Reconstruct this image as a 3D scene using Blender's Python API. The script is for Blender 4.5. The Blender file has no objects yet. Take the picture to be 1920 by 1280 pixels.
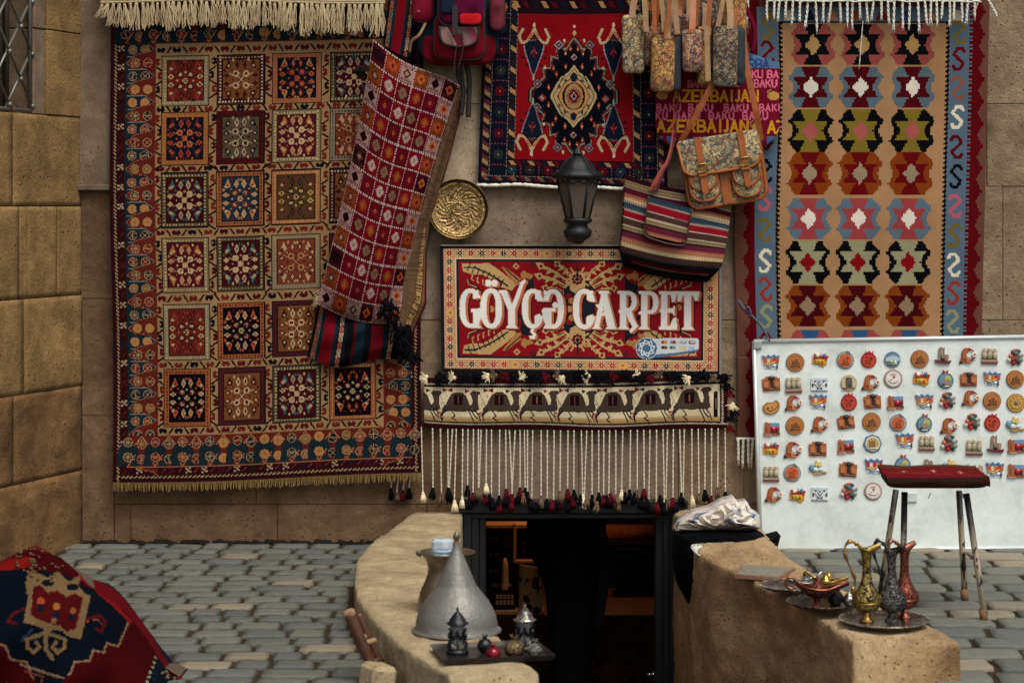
import bpy, math, random
import numpy as np
from mathutils import Vector, Matrix
R = random.Random(7)
NR = np.random.RandomState(11)
sc = bpy.context.scene
COL = sc.collection
PI = math.pi

# ------------------------------------------------------------------ camera, sky, sun, exposure
F, HZ, DW, CH = 4000.0, 390.0, 8.51, 1.34      # focal length (px of a 1920 frame), horizon row, distance to wall, eye height
cam = bpy.data.cameras.new('camera')
camo = bpy.data.objects.new('camera', cam)
COL.objects.link(camo)
camo.location = (0, -DW, CH)
camo.rotation_euler = (PI / 2, 0, 0)
cam.sensor_width = 36
cam.lens = F / 1920 * 36
cam.shift_y = -(640 - HZ) / 1920
cam.clip_start = .1
cam.clip_end = 500
cam.dof.use_dof = True
cam.dof.focus_distance = 8.4
cam.dof.aperture_fstop = 5.0
sc.camera = camo

world = bpy.data.worlds.new('World')
sc.world = world
world.use_nodes = True
wn = world.node_tree
wn.nodes.clear()
sky = wn.nodes.new('ShaderNodeTexSky')
sky.sky_type = 'NISHITA'
sky.sun_disc = False
SUN_EL, SUN_AZ = math.radians(58), math.radians(152)
sky.sun_elevation = SUN_EL
sky.sun_rotation = SUN_AZ
sky.dust_density = 4.0
sky.air_density = 0.8
sky.ozone_density = 1.0
bg = wn.nodes.new('ShaderNodeBackground')
bg.inputs['Strength'].default_value = 0.11
wo = wn.nodes.new('ShaderNodeOutputWorld')
hs = wn.nodes.new('ShaderNodeHueSaturation')      # thin overcast: the blue is washed out
hs.inputs['Saturation'].default_value = .45
wn.links.new(sky.outputs[0], hs.inputs['Color'])
wn.links.new(hs.outputs[0], bg.inputs[0])
wn.links.new(bg.outputs[0], wo.inputs[0])
sun = bpy.data.lights.new('sun', 'SUN')
sun.energy = 1.4
sun.angle = math.radians(28)
sun.color = (1.0, .93, .82)
suno = bpy.data.objects.new('sun', sun)
COL.objects.link(suno)
sdir = Vector((math.sin(SUN_AZ) * math.cos(SUN_EL), math.cos(SUN_AZ) * math.cos(SUN_EL), math.sin(SUN_EL)))
suno.rotation_euler = sdir.to_track_quat('Z', 'Y').to_euler()
suno.location = (2, -6, 8)
sc.view_settings.view_transform = 'Standard'
sc.view_settings.look = 'None'
sc.view_settings.gamma = 1
sc.view_settings.use_curve_mapping = False
sc.view_settings.exposure = 0.38

# ------------------------------------------------------------------ helpers
def s2l(v):
    return v / 12.92 if v <= .04045 else ((v + .055) / 1.055) ** 2.4
KEXP = 0.78
def C(h, k=1.0):
    h = h.lstrip('#')
    v = [s2l(int(h[i:i + 2], 16) / 255) / KEXP * k for i in (0, 2, 4)]
    g = .3 * v[0] + .6 * v[1] + .1 * v[2]
    return tuple(min(.88, x) for x in v)

def W(px, py, d=0.0):
    """a place d metres in front of the shop wall, given by its picture row and column"""
    z = DW - d
    return Vector(((px - 960) * z / F, -d, CH - (py - HZ) * z / F))
def G(px, py, h=0.0):
    """a place on the level plane at height h"""
    z = F * (CH - h) / (py - HZ)
    return Vector(((px - 960) * z / F, z - DW, h))
def PXM(d=0.0):
    return (DW - d) / F

def new_mat(name):
    m = bpy.data.materials.new(name)
    m.use_nodes = True
    nt = m.node_tree
    b = nt.nodes['Principled BSDF']
    return m, nt, b
def nd(nt, t, **kw):
    n = nt.nodes.new(t)
    for k, v in kw.items():
        if k in n.inputs: n.inputs[k].default_value = v
        else: setattr(n, k, v)
    return n
def ramp(nt, fac, stops, interp='LINEAR'):
    r = nt.nodes.new('ShaderNodeValToRGB')
    r.color_ramp.interpolation = interp
    e = r.color_ramp.elements
    while len(e) < len(stops): e.new(.5)
    for k, (p, c) in enumerate(stops):
        e[k].position = p
        e[k].color = (*c, 1) if len(c) == 3 else c
    nt.links.new(fac, r.inputs[0])
    return r.outputs[0]
def mixc(nt, fac, a, b, mode='MIX'):
    m = nt.nodes.new('ShaderNodeMix')
    m.data_type = 'RGBA'
    m.blend_type = mode
    if isinstance(fac, (int, float)): m.inputs[0].default_value = fac
    else: nt.links.new(fac, m.inputs[0])
    for k, v in ((6, a), (7, b)):
        if isinstance(v, tuple): m.inputs[k].default_value = (*v[:3], 1)
        else: nt.links.new(v, m.inputs[k])
    return m.outputs[2]
def coord(nt, kind='Object', rnd=False):
    t = nt.nodes.new('ShaderNodeTexCoord').outputs[kind]
    if rnd:
        oi = nt.nodes.new('ShaderNodeObjectInfo')
        mu = nt.nodes.new('ShaderNodeVectorMath'); mu.operation = 'SCALE'
        nt.links.new(oi.outputs['Location'], mu.inputs[0]); mu.inputs[3].default_value = 7.31
        a = nt.nodes.new('ShaderNodeVectorMath'); a.operation = 'ADD'
        nt.links.new(t, a.inputs[0]); nt.links.new(mu.outputs[0], a.inputs[1])
        t = a.outputs[0]
    return t
def noise(nt, vec, scale, detail=4, rough=.6, dist=0):
    n = nd(nt, 'ShaderNodeTexNoise', Scale=scale, Detail=detail, Roughness=rough, Distortion=dist)
    nt.links.new(vec, n.inputs['Vector'])
    return n
def bump(nt, b, h, strength=.3, dist=.005):
    n = nd(nt, 'ShaderNodeBump', Strength=strength, Distance=dist)
    nt.links.new(h, n.inputs['Height'])
    nt.links.new(n.outputs[0], b.inputs['Normal'])
    return n

MC = {}
def mat(name, col=None, rough=.8, metal=0.0, var=.18, vs=12, bs=0, bscale=90, bdist=.003, sheen=0, spec=.5, rnd=True):
    if name in MC: return MC[name]
    if rough >= .85: spec, sheen = min(spec, .08), 0
    m, nt, b = new_mat(name)
    v = coord(nt, rnd=rnd)
    n = noise(nt, v, vs, 5, .65)
    c = C(col) if isinstance(col, str) else col
    lo = tuple(x * (1 - var) for x in c); hi = tuple(min(.9, x * (1 + var)) for x in c)
    nt.links.new(ramp(nt, n.outputs[0], [(.3, lo), (.7, hi)]), b.inputs['Base Color'])
    b.inputs['Roughness'].default_value = rough
    b.inputs['Metallic'].default_value = metal
    b.inputs['Specular IOR Level'].default_value = spec
    if sheen:
        b.inputs['Sheen Weight'].default_value = sheen
        b.inputs['Sheen Roughness'].default_value = .6
    if bs:
        n2 = noise(nt, v, bscale, 3, .6)
        bump(nt, b, n2.outputs[0], bs, bdist)
    MC[name] = m
    return m

def knot_mat(name, rough=.95, bscale=260, bs=.5, soft=.22, sheen=.04, fold=6):
    """woven wool: each knot carries its own dye colour (attribute), the material adds pile and wear"""
    if name in MC: return MC[name]
    m, nt, b = new_mat(name)
    a = nt.nodes.new('ShaderNodeAttribute'); a.attribute_name = 'dye'
    v = coord(nt)
    n = noise(nt, v, 300, 2, .7)
    n2 = noise(nt, v, 9, 4, .6)
    f1 = ramp(nt, n.outputs[0], [(.3, (1 - soft,) * 3), (.7, (1 + soft * .5,) * 3)])
    f2 = ramp(nt, n2.outputs[0], [(.3, (.84, .84, .86)), (.7, (1.06, 1.04, 1.0))])
    c = mixc(nt, 1.0, a.outputs['Color'], f1, 'MULTIPLY')
    c = mixc(nt, 1.0, c, f2, 'MULTIPLY')
    nt.links.new(c, b.inputs['Base Color'])
    b.inputs['Roughness'].default_value = rough
    b.inputs['Specular IOR Level'].default_value = .04
    b.inputs['Sheen Weight'].default_value = 0
    b.inputs['Sheen Roughness'].default_value = .7
    n3 = noise(nt, v, bscale, 2, .7)
    bump(nt, b, n3.outputs[0], bs, .003)
    MC[name] = m
    return m

# ---- mesh builder
class MB:
    def __init__(s): s.v = []; s.f = []; s.m = []; s.cur = 0; s.sm = []; s.smooth = True
    def add(s, vs, fs):
        o = len(s.v)
        s.v.extend([tuple(p) for p in vs])
        for f in fs:
            s.f.append([i + o for i in f]); s.m.append(s.cur); s.sm.append(s.smooth)
    def box(s, c, h, rot=None, bev=0.0):
        sm = s.smooth; s.smooth = False
        c = Vector(c); hx, hy, hz = h
        if bev <= 0:
            vs = [Vector((x * hx, y * hy, z * hz)) for x in (-1, 1) for y in (-1, 1) for z in (-1, 1)]
            fs = [(0, 1, 3, 2), (4, 6, 7, 5), (0, 4, 5, 1), (2, 3, 7, 6), (0, 2, 6, 4), (1, 5, 7, 3)]
        else:
            b = min(bev, hx * .9, hy * .9, hz * .9)
            vs = []; idx = {}
            for x in (-1, 1):
                for y in (-1, 1):
                    for z in (-1, 1):
                        for ax in range(3):
                            p = [x * (hx - b), y * (hy - b), z * (hz - b)]
                            p[ax] = (x * hx, y * hy, z * hz)[ax]
                            idx[(x, y, z, ax)] = len(vs); vs.append(Vector(p))
            fs = []
            for ax in range(3):
                o = [a for a in range(3) if a != ax]
                for sg in (-1, 1):
                    q = []
                    for s1, s2 in ((-1, -1), (1, -1), (1, 1), (-1, 1)):
                        k = [0, 0, 0]; k[ax] = sg; k[o[0]] = s1; k[o[1]] = s2
                        q.append(idx[(k[0], k[1], k[2], ax)])
                    fs.append(q if (sg > 0) == (ax != 1) else q[::-1])
            for ax in range(3):
                o = [a for a in range(3) if a != ax]
                for s1 in (-1, 1):
                    for s2 in (-1, 1):
                        q = []
                        for e, a in ((-1, o[0]), (1, o[0]), (1, o[1]), (-1, o[1])):
                            k = [0, 0, 0]; k[ax] = e; k[o[0]] = s1; k[o[1]] = s2
                            q.append(idx[(k[0], k[1], k[2], a)])
                        n = (vs[q[1]] - vs[q[0]]).cross(vs[q[2]] - vs[q[0]])
                        cc = sum((vs[i] for i in q), Vector()) / 4
                        fs.append(q if n.dot(cc) > 0 else q[::-1])
            for x in (-1, 1):
                for y in (-1, 1):
                    for z in (-1, 1):
                        q = [idx[(x, y, z, a)] for a in range(3)]
                        n = (vs[q[1]] - vs[q[0]]).cross(vs[q[2]] - vs[q[0]])
                        fs.append(q if n.dot(vs[q[0]]) > 0 else q[::-1])
        if rot is not None: vs = [rot @ p for p in vs]
        s.add([p + c for p in vs], fs)
        s.smooth = sm
    def tube(s, pts, r, n=8, closed=False, flat=1.0, cap=True):
        pts = [Vector(p) for p in pts]; m = len(pts)
        rr = r if callable(r) else (lambda t: r)
        vs = []; up = None
        for i, p in enumerate(pts):
            a = pts[(i + 1) % m] if (closed or i < m - 1) else p
            b = pts[i - 1] if (closed or i > 0) else p
            t = (a - b).normalized() if (a - b).length > 1e-9 else Vector((0, 0, 1))
            if up is None:
                up = Vector((0, -1, 0)) if abs(t.y) < .9 else Vector((1, 0, 0))
            e1 = t.cross(up)
            if e1.length < 1e-6: e1 = t.orthogonal()
            e1.normalize(); e2 = e1.cross(t).normalized(); up = e2
            q = rr(i / max(1, m - 1))
            for k in range(n):
                an = 2 * PI * k / n
                vs.append(p + e1 * math.cos(an) * q + e2 * math.sin(an) * q * flat)
        fs = []
        for i in range(m if closed else m - 1):
            j = (i + 1) % m
            for k in range(n):
                l = (k + 1) % n
                fs.append((i * n + k, i * n + l, j * n + l, j * n + k))
        if not closed and cap:
            fs.append(tuple(range(n))[::-1]); fs.append(tuple((m - 1) * n + k for k in range(n)))
        s.add(vs, fs)
    def lathe(s, prof, n=32, c=(0, 0, 0), wob=None, rot=None, arc=None):
        vs = []; c = Vector(c)
        for (r, z) in prof:
            for k in range(n):
                a = 2 * PI * k / n
                q = max(r, 1e-5) * (wob(a, z) if wob else 1)
                p = Vector((q * math.cos(a), q * math.sin(a), z))
                if rot is not None: p = rot @ p
                vs.append(p + c)
        fs = []
        for i in range(len(prof) - 1):
            for k in range(n):
                l = (k + 1) % n
                fs.append((i * n + k, i * n + l, (i + 1) * n + l, (i + 1) * n + k))
        s.add(vs, fs)
    def blob(s, c, r, e=.5, nu=20, nv=12, rot=None, warp=None):
        """superellipsoid; e: 1 round, .2 boxy"""
        c = Vector(c); vs = []
        pw = lambda x, e: math.copysign(abs(x) ** e, x)
        for j in range(nv + 1):
            ph = -PI / 2 + PI * j / nv
            for i in range(nu):
                th = 2 * PI * i / nu
                p = Vector((r[0] * pw(math.cos(ph), e) * pw(math.cos(th), e),
                            r[1] * pw(math.cos(ph), e) * pw(math.sin(th), e),
                            r[2] * pw(math.sin(ph), e)))
                if warp: p = warp(p)
                if rot is not None: p = rot @ p
                vs.append(p + c)
        fs = []
        for j in range(nv):
            for i in range(nu):
                l = (i + 1) % nu
                fs.append((j * nu + i, j * nu + l, (j + 1) * nu + l, (j + 1) * nu + i))
        s.add(vs, fs)
    def plate(s, poly, off, y0=None):
        """prism: 3D outline polygon (ccw seen from the camera) and a vector to its back"""
        n = len(poly); poly = [Vector(p) for p in poly]; off = Vector(off)
        vs = poly + [p + off for p in poly]
        sm = s.smooth; s.smooth = False
        s.add(vs, [tuple(range(n)), tuple(range(2 * n - 1, n - 1, -1))] + [(i, i + n, (i + 1) % n + n, (i + 1) % n) for i in range(n)])
        s.smooth = sm
    def loft(s, rings, closed=True, caps=True):
        n = len(rings[0]); vs = [p for r in rings for p in r]; fs = []
        for i in range(len(rings) - 1):
            for k in range(n if closed else n - 1):
                l = (k + 1) % n
                fs.append((i * n + k, i * n + l, (i + 1) * n + l, (i + 1) * n + k))
        if caps and closed:
            fs.append(tuple(range(n))[::-1]); fs.append(tuple((len(rings) - 1) * n + k for k in range(n)))
        s.add(vs, fs)
    def build(s, name, mats, parent=None, local=False, link=True):
        me = bpy.data.meshes.new(name)
        o3 = Vector((0, 0, 0)) if (local or parent is None) else wloc(parent)
        me.from_pydata([(p[0] - o3.x, p[1] - o3.y, p[2] - o3.z) for p in s.v], [], s.f)
        if not isinstance(mats, (list, tuple)): mats = [mats]
        for m in mats: me.materials.append(m)
        me.polygons.foreach_set('material_index', s.m)
        me.polygons.foreach_set('use_smooth', s.sm)
        me.update()
        return link_obj(name, me, parent)

def wloc(o):
    v = o.location.copy()
    while o.parent: o = o.parent; v += o.location
    return v
def link_obj(name, me, parent=None):
    o = bpy.data.objects.new(name, me)
    COL.objects.link(o)
    if parent: o.parent = parent
    return o
def thing(name, label, cat, loc=(0, 0, 0), group=None):
    o = bpy.data.objects.new(name, None)
    COL.objects.link(o)
    o.location = loc
    o.empty_display_size = .05
    return tag(o, label, cat, group)
def tag(o, label=None, cat=None, group=None, kind=None):
    if label: o['label'] = label
    if cat: o['category'] = cat
    if group: o['group'] = group
    if kind: o['kind'] = kind
    return o
def copy_tree(o, parent=None):
    c = o.copy(); COL.objects.link(c)
    if parent: c.parent = parent
    for ch in list(o.children): copy_tree(ch, c)
    return c

# ---- knotted canvas: a grid of woven knots, drawn in photo-pixel units
class Canvas:
    def __init__(s, x0, y0, x1, y1, u=2.0, base='#000000'):
        s.x0, s.y0, s.u = x0, y0, u
        s.w = int(round((x1 - x0) / u)); s.h = int(round((y1 - y0) / u))
        s.a = np.zeros((s.h, s.w, 3), np.float32); s.a[:] = C(base)
        s.mask = None; s.q = 0
    def _bb(s, x0, y0, x1, y1):
        i0 = max(0, int((x0 - s.x0) / s.u) - 1); i1 = min(s.w, int((x1 - s.x0) / s.u) + 2)
        j0 = max(0, int((y0 - s.y0) / s.u) - 1); j1 = min(s.h, int((y1 - s.y0) / s.u) + 2)
        if i0 >= i1 or j0 >= j1: return None
        X = s.x0 + (np.arange(i0, i1) + .5) * s.u; Y = s.y0 + (np.arange(j0, j1) + .5) * s.u
        if s.q:
            X = (np.floor(X / s.q) + .5) * s.q; Y = (np.floor(Y / s.q) + .5) * s.q
        X, Y = np.meshgrid(X, Y)
        return (slice(j0, j1), slice(i0, i1)), X, Y
    def put(s, sl, m, c):
        s.a[sl][m] = C(c) if isinstance(c, str) else c
    def rect(s, x0, y0, x1, y1, c):
        b = s._bb(x0, y0, x1, y1)
        if b: s.put(b[0], (b[1] >= x0) & (b[1] < x1) & (b[2] >= y0) & (b[2] < y1), c)
    def inside(s, pts, X, Y):
        m = np.zeros(X.shape, bool); n = len(pts)
        for i in range(n):
            xa, ya = pts[i]; xb, yb = pts[(i + 1) % n]
            if ya == yb: continue
            cnd = ((ya > Y) != (yb > Y)) & (X < (xb - xa) * (Y - ya) / (yb - ya) + xa)
            m ^= cnd
        return m
    def poly(s, pts, c):
        xs = [p[0] for p in pts]; ys = [p[1] for p in pts]
        b = s._bb(min(xs), min(ys), max(xs), max(ys))
        if b: s.put(b[0], s.inside(pts, b[1], b[2]), c)
    def disc(s, cx, cy, r, c, ry=None, r0=0):
        ry = ry or r
        b = s._bb(cx - r, cy - ry, cx + r, cy + ry)
        if b:
            q = ((b[1] - cx) / r) ** 2 + ((b[2] - cy) / ry) ** 2
            s.put(b[0], (q <= 1) & (q >= (r0 / r) ** 2), c)
    def dia(s, cx, cy, r, c, ry=None):
        ry = ry or r
        b = s._bb(cx - r, cy - ry, cx + r, cy + ry)
        if b: s.put(b[0], np.abs(b[1] - cx) / r + np.abs(b[2] - cy) / ry <= 1, c)
    def line(s, pts, w, c):
        for (xa, ya), (xb, yb) in zip(pts[:-1], pts[1:]):
            b = s._bb(min(xa, xb) - w, min(ya, yb) - w, max(xa, xb) + w, max(ya, yb) + w)
            if not b: continue
            dx, dy = xb - xa, yb - ya; L = dx * dx + dy * dy + 1e-9
            t = np.clip(((b[1] - xa) * dx + (b[2] - ya) * dy) / L, 0, 1)
            s.put(b[0], (b[1] - xa - t * dx) ** 2 + (b[2] - ya - t * dy) ** 2 <= (w / 2) ** 2, c)
    def text(s, x, y, h, st, w, c, adv=.78, kx=.62):
        """stroke lettering, x,y: top left of the first letter"""
        for ch in st:
            for stv in GLY.get(ch, []):
                s.line([(x + p[0] * h * kx, y + p[1] * h) for p in stv], w, c)
            x += h * (adv if ch not in 'IJ ' else adv * .62)
        return x
def arc(cx, cy, rx, ry, a0, a1, n=10):
    return [(cx + rx * math.cos(math.radians(a0 + (a1 - a0) * i / n)), cy + ry * math.sin(math.radians(a0 + (a1 - a0) * i / n))) for i in range(n + 1)]
GLY = {
    'A': [[(0, 1), (.5, 0), (1, 1)], [(.2, .66), (.8, .66)]],
    'Z': [[(0, 0), (1, 0), (0, 1), (1, 1)]],
    'E': [[(1, 0), (0, 0), (0, 1), (1, 1)], [(0, .5), (.85, .5)]],
    'R': [[(0, 1), (0, 0), (.7, 0), (1, .15), (1, .38), (.7, .52), (0, .52)], [(.5, .52), (1, 1)]],
    'B': [[(0, 0), (0, 1), (.7, 1), (1, .85), (1, .65), (.7, .5), (0, .5)], [(0, 0), (.65, 0), (.9, .12), (.9, .38), (.7, .5)]],
    'I': [[(.3, 0), (.3, 1)]],
    'J': [[(.45, 0), (.45, .8), (.25, 1), (0, .9)]],
    'N': [[(0, 1), (0, 0), (1, 1), (1, 0)]],
    'K': [[(0, 0), (0, 1)], [(1, 0), (.05, .55)], [(.35, .42), (1, 1)]],
    'U': [[(0, 0), (0, .75), (.25, 1), (.75, 1), (1, .75), (1, 0)]],
    'V': [[(0, 0), (.5, 1), (1, 0)]],
    'S': [[(1, .1), (.6, 0), (.2, .05), (.05, .25), (.3, .45), (.75, .55), (.95, .75), (.7, .97), (.3, 1), (0, .88)]],
    ' ': [],
}

def grid_cloth(name, cv, pos, mats, parent, thick=.006, back='ngon', toff=(0, 1, 0), attr=True):
    """one sheet of knots shaped by pos(U,V) (V down), closed with a rim and a back"""
    h, w = cv.a.shape[:2]
    U, V = np.meshgrid(np.linspace(0, 1, w + 1), np.linspace(0, 1, h + 1))
    P = pos(U, V)
    vs = np.stack([np.broadcast_to(p, U.shape) for p in P], -1).reshape(-1, 3).astype(np.float64)
    idx = np.arange((h + 1) * (w + 1)).reshape(h + 1, w + 1)
    q = np.stack([idx[:-1, :-1], idx[1:, :-1], idx[1:, 1:], idx[:-1, 1:]], -1)
    lm_ = cv.a.mean(-1, keepdims=True)
    colr = np.clip(cv.a * .93 + lm_ * .05, 0, 1) ** 1.14      # dyes slightly muted, dark tones deepened for contrast
    off = np.array(toff) * thick
    n0 = len(vs)
    if cv.mask is None:
        faces = q.reshape(-1, 4); fc = colr.reshape(-1, 3)
        loop = np.concatenate([idx[0, :], idx[1:, -1], idx[-1, ::-1][1:], idx[::-1, 0][1:-1]])
        bv = vs[loop] + off
        L = len(loop)
        bi = n0 + np.arange(L)
        nx = np.roll(np.arange(L), -1)
        rim = np.stack([loop, loop[nx], bi[nx], bi], -1)
        lf = np.concatenate([idx[0, :-1] * 0 + np.arange(w), np.arange(h) * w + w - 1, (h - 1) * w + np.arange(w)[::-1], (np.arange(h) * w)[::-1]])
        rc = fc[lf]
        ri = np.unique(np.append(np.arange(0, h + 1, 8), h)); ci = np.unique(np.append(np.arange(0, w + 1, 8), w))
        sub = idx[np.ix_(ri, ci)]
        kv = vs[sub.ravel()] + off
        ki = (n0 + L + np.arange(sub.size)).reshape(sub.shape)
        bk = np.stack([ki[:-1, :-1], ki[:-1, 1:], ki[1:, 1:], ki[1:, :-1]], -1).reshape(-1, 4)
        vs = np.concatenate([vs, bv, kv])
        allf = np.concatenate([faces, rim, bk]); ac = np.concatenate([fc, rc, np.tile(np.array([[.12, .09, .07]]), (len(bk), 1))])
        extra = None
    else:
        m = cv.mask
        faces = q[m]; fc = colr[m]
        vs = np.concatenate([vs, vs + off])
        backf = faces[:, ::-1] + n0
        e = np.concatenate([faces[:, [0, 1]], faces[:, [1, 2]], faces[:, [2, 3]], faces[:, [3, 0]]])
        ec = np.concatenate([fc] * 4)
        key = e.min(1).astype(np.int64) * 10000000 + e.max(1)
        _, inv, cnt = np.unique(key, return_inverse=True, return_counts=True)
        be = cnt[inv] == 1
        e = e[be]; ec = ec[be]
        rim = np.stack([e[:, 1], e[:, 0], e[:, 0] + n0, e[:, 1] + n0], -1)
        allf = np.concatenate([faces, backf, rim]); ac = np.concatenate([fc, fc, ec])
        used, inv2 = np.unique(allf, return_inverse=True)
        vs = vs[used]; allf = inv2.reshape(allf.shape); extra = None
    me = bpy.data.meshes.new(name)
    o3 = np.array(wloc(parent)) if parent else np.zeros(3)
    vs = vs - o3
    nf = len(allf); ne = 0 if extra is None else len(extra)
    me.vertices.add(len(vs)); me.vertices.foreach_set('co', vs.ravel().astype(np.float32))
    loops = allf.ravel()
    starts = np.arange(nf) * 4; tot = np.full(nf, 4)
    if ne:
        loops = np.concatenate([loops, extra]); starts = np.append(starts, nf * 4); tot = np.append(tot, ne)
        ac = np.concatenate([ac, [[.12, .09, .07]]])
    me.loops.add(len(loops)); me.loops.foreach_set('vertex_index', loops.astype(np.int32))
    me.polygons.add(len(starts)); me.polygons.foreach_set('loop_start', starts.astype(np.int32))
    try: me.polygons.foreach_set('loop_total', tot.astype(np.int32))
    except Exception: pass
    if not isinstance(mats, (list, tuple)): mats = [mats]
    for mm in mats: me.materials.append(mm)
    me.update(calc_edges=True)
    sm = np.ones(len(starts), bool); sm[len(faces):] = False
    me.polygons.foreach_set('use_smooth', sm)
    at = me.attributes.new('dye', 'FLOAT_COLOR', 'FACE')
    buf = np.ones((len(starts), 4), np.float32); buf[:, :3] = ac
    at.data.foreach_set('color', buf.ravel())
    me.validate()
    return link_obj(name, me, parent)

def warp_quad(tl, tr, br, bl, d, dz=None, ex=None):
    """a sheet spanning four picture corners at distance d; dz(U,V) extra distance, ex(U,V) extra (px,py)"""
    def f(U, V):
        px = (tl[0] * (1 - U) + tr[0] * U) * (1 - V) + (bl[0] * (1 - U) + br[0] * U) * V
        py = (tl[1] * (1 - U) + tr[1] * U) * (1 - V) + (bl[1] * (1 - U) + br[1] * U) * V
        if ex:
            a, b = ex(U, V); px = px + a; py = py + b
        dd = d + (dz(U, V) if dz else 0)
        z = DW - dd
        return (px - 960) * z / F, -dd, CH - (py - HZ) * z / F
    return f

def vnoise(seed, n=6):
    r = np.random.RandomState(seed)
    k = [(r.uniform(2, 14), r.uniform(2, 14), r.uniform(0, 7), r.uniform(.3, 1)) for _ in range(n)]
    def f(U, V):
        t = 0
        for a, b, p, g in k: t = t + g * np.sin(a * U + b * V + p) / (1 + .15 * (a + b))
        return t
    return f
from mathutils import noise as mn
def fbm(p, s, o=4):
    return mn.fractal(Vector(p) * s, 1.0, 2.0, o)

# ------------------------------------------------------------------ stone materials
def stone_mat(name, base, dark, light, pit=.5, ydrawn=None, scale=1.0):
    m, nt, b = new_mat(name)
    v = coord(nt, rnd=True)
    if ydrawn:
        mp0 = nt.nodes.new('ShaderNodeMapping'); mp0.inputs['Scale'].default_value = (1, ydrawn, 1); nt.links.new(v, mp0.inputs[0]); v = mp0.outputs[0]
    n1 = noise(nt, v, 3.4 * scale, 8, .7, .8)
    n2 = noise(nt, v, 14 * scale, 5, .7)
    n3 = noise(nt, v, 90 * scale, 3, .7)
    c = ramp(nt, n1.outputs[0], [(.25, C(dark)), (.5, C(base)), (.75, C(light))])
    c = mixc(nt, 1, c, ramp(nt, n2.outputs[0], [(.3, (.70, .68, .66)), (.7, (1.2, 1.18, 1.15))]), 'MULTIPLY')
    c = mixc(nt, 1, c, ramp(nt, n3.outputs[0], [(.3, (.86, .85, .84)), (.7, (1.10, 1.10, 1.10))]), 'MULTIPLY')
    oi = nt.nodes.new('ShaderNodeObjectInfo')
    c = mixc(nt, 1, c, ramp(nt, oi.outputs['Random'], [(0, (.93, .92, .91)), (1, (1.06, 1.06, 1.07))]), 'MULTIPLY')
    vo = nd(nt, 'ShaderNodeTexVoronoi', Scale=46 * scale); nt.links.new(v, vo.inputs['Vector'])
    n4 = noise(nt, v, 5 * scale, 2)
    pm = nt.nodes.new('ShaderNodeMath'); pm.operation = 'SUBTRACT'
    nt.links.new(vo.outputs['Distance'], pm.inputs[0]); nt.links.new(n4.outputs[0], pm.inputs[1])
    pits = ramp(nt, pm.outputs[0], [(-.0, (0, 0, 0)), (.0 + .02, (0, 0, 0)), (.12, (1, 1, 1))]) if False else ramp(nt, vo.outputs['Distance'], [(.1, (0, 0, 0)), (.2, (1, 1, 1))])
    pitm = nt.nodes.new('ShaderNodeMix'); pitm.data_type = 'FLOAT'
    gate = ramp(nt, noise(nt, v, 7 * scale, 3).outputs[0], [(.44, (0, 0, 0)), (.56, (1, 1, 1))])
    pc = mixc(nt, gate, (1, 1, 1), pits)
    c = mixc(nt, 1, c, mixc(nt, 1, pc, (.35, .35, .35), 'LIGHTEN'), 'MULTIPLY')
    nt.links.new(c, b.inputs['Base Color'])
    b.inputs['Roughness'].default_value = .92
    b.inputs['Specular IOR Level'].default_value = .25
    h = mixc(nt, .5, n2.outputs[0], n3.outputs[0])
    h = mixc(nt, 1, h, pc, 'MULTIPLY')
    bump(nt, b, h, pit, .012)
    return m
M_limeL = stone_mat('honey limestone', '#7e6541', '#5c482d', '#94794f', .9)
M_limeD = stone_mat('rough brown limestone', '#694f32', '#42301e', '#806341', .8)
M_wallT = stone_mat('tan limestone', '#7f6e58', '#604f3d', '#96856d', .8)
M_wallG = stone_mat('greyish limestone', '#786a5a', '#5f5446', '#8a7c6a', .5)
M_wallB = stone_mat('brown weathered limestone', '#614c37', '#47382a', '#786049', .6)
M_pil = stone_mat('smooth grey plaster', '#6a5c4b', '#584a3b', '#7b6c5a', .3)
M_pale = stone_mat('pale plaster', '#a89a80', '#948469', '#b8ab93', .3)
M_mort = mat('dark mortar', '#5f5040', .95, bs=.6, bscale=60, bdist=.01)
M_ledge = stone_mat('sandy worn ledge stone', '#9a8b6f', '#7b6b52', '#b0a285', 1.0, scale=1.4)
M_ledgeD = None

def stain_ledge():
    m = stone_mat('stained ledge stone', '#a08a68', '#78614a', '#b5a183', 1.0, .35, scale=1.3)
    nt = m.node_tree; b = nt.nodes['Principled BSDF']
    src = b.inputs['Base Color'].links[0].from_socket
    tc = nt.nodes.new('ShaderNodeTexCoord')
    mp = nt.nodes.new('ShaderNodeMapping'); mp.inputs['Scale'].default_value = (4, 1.3, 3.0)
    nt.links.new(tc.outputs['Object'], mp.inputs[0])
    n = noise(nt, mp.outputs[0], 1.3, 5, .65, .5)
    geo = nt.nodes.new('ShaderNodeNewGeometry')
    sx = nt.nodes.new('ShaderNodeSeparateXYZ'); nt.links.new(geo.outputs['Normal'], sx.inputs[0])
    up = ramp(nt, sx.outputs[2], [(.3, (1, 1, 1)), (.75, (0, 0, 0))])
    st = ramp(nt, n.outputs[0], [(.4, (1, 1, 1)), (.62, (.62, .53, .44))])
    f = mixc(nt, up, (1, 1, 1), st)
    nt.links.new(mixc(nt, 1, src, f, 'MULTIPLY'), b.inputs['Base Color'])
    return m
M_ledgeS = stain_ledge()

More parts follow.
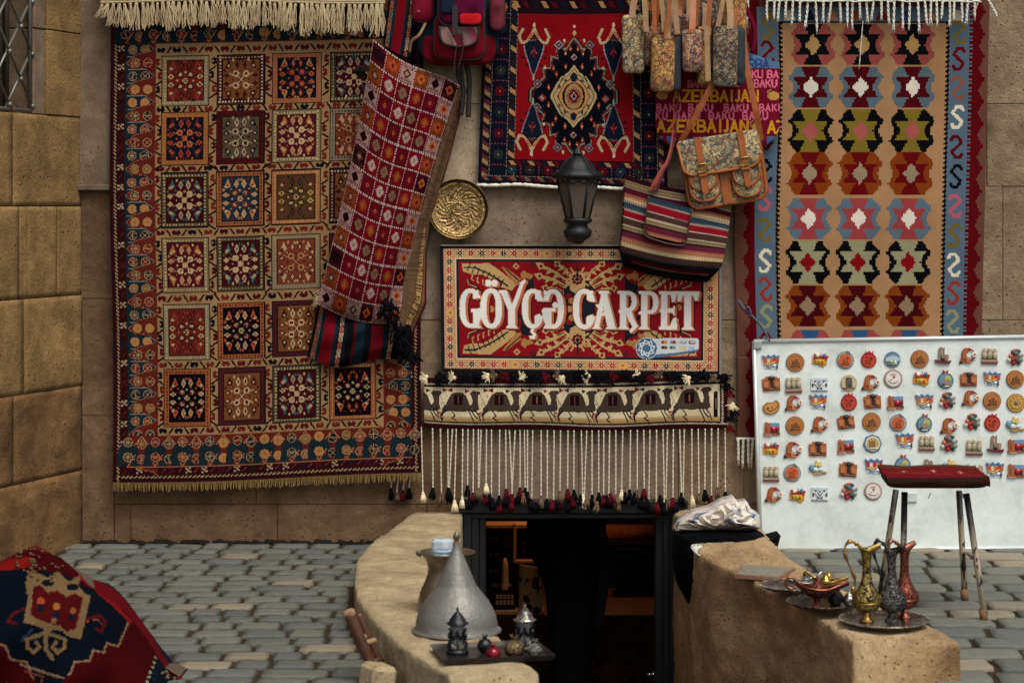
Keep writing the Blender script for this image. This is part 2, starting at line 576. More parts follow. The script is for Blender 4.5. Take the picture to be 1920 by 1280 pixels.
# ------------------------------------------------------------------ ground and setts
def interp(t, ts, xs): return float(np.interp(t, ts, xs))
LD = [0, .38, .7, 1.12, 1.69, 2.14, 2.6, 2.9, 3.3]
LO = [-.40, -.447, -.507, -.540, -.505, -.43, -.31, -.18, .0]
LI = [-.195, -.193, -.185, -.174, -.13, -.085, -.02, .06, .2]
RD = [0, 1.2, 1.64, 2.2, 2.5]
RI = [.64, .655, .80, .93, .965]
RO = [.93, .95, 1.02, 1.22, 1.27]
LH, RH = .13, .12

mb = MB(); mb.smooth = False
st = [-.0, .38, .7, 1.12, 1.69, 2.14, 2.6, 2.9, 3.3]
for a, b in zip(st[:-1], st[1:]):
    la = (interp(a, LD, LO) + interp(a, LD, LI)) / 2; lb = (interp(b, LD, LO) + interp(b, LD, LI)) / 2
    ra = min((interp(a, RD, RO) + interp(a, RD, RI)) / 2, 1.1); rb = min((interp(b, RD, RO) + interp(b, RD, RI)) / 2, 1.1)
    mb.add([(-60, -a, 0), (la, -a, 0), (lb, -b, 0), (-60, -b, 0)], [(0, 3, 2, 1)])
    mb.add([(ra, -a, 0), (60, -a, 0), (60, -b, 0), (rb, -b, 0)], [(0, 3, 2, 1)])
mb.add([(-60, -3.3, 0), (60, -3.3, 0), (60, -90, 0), (-60, -90, 0)], [(0, 3, 2, 1)])
mb.add([(-60, 0, 0), (-60, 60, 0), (-1.1, 60, 0), (-1.1, 0, 0)], [(0, 3, 2, 1)]); mb.add([(1.6, 0, 0), (1.6, 60, 0), (60, 60, 0), (60, 0, 0)], [(0, 3, 2, 1)]); mb.add([(-1.1, 2.1, 0), (-1.1, 60, 0), (1.6, 60, 0), (1.6, 2.1, 0)], [(0, 3, 2, 1)])
M_dirt = mat('earth between the setts', '#352d22', .97, var=.35, vs=14, bs=.8, bscale=120, bdist=.008)
street = mb.build('street', M_dirt); tag(street, kind='structure')

def sett_mat(name, base, k=1):
    m, nt, b = new_mat(name)
    v = coord(nt, rnd=True)
    n1 = noise(nt, v, 9, 5, .65); n2 = noise(nt, v, 70, 4, .7)
    c = ramp(nt, n1.outputs[0], [(.3, tuple(x * .8 for x in C(base))), (.7, tuple(x * 1.15 for x in C(base)))])
    oi = nt.nodes.new('ShaderNodeObjectInfo')
    c = mixc(nt, 1, c, ramp(nt, oi.outputs['Random'], [(0, (.82, .84, .86)), (.5, (1, 1, 1)), (1, (1.14, 1.12, 1.08))]), 'MULTIPLY')
    c = mixc(nt, 1, c, ramp(nt, n2.outputs[0], [(.3, (.84, .84, .84)), (.7, (1.12, 1.12, 1.1))]), 'MULTIPLY')
    nt.links.new(c, b.inputs['Base Color'])
    b.inputs['Roughness'].default_value = .62
    b.inputs['Specular IOR Level'].default_value = .45
    bump(nt, b, mixc(nt, .5, n1.outputs[0], n2.outputs[0]), .55, .01)
    return m
M_sett = [sett_mat('grey basalt sett', '#5e615a'), sett_mat('pale warm sett', '#797362'), sett_mat('blue grey sett', '#585b58')]

def sett_mesh(seed, mt):
    r = random.Random(seed)
    mb = MB()
    n = 16; rings = []
    off = [r.uniform(-.04, .03) for _ in range(n)]
    def rr(k, s, z):
        x, y = [(.5, -.22), (.5, .0), (.5, .24), (.49, .46), (.43, .5), (.13, .5), (-.13, .5), (-.43, .5), (-.49, .46), (-.5, .24), (-.5, 0), (-.5, -.24), (-.49, -.46), (-.43, -.5), (0, -.5), (.45, -.49)][k]
        return (x * (s + off[k]), y * (s + off[(k * 7) % n] * 1.6), z)
    rings.append([rr(k, 1.0, -.03) for k in range(n)])
    rings.append([rr(k, .99, .002) for k in range(n)])
    rings.append([rr(k, .955, .008 + r.uniform(-.001, .001)) for k in range(n)])
    rings.append([rr(k, .65, .009 + r.uniform(-.0015, .002)) for k in range(n)])
    mb.loft(rings); mb.sm = [len(f) == 4 and i < 0 for i, f in enumerate(mb.f)] if False else mb.sm
    o = mb.build('sett', mt, street, local=True)
    me = o.data
    bpy.data.objects.remove(o)
    return me
SM = [[sett_mesh(k * 5 + j, M_sett[j]) for k in range(7)] for j in range(3)]
cand = []
def wav(x, y, s): return mn.noise(Vector((x * 1.3, y * 1.3, s)))
# left of the left ledge: rows of longish setts
d = .05; row = 0
while d < 2.95:
    dep = R.uniform(.102, .122)
    x = -2.6 - R.uniform(0, .12)
    lim = lambda dd: interp(dd, LD, LO) - .015
    while True:
        w = R.choice([.10, .115, .13, .145, .16, .185]) * R.uniform(.9, 1.1)
        xc = x + w / 2
        dd = d + dep / 2 + .03 * wav(xc, d, 3.1)
        if x + w > lim(dd):
            w = lim(dd) - x
            if w < .05: break
            xc = x + w / 2
        if xc > -1.72 - dd * .35:
            cand.append((xc, dd, w - .013, dep - .013, .05 * wav(xc, d, 9) + R.uniform(-.03, .03), R.choice([0, 0, 2, 2, 0]) if R.random() > .04 else 1))
        x += w
    d += dep + .002; row += 1
# right of the right ledge: bigger irregular setts
d = .06
while d < 3.0:
    dep = R.uniform(.15, .19)
    x = interp(d, RD, RO) + .02 + R.uniform(-.09, .0) if d < 2.55 else .95
    while x < 2.6:
        w = R.uniform(.15, .25)
        xc = x + w / 2
        dd = d + dep / 2 + .035 * wav(xc, d, 5.1) + (xc - 1) * .03
        cand.append((xc, dd, w - .013, dep - .014, .12 * wav(xc * 1.5, d * 1.5, 4) + R.uniform(-.06, .06), R.choice([0, 0, 2, 2, 0, 0, 1])))
        x += w
    d += dep + .003
def onscreen(c):
    z = DW - c[1]; px = 960 + c[0] * F / z; py = HZ + CH * F / z
    return -60 < px < 1980 and py < 1330 and not (c[0] > 0 and c[1] < .2 and px < 1470)
vis = [c for c in cand if onscreen(c)]
rest = [c for c in cand if not onscreen(c)]
vis.sort(key=lambda c: -c[1])
if len(vis) > 298: rest += vis[298:]; vis = vis[:298]
for (x, dd, w, dp, rz, k) in vis:
    o = link_obj('sett', R.choice(SM[k]), street)
    o.location = (x, -dd, R.uniform(-.002, .004)); o.scale = (w, dp, 1)
    o.rotation_euler = (R.uniform(-.015, .015), R.uniform(-.015, .015), rz)
mbs = MB()
# the same paving goes on outside the frame
d = 3.0
while d < 7:
    x = -3.4
    while x < 3.4:
        w = R.uniform(.13, .22)
        rest.append((x + w / 2, d + .08, w - .012, .13, 0, 0)); x += w
    d += .15
for (x, dd, w, dp, rz, k) in rest:
    if abs(x) < .9 and dd < 3.35: continue
    if LO[0] - .1 < x < .95 and dd < 3.3: continue
    mbs.box((x, -dd, -.008), (w / 2, dp / 2, .02), Matrix.Rotation(rz, 3, 'Z'), .012)
s = mbs.build('far_paving', M_sett[0], street); tag(s, kind='stuff')
print('setts', len(vis), len(rest))

# ------------------------------------------------------------------ back wall of limestone blocks
shop = thing('shop_wall', 'tan limestone wall of the shop hung with carpets, bags and a sign', 'wall', (0, 0, 0))
def rblock(x0, x1, z0, z1, mt, proud=0.0, thick=.2, gap=.0009, name='stone_block', bev=.002):
    mb = MB()
    g = gap
    mb.box(((x0 + x1) / 2, thick / 2 - proud, (z0 + z1) / 2), ((x1 - x0) / 2 - g, thick / 2, (z1 - z0) / 2 - g), None, bev)
    return mb.build(name, mt, shop)
def X0(px): return (px - 960) * PXM(0)
def Z0(py): return CH - (py - HZ) * PXM(0)
courses = [-1500, -1250, -1000, -760, -520, -300, -90, 195, 350, 600, 790, 945, 1062]
for ci, (ya, yb) in enumerate(zip(courses[:-1], courses[1:])):
    z1, z0 = Z0(ya), Z0(yb)
    x = 214; stg = R.uniform(-60, 60)
    cuts = [214]
    base = {600: [214, 430, 700, 960, 1245, 1420, 1700, 1990], 790: [214, 480, 745, 868, 1085, 1272, 1395, 1690, 1980],
            945: [214, 245, 520, 800, 868, 1272, 1500, 1790, 2000], 195: [214, 480, 760, 1010, 1230, 1560, 1850, 2080],
            350: [214, 420, 690, 1395, 1640, 1880, 2100], -90: [214, 560, 860, 1180, 1500, 1846, 2060]}
    cuts = base.get(ya)
    if not cuts:
        cuts = [214]
        while cuts[-1] < 2300: cuts.append(cuts[-1] + R.uniform(230, 360))
    while cuts[-1] < 2900: cuts.append(cuts[-1] + R.uniform(230, 330))
    for xa, xb in zip(cuts[:-1], cuts[1:]):
        if ya == 945 and xa >= 868 and xb <= 1272: continue
        if ya >= 790 and xb < 880: mt = M_wallB
        elif xa < 500 and ya > 300: mt = M_wallB
        else: mt = R.choice([M_wallT, M_wallT, M_wallG]) if ya >= 790 else (M_wallT if ya > 300 or xa >= 1400 else M_wallG)
        if ya == -90 and xa in (560, 860): mt = M_pale
        if ya in (195, -90) and 700 < xb < 1011: mt = M_pale
        if ya == 350: mt = M_wallG if xa == 690 else M_wallT
        rblock(X0(xa), X0(xb), z0, z1, mt, R.uniform(-.002, .003))
# stones below the street on both sides of the door
for xa, xb in ((700, 868), (1272, 1440)):
    zz = Z0(1062)
    for k in range(4):
        rblock(X0(xa), X0(xb), zz - .36, zz, M_wallB, 0); zz -= .36
# pilaster strip by the corner
pb = [-1500, -1000, -560, -100, 352, 560, 779, 1062]
for a, b in zip(pb[:-1], pb[1:]):
    up = b <= 352
    rblock(X0(120), X0(214) - (0 if up else .0), Z0(b), Z0(a), M_pil if up else M_wallB, .02 if up else .006)
mb = MB(); mb.box((X0(184), -.028, Z0(352)), (.075, .012, .012), None, .004); mb.build('ledge_moulding', M_pil, shop)
# mortar body
mb = MB(); mb.smooth = False
xa, xb = X0(868), X0(1272)
mb.box((-2.2 + (xa + 2.2) / 2 + .0, .17, 2.0), ((xa + 2.2) / 2, .15, 3.7))
mb.box(((xb + 4.4) / 2, .17, 2.0), ((4.4 - xb) / 2, .15, 3.7))
mb.box(((xa + xb) / 2, .17, Z0(945) + 2.8), ((xb - xa) / 2, .149, 2.8))
mb.build('mortar', M_mort, shop)
# row of small dark lumps where the wall meets the setts
mb = MB()
for k in range(90):
    x = -1.7 + k * .0145
    if x > X0(860): break
    mb.blob((x, -.004, .0 + R.uniform(-.006, .008)), (R.uniform(.01, .025), R.uniform(.008, .02), R.uniform(.008, .02)), .8, 6, 4)
dm = mb.build('dark_lumps', mat('dark brown lumps', '#1d1a14', .95), None)
tag(dm, 'line of dark lumps where the wall meets the setts', 'moss', kind='stuff')

# ------------------------------------------------------------------ left wall, slanting towards the camera
side = thing('side_wall', 'honey coloured limestone side wall with a grated window, at the left edge', 'wall', (X0(155), 0, 0))
UD = Vector((-.19, -.55, 0)).normalized(); ND = Vector((UD.y, -UD.x, 0)); ND = ND if ND.x > 0 else -ND
O = Vector((X0(155), -.004, 0))
RW = Matrix((UD, ND, Vector((0, 0, 1)))).transposed()
def sblock(u0, u1, z0, z1, mt, proud=0.0, rough=0.0, thick=.16, name='stone_block'):
    g = .0016
    mb = MB()
    if rough <= 0:
        c = O + UD * (u0 + u1) / 2 + ND * (proud - thick / 2) + Vector((0, 0, (z0 + z1) / 2))
        mb.box(c, ((u1 - u0) / 2 - g, thick / 2, (z1 - z0) / 2 - g), RW, .003)
    else:
        nu, nv = 18, 18; vs = []
        for j in range(nv + 1):
            for i in range(nu + 1):
                u = u0 + g + (u1 - u0 - 2 * g) * i / nu; z = z0 + g + (z1 - z0 - 2 * g) * j / nv
                e = min(i, nu - i, j, nv - j) / 2; e = min(1, e)
                h = proud - (0 if e >= 1 else .004 * (1 - e)) + rough * fbm((u, z, u0 * 9 + z0 * 3), 5.5) * (e * .8 + .2)
                vs.append(O + UD * u + ND * h + Vector((0, 0, z)))
        fs = [(j * (nu + 1) + i, j * (nu + 1) + i + 1, (j + 1) * (nu + 1) + i + 1, (j + 1) * (nu + 1) + i) for j in range(nv) for i in range(nu)]
        bd = [i for i in range(nu + 1)] + [(j) * (nu + 1) + nu for j in range(1, nv + 1)] + [nv * (nu + 1) + i for i in range(nu - 1, -1, -1)] + [j * (nu + 1) for j in range(nv - 1, 0, -1)]
        n0 = len(vs); vs2 = [vs[k] - ND * thick for k in bd]; L = len(bd)
        fs += [(bd[(k + 1) % L], bd[k], n0 + k, n0 + (k + 1) % L) for k in range(L)] + [tuple(n0 + k for k in range(L))]
        mb.add(vs + vs2, fs)
    return mb.build(name, mt, side)
zc = [-.06, .297, .634, .995, 1.347, 1.70, 2.03, 2.4, 2.8, 3.3, 3.9, 4.5]
ucut = {0: [0, .62, 1.4, 2.2, 3], 1: [0, .5, 1.3, 2.1, 3], 2: [0, .43, 1.2, 2.0, 3], 3: [0, .19, .40, .46, 1.1, 2, 3], 4: [0, .50, 1.3, 2.1, 3]}
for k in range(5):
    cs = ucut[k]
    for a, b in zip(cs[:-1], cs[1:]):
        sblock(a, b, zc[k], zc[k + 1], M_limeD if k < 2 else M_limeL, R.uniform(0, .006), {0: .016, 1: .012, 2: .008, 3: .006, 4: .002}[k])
WU0, WU1, WZ0, WZ1 = .345, 1.15, 1.70, 2.8
for k in range(5, 8):
    sblock(0, .265, zc[k], zc[k + 1], M_limeL, R.uniform(0, .004))
    sblock(WU1 + .08, 2.0, zc[k], zc[k + 1], M_limeL); sblock(2.0, 3, zc[k], zc[k + 1], M_limeL)
sblock(.265, WU0, WZ0, 2.03, M_pil, -.012); sblock(.265, WU0, 2.03, 2.8, M_pil, -.008); sblock(WU1, WU1 + .08, WZ0, WZ1, M_pil, -.01)
for k in range(8, 11):
    for a, b in ((0, .8), (.8, 1.7), (1.7, 3)): sblock(a, b, zc[k], zc[k + 1], M_limeL)
def SP(u, n, z): return O + UD * u + ND * n + Vector((0, 0, z))
mb = MB(); mb.smooth = False
mb.box(SP(1.5, -.24, 2.2), (1.55, .05, 2.3), RW); mb.build('mortar', M_mort, side)
M_iron = mat('grey painted iron', '#6f706a', .5, metal=.6, var=.2, bs=.2)
win = thing('grated_window', 'dark window behind a diagonal iron grate, top left corner', 'window', tuple(SP((WU0 + WU1) / 2, -.1, WZ0)))
mb = MB()
mb.box(SP((WU0 + WU1) / 2, -.165, (WZ0 + WZ1) / 2), ((WU1 - WU0) / 2 - .01, .004, (WZ1 - WZ0) / 2 - .01), RW)
m, nt, b = new_mat('dark window glass'); b.inputs['Base Color'].default_value = (.015, .018, .018, 1); b.inputs['Roughness'].default_value = .12
mb.build('pane', m, win)
mb = MB()
for u in (WU0 + .02, (WU0 + WU1) / 2 - .1, WU1 - .02): mb.box(SP(u, -.14, (WZ0 + WZ1) / 2), (.018, .015, (WZ1 - WZ0) / 2 - .005), RW, .003)
for z in (WZ0 + .02, WZ0 + .55, WZ1 - .02): mb.box(SP((WU0 + WU1) / 2, -.145, z), ((WU1 - WU0) / 2 - .04, .012, .018), RW, .003)
mb.build('frame', mat('dark weathered wood frame', '#3a3833', .8, bs=.4, bscale=40), win)
for k in range(2):
    mb = MB(); mb.tube([SP(WU0 + .05 + .045 * k, -.10, WZ0 + .002), SP(WU0 + .05 + .045 * k, -.10, WZ1)], .011, 8); mb.build('bar', mat('rusty dark bar', '#3d352c', .7), win)
mb = MB()
mb.tube([SP(WU0 + .012, -.02, WZ0 + .01), SP(WU0 + .012, -.02, WZ1)], .008, 6); mb.tube([SP(WU0 + .01, -.02, WZ0 + .012), SP(WU1, -.02, WZ0 + .012)], .008, 6)
mb.build('grate_frame', M_iron, win)
pu, pz = .16, .2
for sg in (-1, 1):
    for k in range(-8, 16):
        pts = []
        for t in np.linspace(-3, 3, 121):
            u = WU0 + k * pu + sg * t * pu; z = WZ0 + t * pz + .03
            if WU0 <= u <= WU1 and WZ0 <= z <= WZ1: pts.append(SP(u, -.022 + .006 * sg, z))
        if len(pts) > 2:
            mb = MB(); mb.tube([pts[0], pts[-1]], .0055, 6); mb.build('grate_bar', M_iron, win)
mb = MB()
for i in range(12):
    for j in range(14):
        u, z = WU0 + i * pu / 2, WZ0 + .03 + j * pz / 2
        if (i + j) % 2 == 0 and u < WU1 and z < WZ1: mb.blob(SP(u, -.016, z), (.011, .011, .011), 1, 8, 6)
mb.build('rivet_heads', M_iron, win)

# ------------------------------------------------------------------ ledges either side of the stairwell
def ledge(name, label, DS, XO, XI, h, mt, dend, seed, hin=-1.4, mfront=None):
    t = thing(name, label, 'ledge', ((XO[0] + XI[0]) / 2, -.1, 0))
    n = 150; rings = []
    ds = np.linspace(0.0, dend, n)
    sgn = 1 if XI[0] > XO[0] else -1
    def sm(d, A): return float(np.mean([np.interp(np.clip(d + k, 0, 99), DS, A) for k in (-.15, -.1, -.05, 0, .05, .1, .15)]))
    for d in ds:
        xo, xi = sm(d, XO), sm(d, XI)
        hh = h(d)
        w = xi - xo
        prof = []
        prof += [(xo + .012 * sgn * 0, z) for z in np.linspace(-.12, hh - .025, 6)]
        prof += [(xo + sgn * .001, hh - .008), (xo + sgn * .007, hh - .001)]
        prof += [(xo + w * q, hh) for q in np.linspace(.1, .9, 10)]
        prof += [(xi - sgn * .007, hh - .001), (xi - sgn * .001, hh - .008)]
        prof += [(xi, z) for z in np.linspace(hh - .025, -.5, 36)] + [(xi, hin)]
        ring = []
        for i, (x, z) in enumerate(prof):
            f = fbm((x * 1.0, d, z + seed), 5, 4)
            f2 = fbm((x, d * (.4 if i > 19 else 1), z + seed), 22, 3)
            dx = .006 * f + .004 * f2
            top = 6 <= i <= 19
            edge = i in (6, 7, 18, 19)
            if edge: z -= .013 * max(0, f2 + .1) + .006 * max(0, f)
            if edge: dx -= .010 * max(0, f2)
            ring.append(Vector((x + (0 if 8 <= i <= 17 else dx * sgn), -d, z + (.006 * f + .003 * f2 if top else 0))))
        rings.append(ring)
    mb = MB(); mb.loft(rings)
    mb.build('stone_body', mt, t)
    return t
hl = lambda d: LH - (.05 if d > 2.93 else 0) - .0 * d
ledge('curved_ledge', 'curved sandy stone ledge left of the stairwell, carrying the grey metal dome', LD, LO, LI, hl, M_ledge, 3.3, 3)
ledge('straight_ledge', 'stained sandy stone ledge right of the stairwell, carrying the ewers', RD, RO, RI, lambda d: RH - .0 * d + (.012 if d < 1.6 else 0) + (.010 if d < 2.0 else 0), M_ledgeS, 2.5, 17)
# stairs going down to the door and the sunken floor
M_step = stone_mat('dark worn step', '#4b4036', '#332b24', '#5f5346', .6)
stairs = thing('stairs', 'worn stone steps going down between the ledges to the sunken door', 'stairs', (.3, -2, -.8))
for k in range(7):
    d1 = 3.25 - k * .28
    mb = MB(); mb.box((.3, -(d1 - .14), -.16 - k * .18 - .1), (.62, .14, .1), None, .01); mb.build('step', M_step, stairs)
mb = MB(); mb.box((.35, -.1, -1.5), (1.0, 1.3, .05)); o = mb.build('floor', M_step, None); tag(o, kind='structure')
b2 = MB(); b2.box((.75, -2.62, .0), (.2, .17, .05), None, .02)
o = b2.build('low_block', M_ledge, None)
o.location = (0, 0, -.085); tag(o, 'low sandy stone block in front of the right ledge, at the bottom edge', 'block')

# ------------------------------------------------------------------ door frame and the dim shop behind it
M_black = mat('black green painted wood', '#0d1112', .5, var=.2, bs=.25, bscale=40)
fr = thing('door_frame', 'black green wooden door frame of the sunken shop door', 'door frame', (.23, 0, -1.4))
def pxbox(mb, x0, y0, x1, y1, d0, d1, bev=.003):
    a, b = W(x0, y0, d1), W(x1, y1, d1)
    mb.box(((a.x + b.x) / 2, -(d0 + d1) / 2, (a.z + b.z) / 2), (abs(b.x - a.x) / 2, abs(d1 - d0) / 2, abs(a.z - b.z) / 2), None, bev)
for (x0, x1, dd) in ((868, 884, .03), (884, 898, .015), (898, 911, 0.0), (1229, 1243, 0.0), (1243, 1256, .015), (1256, 1277, .03)):
    mb = MB(); pxbox(mb, x0, 962, x1, 1650, dd - .08, dd); mb.build('jamb', M_black, fr)
mb = MB(); pxbox(mb, 856, 938, 1290, 962, -.06, .045); mb.build('head_beam', M_black, fr)
mb = MB(); pxbox(mb, 880, 962, 1262, 972, -.06, .02); mb.build('inner_beam', M_black, fr)
mb = MB()
a = W(1213, 1263, .02); mb.tube([a, a + Vector((.022, 0, 0))], .004, 8); mb.tube([a + Vector((.026, .02, 0)), a + Vector((.026, -.006, 0))], .006, 8)
mb.build('handle', mat('bright steel', '#b9bcb8', .25, 1.0), fr)
# interior shell
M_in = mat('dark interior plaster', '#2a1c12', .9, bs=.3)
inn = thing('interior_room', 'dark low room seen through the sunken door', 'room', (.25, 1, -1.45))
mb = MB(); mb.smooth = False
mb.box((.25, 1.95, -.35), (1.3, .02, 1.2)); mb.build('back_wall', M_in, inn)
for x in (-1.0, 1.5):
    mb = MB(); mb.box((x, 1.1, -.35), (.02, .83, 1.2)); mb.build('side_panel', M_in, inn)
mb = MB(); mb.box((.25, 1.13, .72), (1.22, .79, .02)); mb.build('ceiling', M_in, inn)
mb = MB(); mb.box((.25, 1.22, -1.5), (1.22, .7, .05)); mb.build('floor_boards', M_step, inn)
# the lit bulb of the shop
bl = thing('hanging_bulb', 'small warm bulb hanging inside the shop behind the lintel', 'light bulb', (.15, .62, .45))
mb = MB(); mb.blob((.15, .62, .45), (.03, .03, .035), 1, 12, 8)
me_, nt_, b_ = new_mat('glowing bulb'); b_.inputs['Emission Color'].default_value = (1, .55, .25, 1); b_.inputs['Emission Strength'].default_value = 8
mb.build('glass', me_, bl)
mb = MB(); mb.tube([(.15, .62, .485), (.15, .62, .70)], .006, 6); mb.build('cable', M_black, bl)
pl = bpy.data.lights.new('bulb_light', 'POINT'); pl.energy = 3.4; pl.color = (1, .6, .34); pl.shadow_soft_size = .04
plo = bpy.data.objects.new('bulb_light', pl); COL.objects.link(plo); plo.location = (.15, .60, .40)
# ------------------------------------------------------------------ textile materials
M_pile = knot_mat('knotted wool pile', soft=.25, bs=.6)
M_flat = knot_mat('flat woven wool', soft=.12, bs=.35, bscale=200)
M_print = knot_mat('printed carpet cloth', soft=.07, bs=.15, rough=.75, sheen=.05)
M_fringe = mat('undyed cream wool fringe', '#a79677', .95, var=.22, vs=60, sheen=.05)
M_fringeW = mat('white cotton fringe', '#cfcdbf', .9, var=.12, vs=50, sheen=.05)
M_maroon = mat('dark red wool', '#4a0e16', .95, var=.3, vs=90, sheen=.06)
M_blackw = mat('black wool', '#0a0b10', .97, var=.3, vs=90, sheen=.05)
M_creamw = mat('cream wool', '#cbbd9c', .95, var=.15, vs=90, sheen=.06)
M_brownw = mat('taupe brown wool', '#5d4c3b', .95, var=.25, vs=90, sheen=.06)
M_navyw = mat('navy selvedge wool', '#161d28', .95, var=.3, vs=90)

def bez(p, n=10):
    """smooth curve through control points"""
    P = [Vector(q) for q in p]; out = []
    for i in range(len(P) - 1):
        p0 = P[max(0, i - 1)]; p1 = P[i]; p2 = P[i + 1]; p3 = P[min(len(P) - 1, i + 2)]
        for k in range(n):
            t = k / n
            out.append(.5 * ((2 * p1) + (p2 - p0) * t + (2 * p0 - 5 * p1 + 4 * p2 - p3) * t * t + (3 * p1 - p0 - 3 * p2 + p3) * t ** 3))
    out.append(P[-1])
    return out

# ================================================================== the big panelled carpet
RED, BLU, CRM, MAR, BLK, ORG, TAN = '#6a261a', '#1d333e', '#a88a5f', '#3c0e17', '#0c0f14', '#b3662a', '#a9854f'
cv = Canvas(0, 0, 586, 918, 1.7, MAR)
def rosette(x, y, r, c, k='#ab8c62', dark='#1c2f38'):
    if c == 'solid':
        cv.disc(x, y, r, '#bd8c4c'); cv.line([(x - r * .6, y), (x + r * .6, y)], 1, '#a06a34'); cv.line([(x, y - r * .6), (x, y + r * .6)], 1, '#a06a34'); return
    cv.disc(x, y, r, k); cv.disc(x, y, r - 1.3, c)
    for a in range(4):
        ca, sa = math.cos(a * PI / 4), math.sin(a * PI / 4)
        cv.line([(x - ca * (r - 1), y - sa * (r - 1)), (x + ca * (r - 1), y + sa * (r - 1))], 1.05, k)
RC = ['#7c1420', 'solid', '#143440', '#8c6230', '#6c1a18', '#122226', 'solid', '#7c1420', '#14303c']
# rope lines
for y in range(0, 918, 7):
    cv.line([(8, y), (11, y + 4)], 2.4, '#a99a72'); cv.line([(575, y), (578, y + 4)], 2.4, '#a99a72')
for x in range(8, 578, 8):
    cv.line([(x, 909), (x + 5, 906)], 2.4, '#a99a72')
# guard stripe marks
def guard(x, y, k):
    c = ['#b0a080', '#1a2a33', '#5c1d22'][k % 3] if k % 4 else '#b8a888'
    for dx, dy in ((-4, -3), (3, -4), (-4, 4), (4, 3), (0, 0)):
        cv.disc(x + dx, y + dy, 2.1, c)
k = 0
for y in range(30, 890, 37):
    for x in (20, 565):
        guard(x, y + R.uniform(-2, 2), k); k += 1
        cv.line([(x - 3, y + 22), (x + 4, y + 14)], 1.6, '#5d2b22')
for x in range(50, 560, 31):
    guard(x, 895, k); k += 1
    cv.line([(x + 12, 898), (x + 19, 892)], 1.6, '#7c4a2a')
# main border
def borderV(x0, x1, flip):
    cv.rect(x0, 20, x1, 888, BLU)
    xm = (x0 + x1) / 2; w = x1 - x0
    i = 0; y = 34
    while y < 880:
        c = [RED, BLU][i % 2]
        if i % 2 == 0:
            a, b = (x0 + 2, x1 + 1) if not flip else (x1 - 2, x0 - 1)
            s = 1 if not flip else -1
            pts = [(a, y), (a + s * 18, y - 15), (b - s * 8, y - 22), (b, y - 30), (b, y + 30), (b - s * 8, y + 20), (a + s * 18, y + 15)]
            cv.poly(pts, c); cv.line(pts + [pts[0]], 1.3, '#9a6a48')
            cv.line([(a + s * 20, y + 15), (a + s * 30, y + 10)], 2.2, '#c06a3c')
        else:
            a, b = (x1 - 2, x0 - 1) if not flip else (x0 + 2, x1 + 1)
            s = -1 if not flip else 1
            pts = [(a, y), (a + s * 17, y - 13), (b - s * 6, y - 13), (b - s * 6, y + 13), (a + s * 17, y + 13)]
            cv.poly(pts, BLU); cv.line(pts[:3], 1.2, '#7d8a86'); cv.line([pts[0], pts[4], pts[3]], 1.2, '#7d8a86')
        cc = RC[(i * 4 + (3 if flip else 0)) % len(RC)]
        for dx in (-11, 12): rosette(xm + dx + (-3 if i % 2 else 2) * (-1 if flip else 1), y, 8.6, cc)
        i += 1; y += 24.8
borderV(27, 84, False); borderV(516, 568, True)
def borderH(y0, y1, top):
    cv.rect(27, y0, 568, y1, RED)
    x = 28; i = 0
    while x < 566:
        pts = [(x, y1), (x + 26, y0 + 2), (x + 52, y1)]
        cv.poly([(x - 22, y1), (x - 20, y0 + 26), (x, y0 + 2), (x + 20, y0 + 26), (x + 22, y1), (x + 10, y1), (x, y1 - 12), (x - 10, y1)], BLU)
        cv.line([(x, y1 - 1), (x + 14, y1 - 22)], 1.4, '#b98a62'); cv.line([(x + 52, y1 - 1), (x + 38, y1 - 22)], 1.4, '#b98a62')
        cv.line([(x + 12, y0 + 18), (x + 26, y0 + 1), (x + 40, y0 + 18)], 1.4, '#b98a62')
        cv.line([(x + 2, y0 + 34), (x + 12, y0 + 44)], 2.6, '#c06a3c'); cv.line([(x + 50, y0 + 34), (x + 40, y0 + 44)], 2.6, '#a55')if False else cv.line([(x + 50, y0 + 34), (x + 40, y0 + 44)], 2.6, '#b56a4c')
        for yy in (y0 + 16, y1 - 14):
            rosette(x + 26, yy, 9, RC[(i * 2) % 9]); rosette(x, yy - 4, 9, RC[(i * 2 + 5) % 9])
        x += 52; i += 1
borderH(830, 888, False); borderH(20, 98, True)
cv.line([(27, 888), (568, 888)], 1.6, '#a8744f'); cv.line([(27, 20), (27, 888)], 1.2, '#8f5a3a'); cv.line([(568, 20), (568, 888)], 1.2, '#8f5a3a')
# cream lattice
FX = [(97, 183), (201, 288), (305, 394), (413, 500)]
FY = [(122, 214), (228, 324), (341, 441), (462, 563), (586, 689), (708, 813)]
cv.rect(84, 98, 516, 830, CRM)
cv.line([(84, 98), (516, 98), (516, 830), (84, 830), (84, 98)], 1.5, '#7a3a26')
def palm(x, y, vert, k):
    c = ['#5e1319', '#6d2418', '#171a26', '#742718', '#4c1018'][k % 5]
    s = 1 if k % 2 else -1
    if vert:
        cv.disc(x, y - 2.5, 4.6, c); cv.disc(x, y + 2.5, 4.6, c); cv.disc(x + 3 * s, y, 2, CRM)
    else:
        cv.disc(x - 3, y, 5, c); cv.disc(x + 3, y, 5, c); cv.disc(x, y + 3.4 * s, 1.7, CRM)
def stripH(y, x0, x1, sd):
    x = x0 + 8; k = sd
    while x < x1 - 4:
        palm(x, y, False, k + R.randint(0, 2)); s = 1 if k % 2 else -1
        cv.line([(x + 12, y - 5 * s), (x + 19, y + 5 * s)], 3.6, '#1c1210')
        cv.line([(x + 19, y + 5 * s), (x + 25, y + 6 * s)], 1.2, '#8a3a2a'); cv.line([(x + 6, y - 6 * s), (x + 12, y - 5 * s)], 1.2, '#8a3a2a')
        x += 30; k += 1
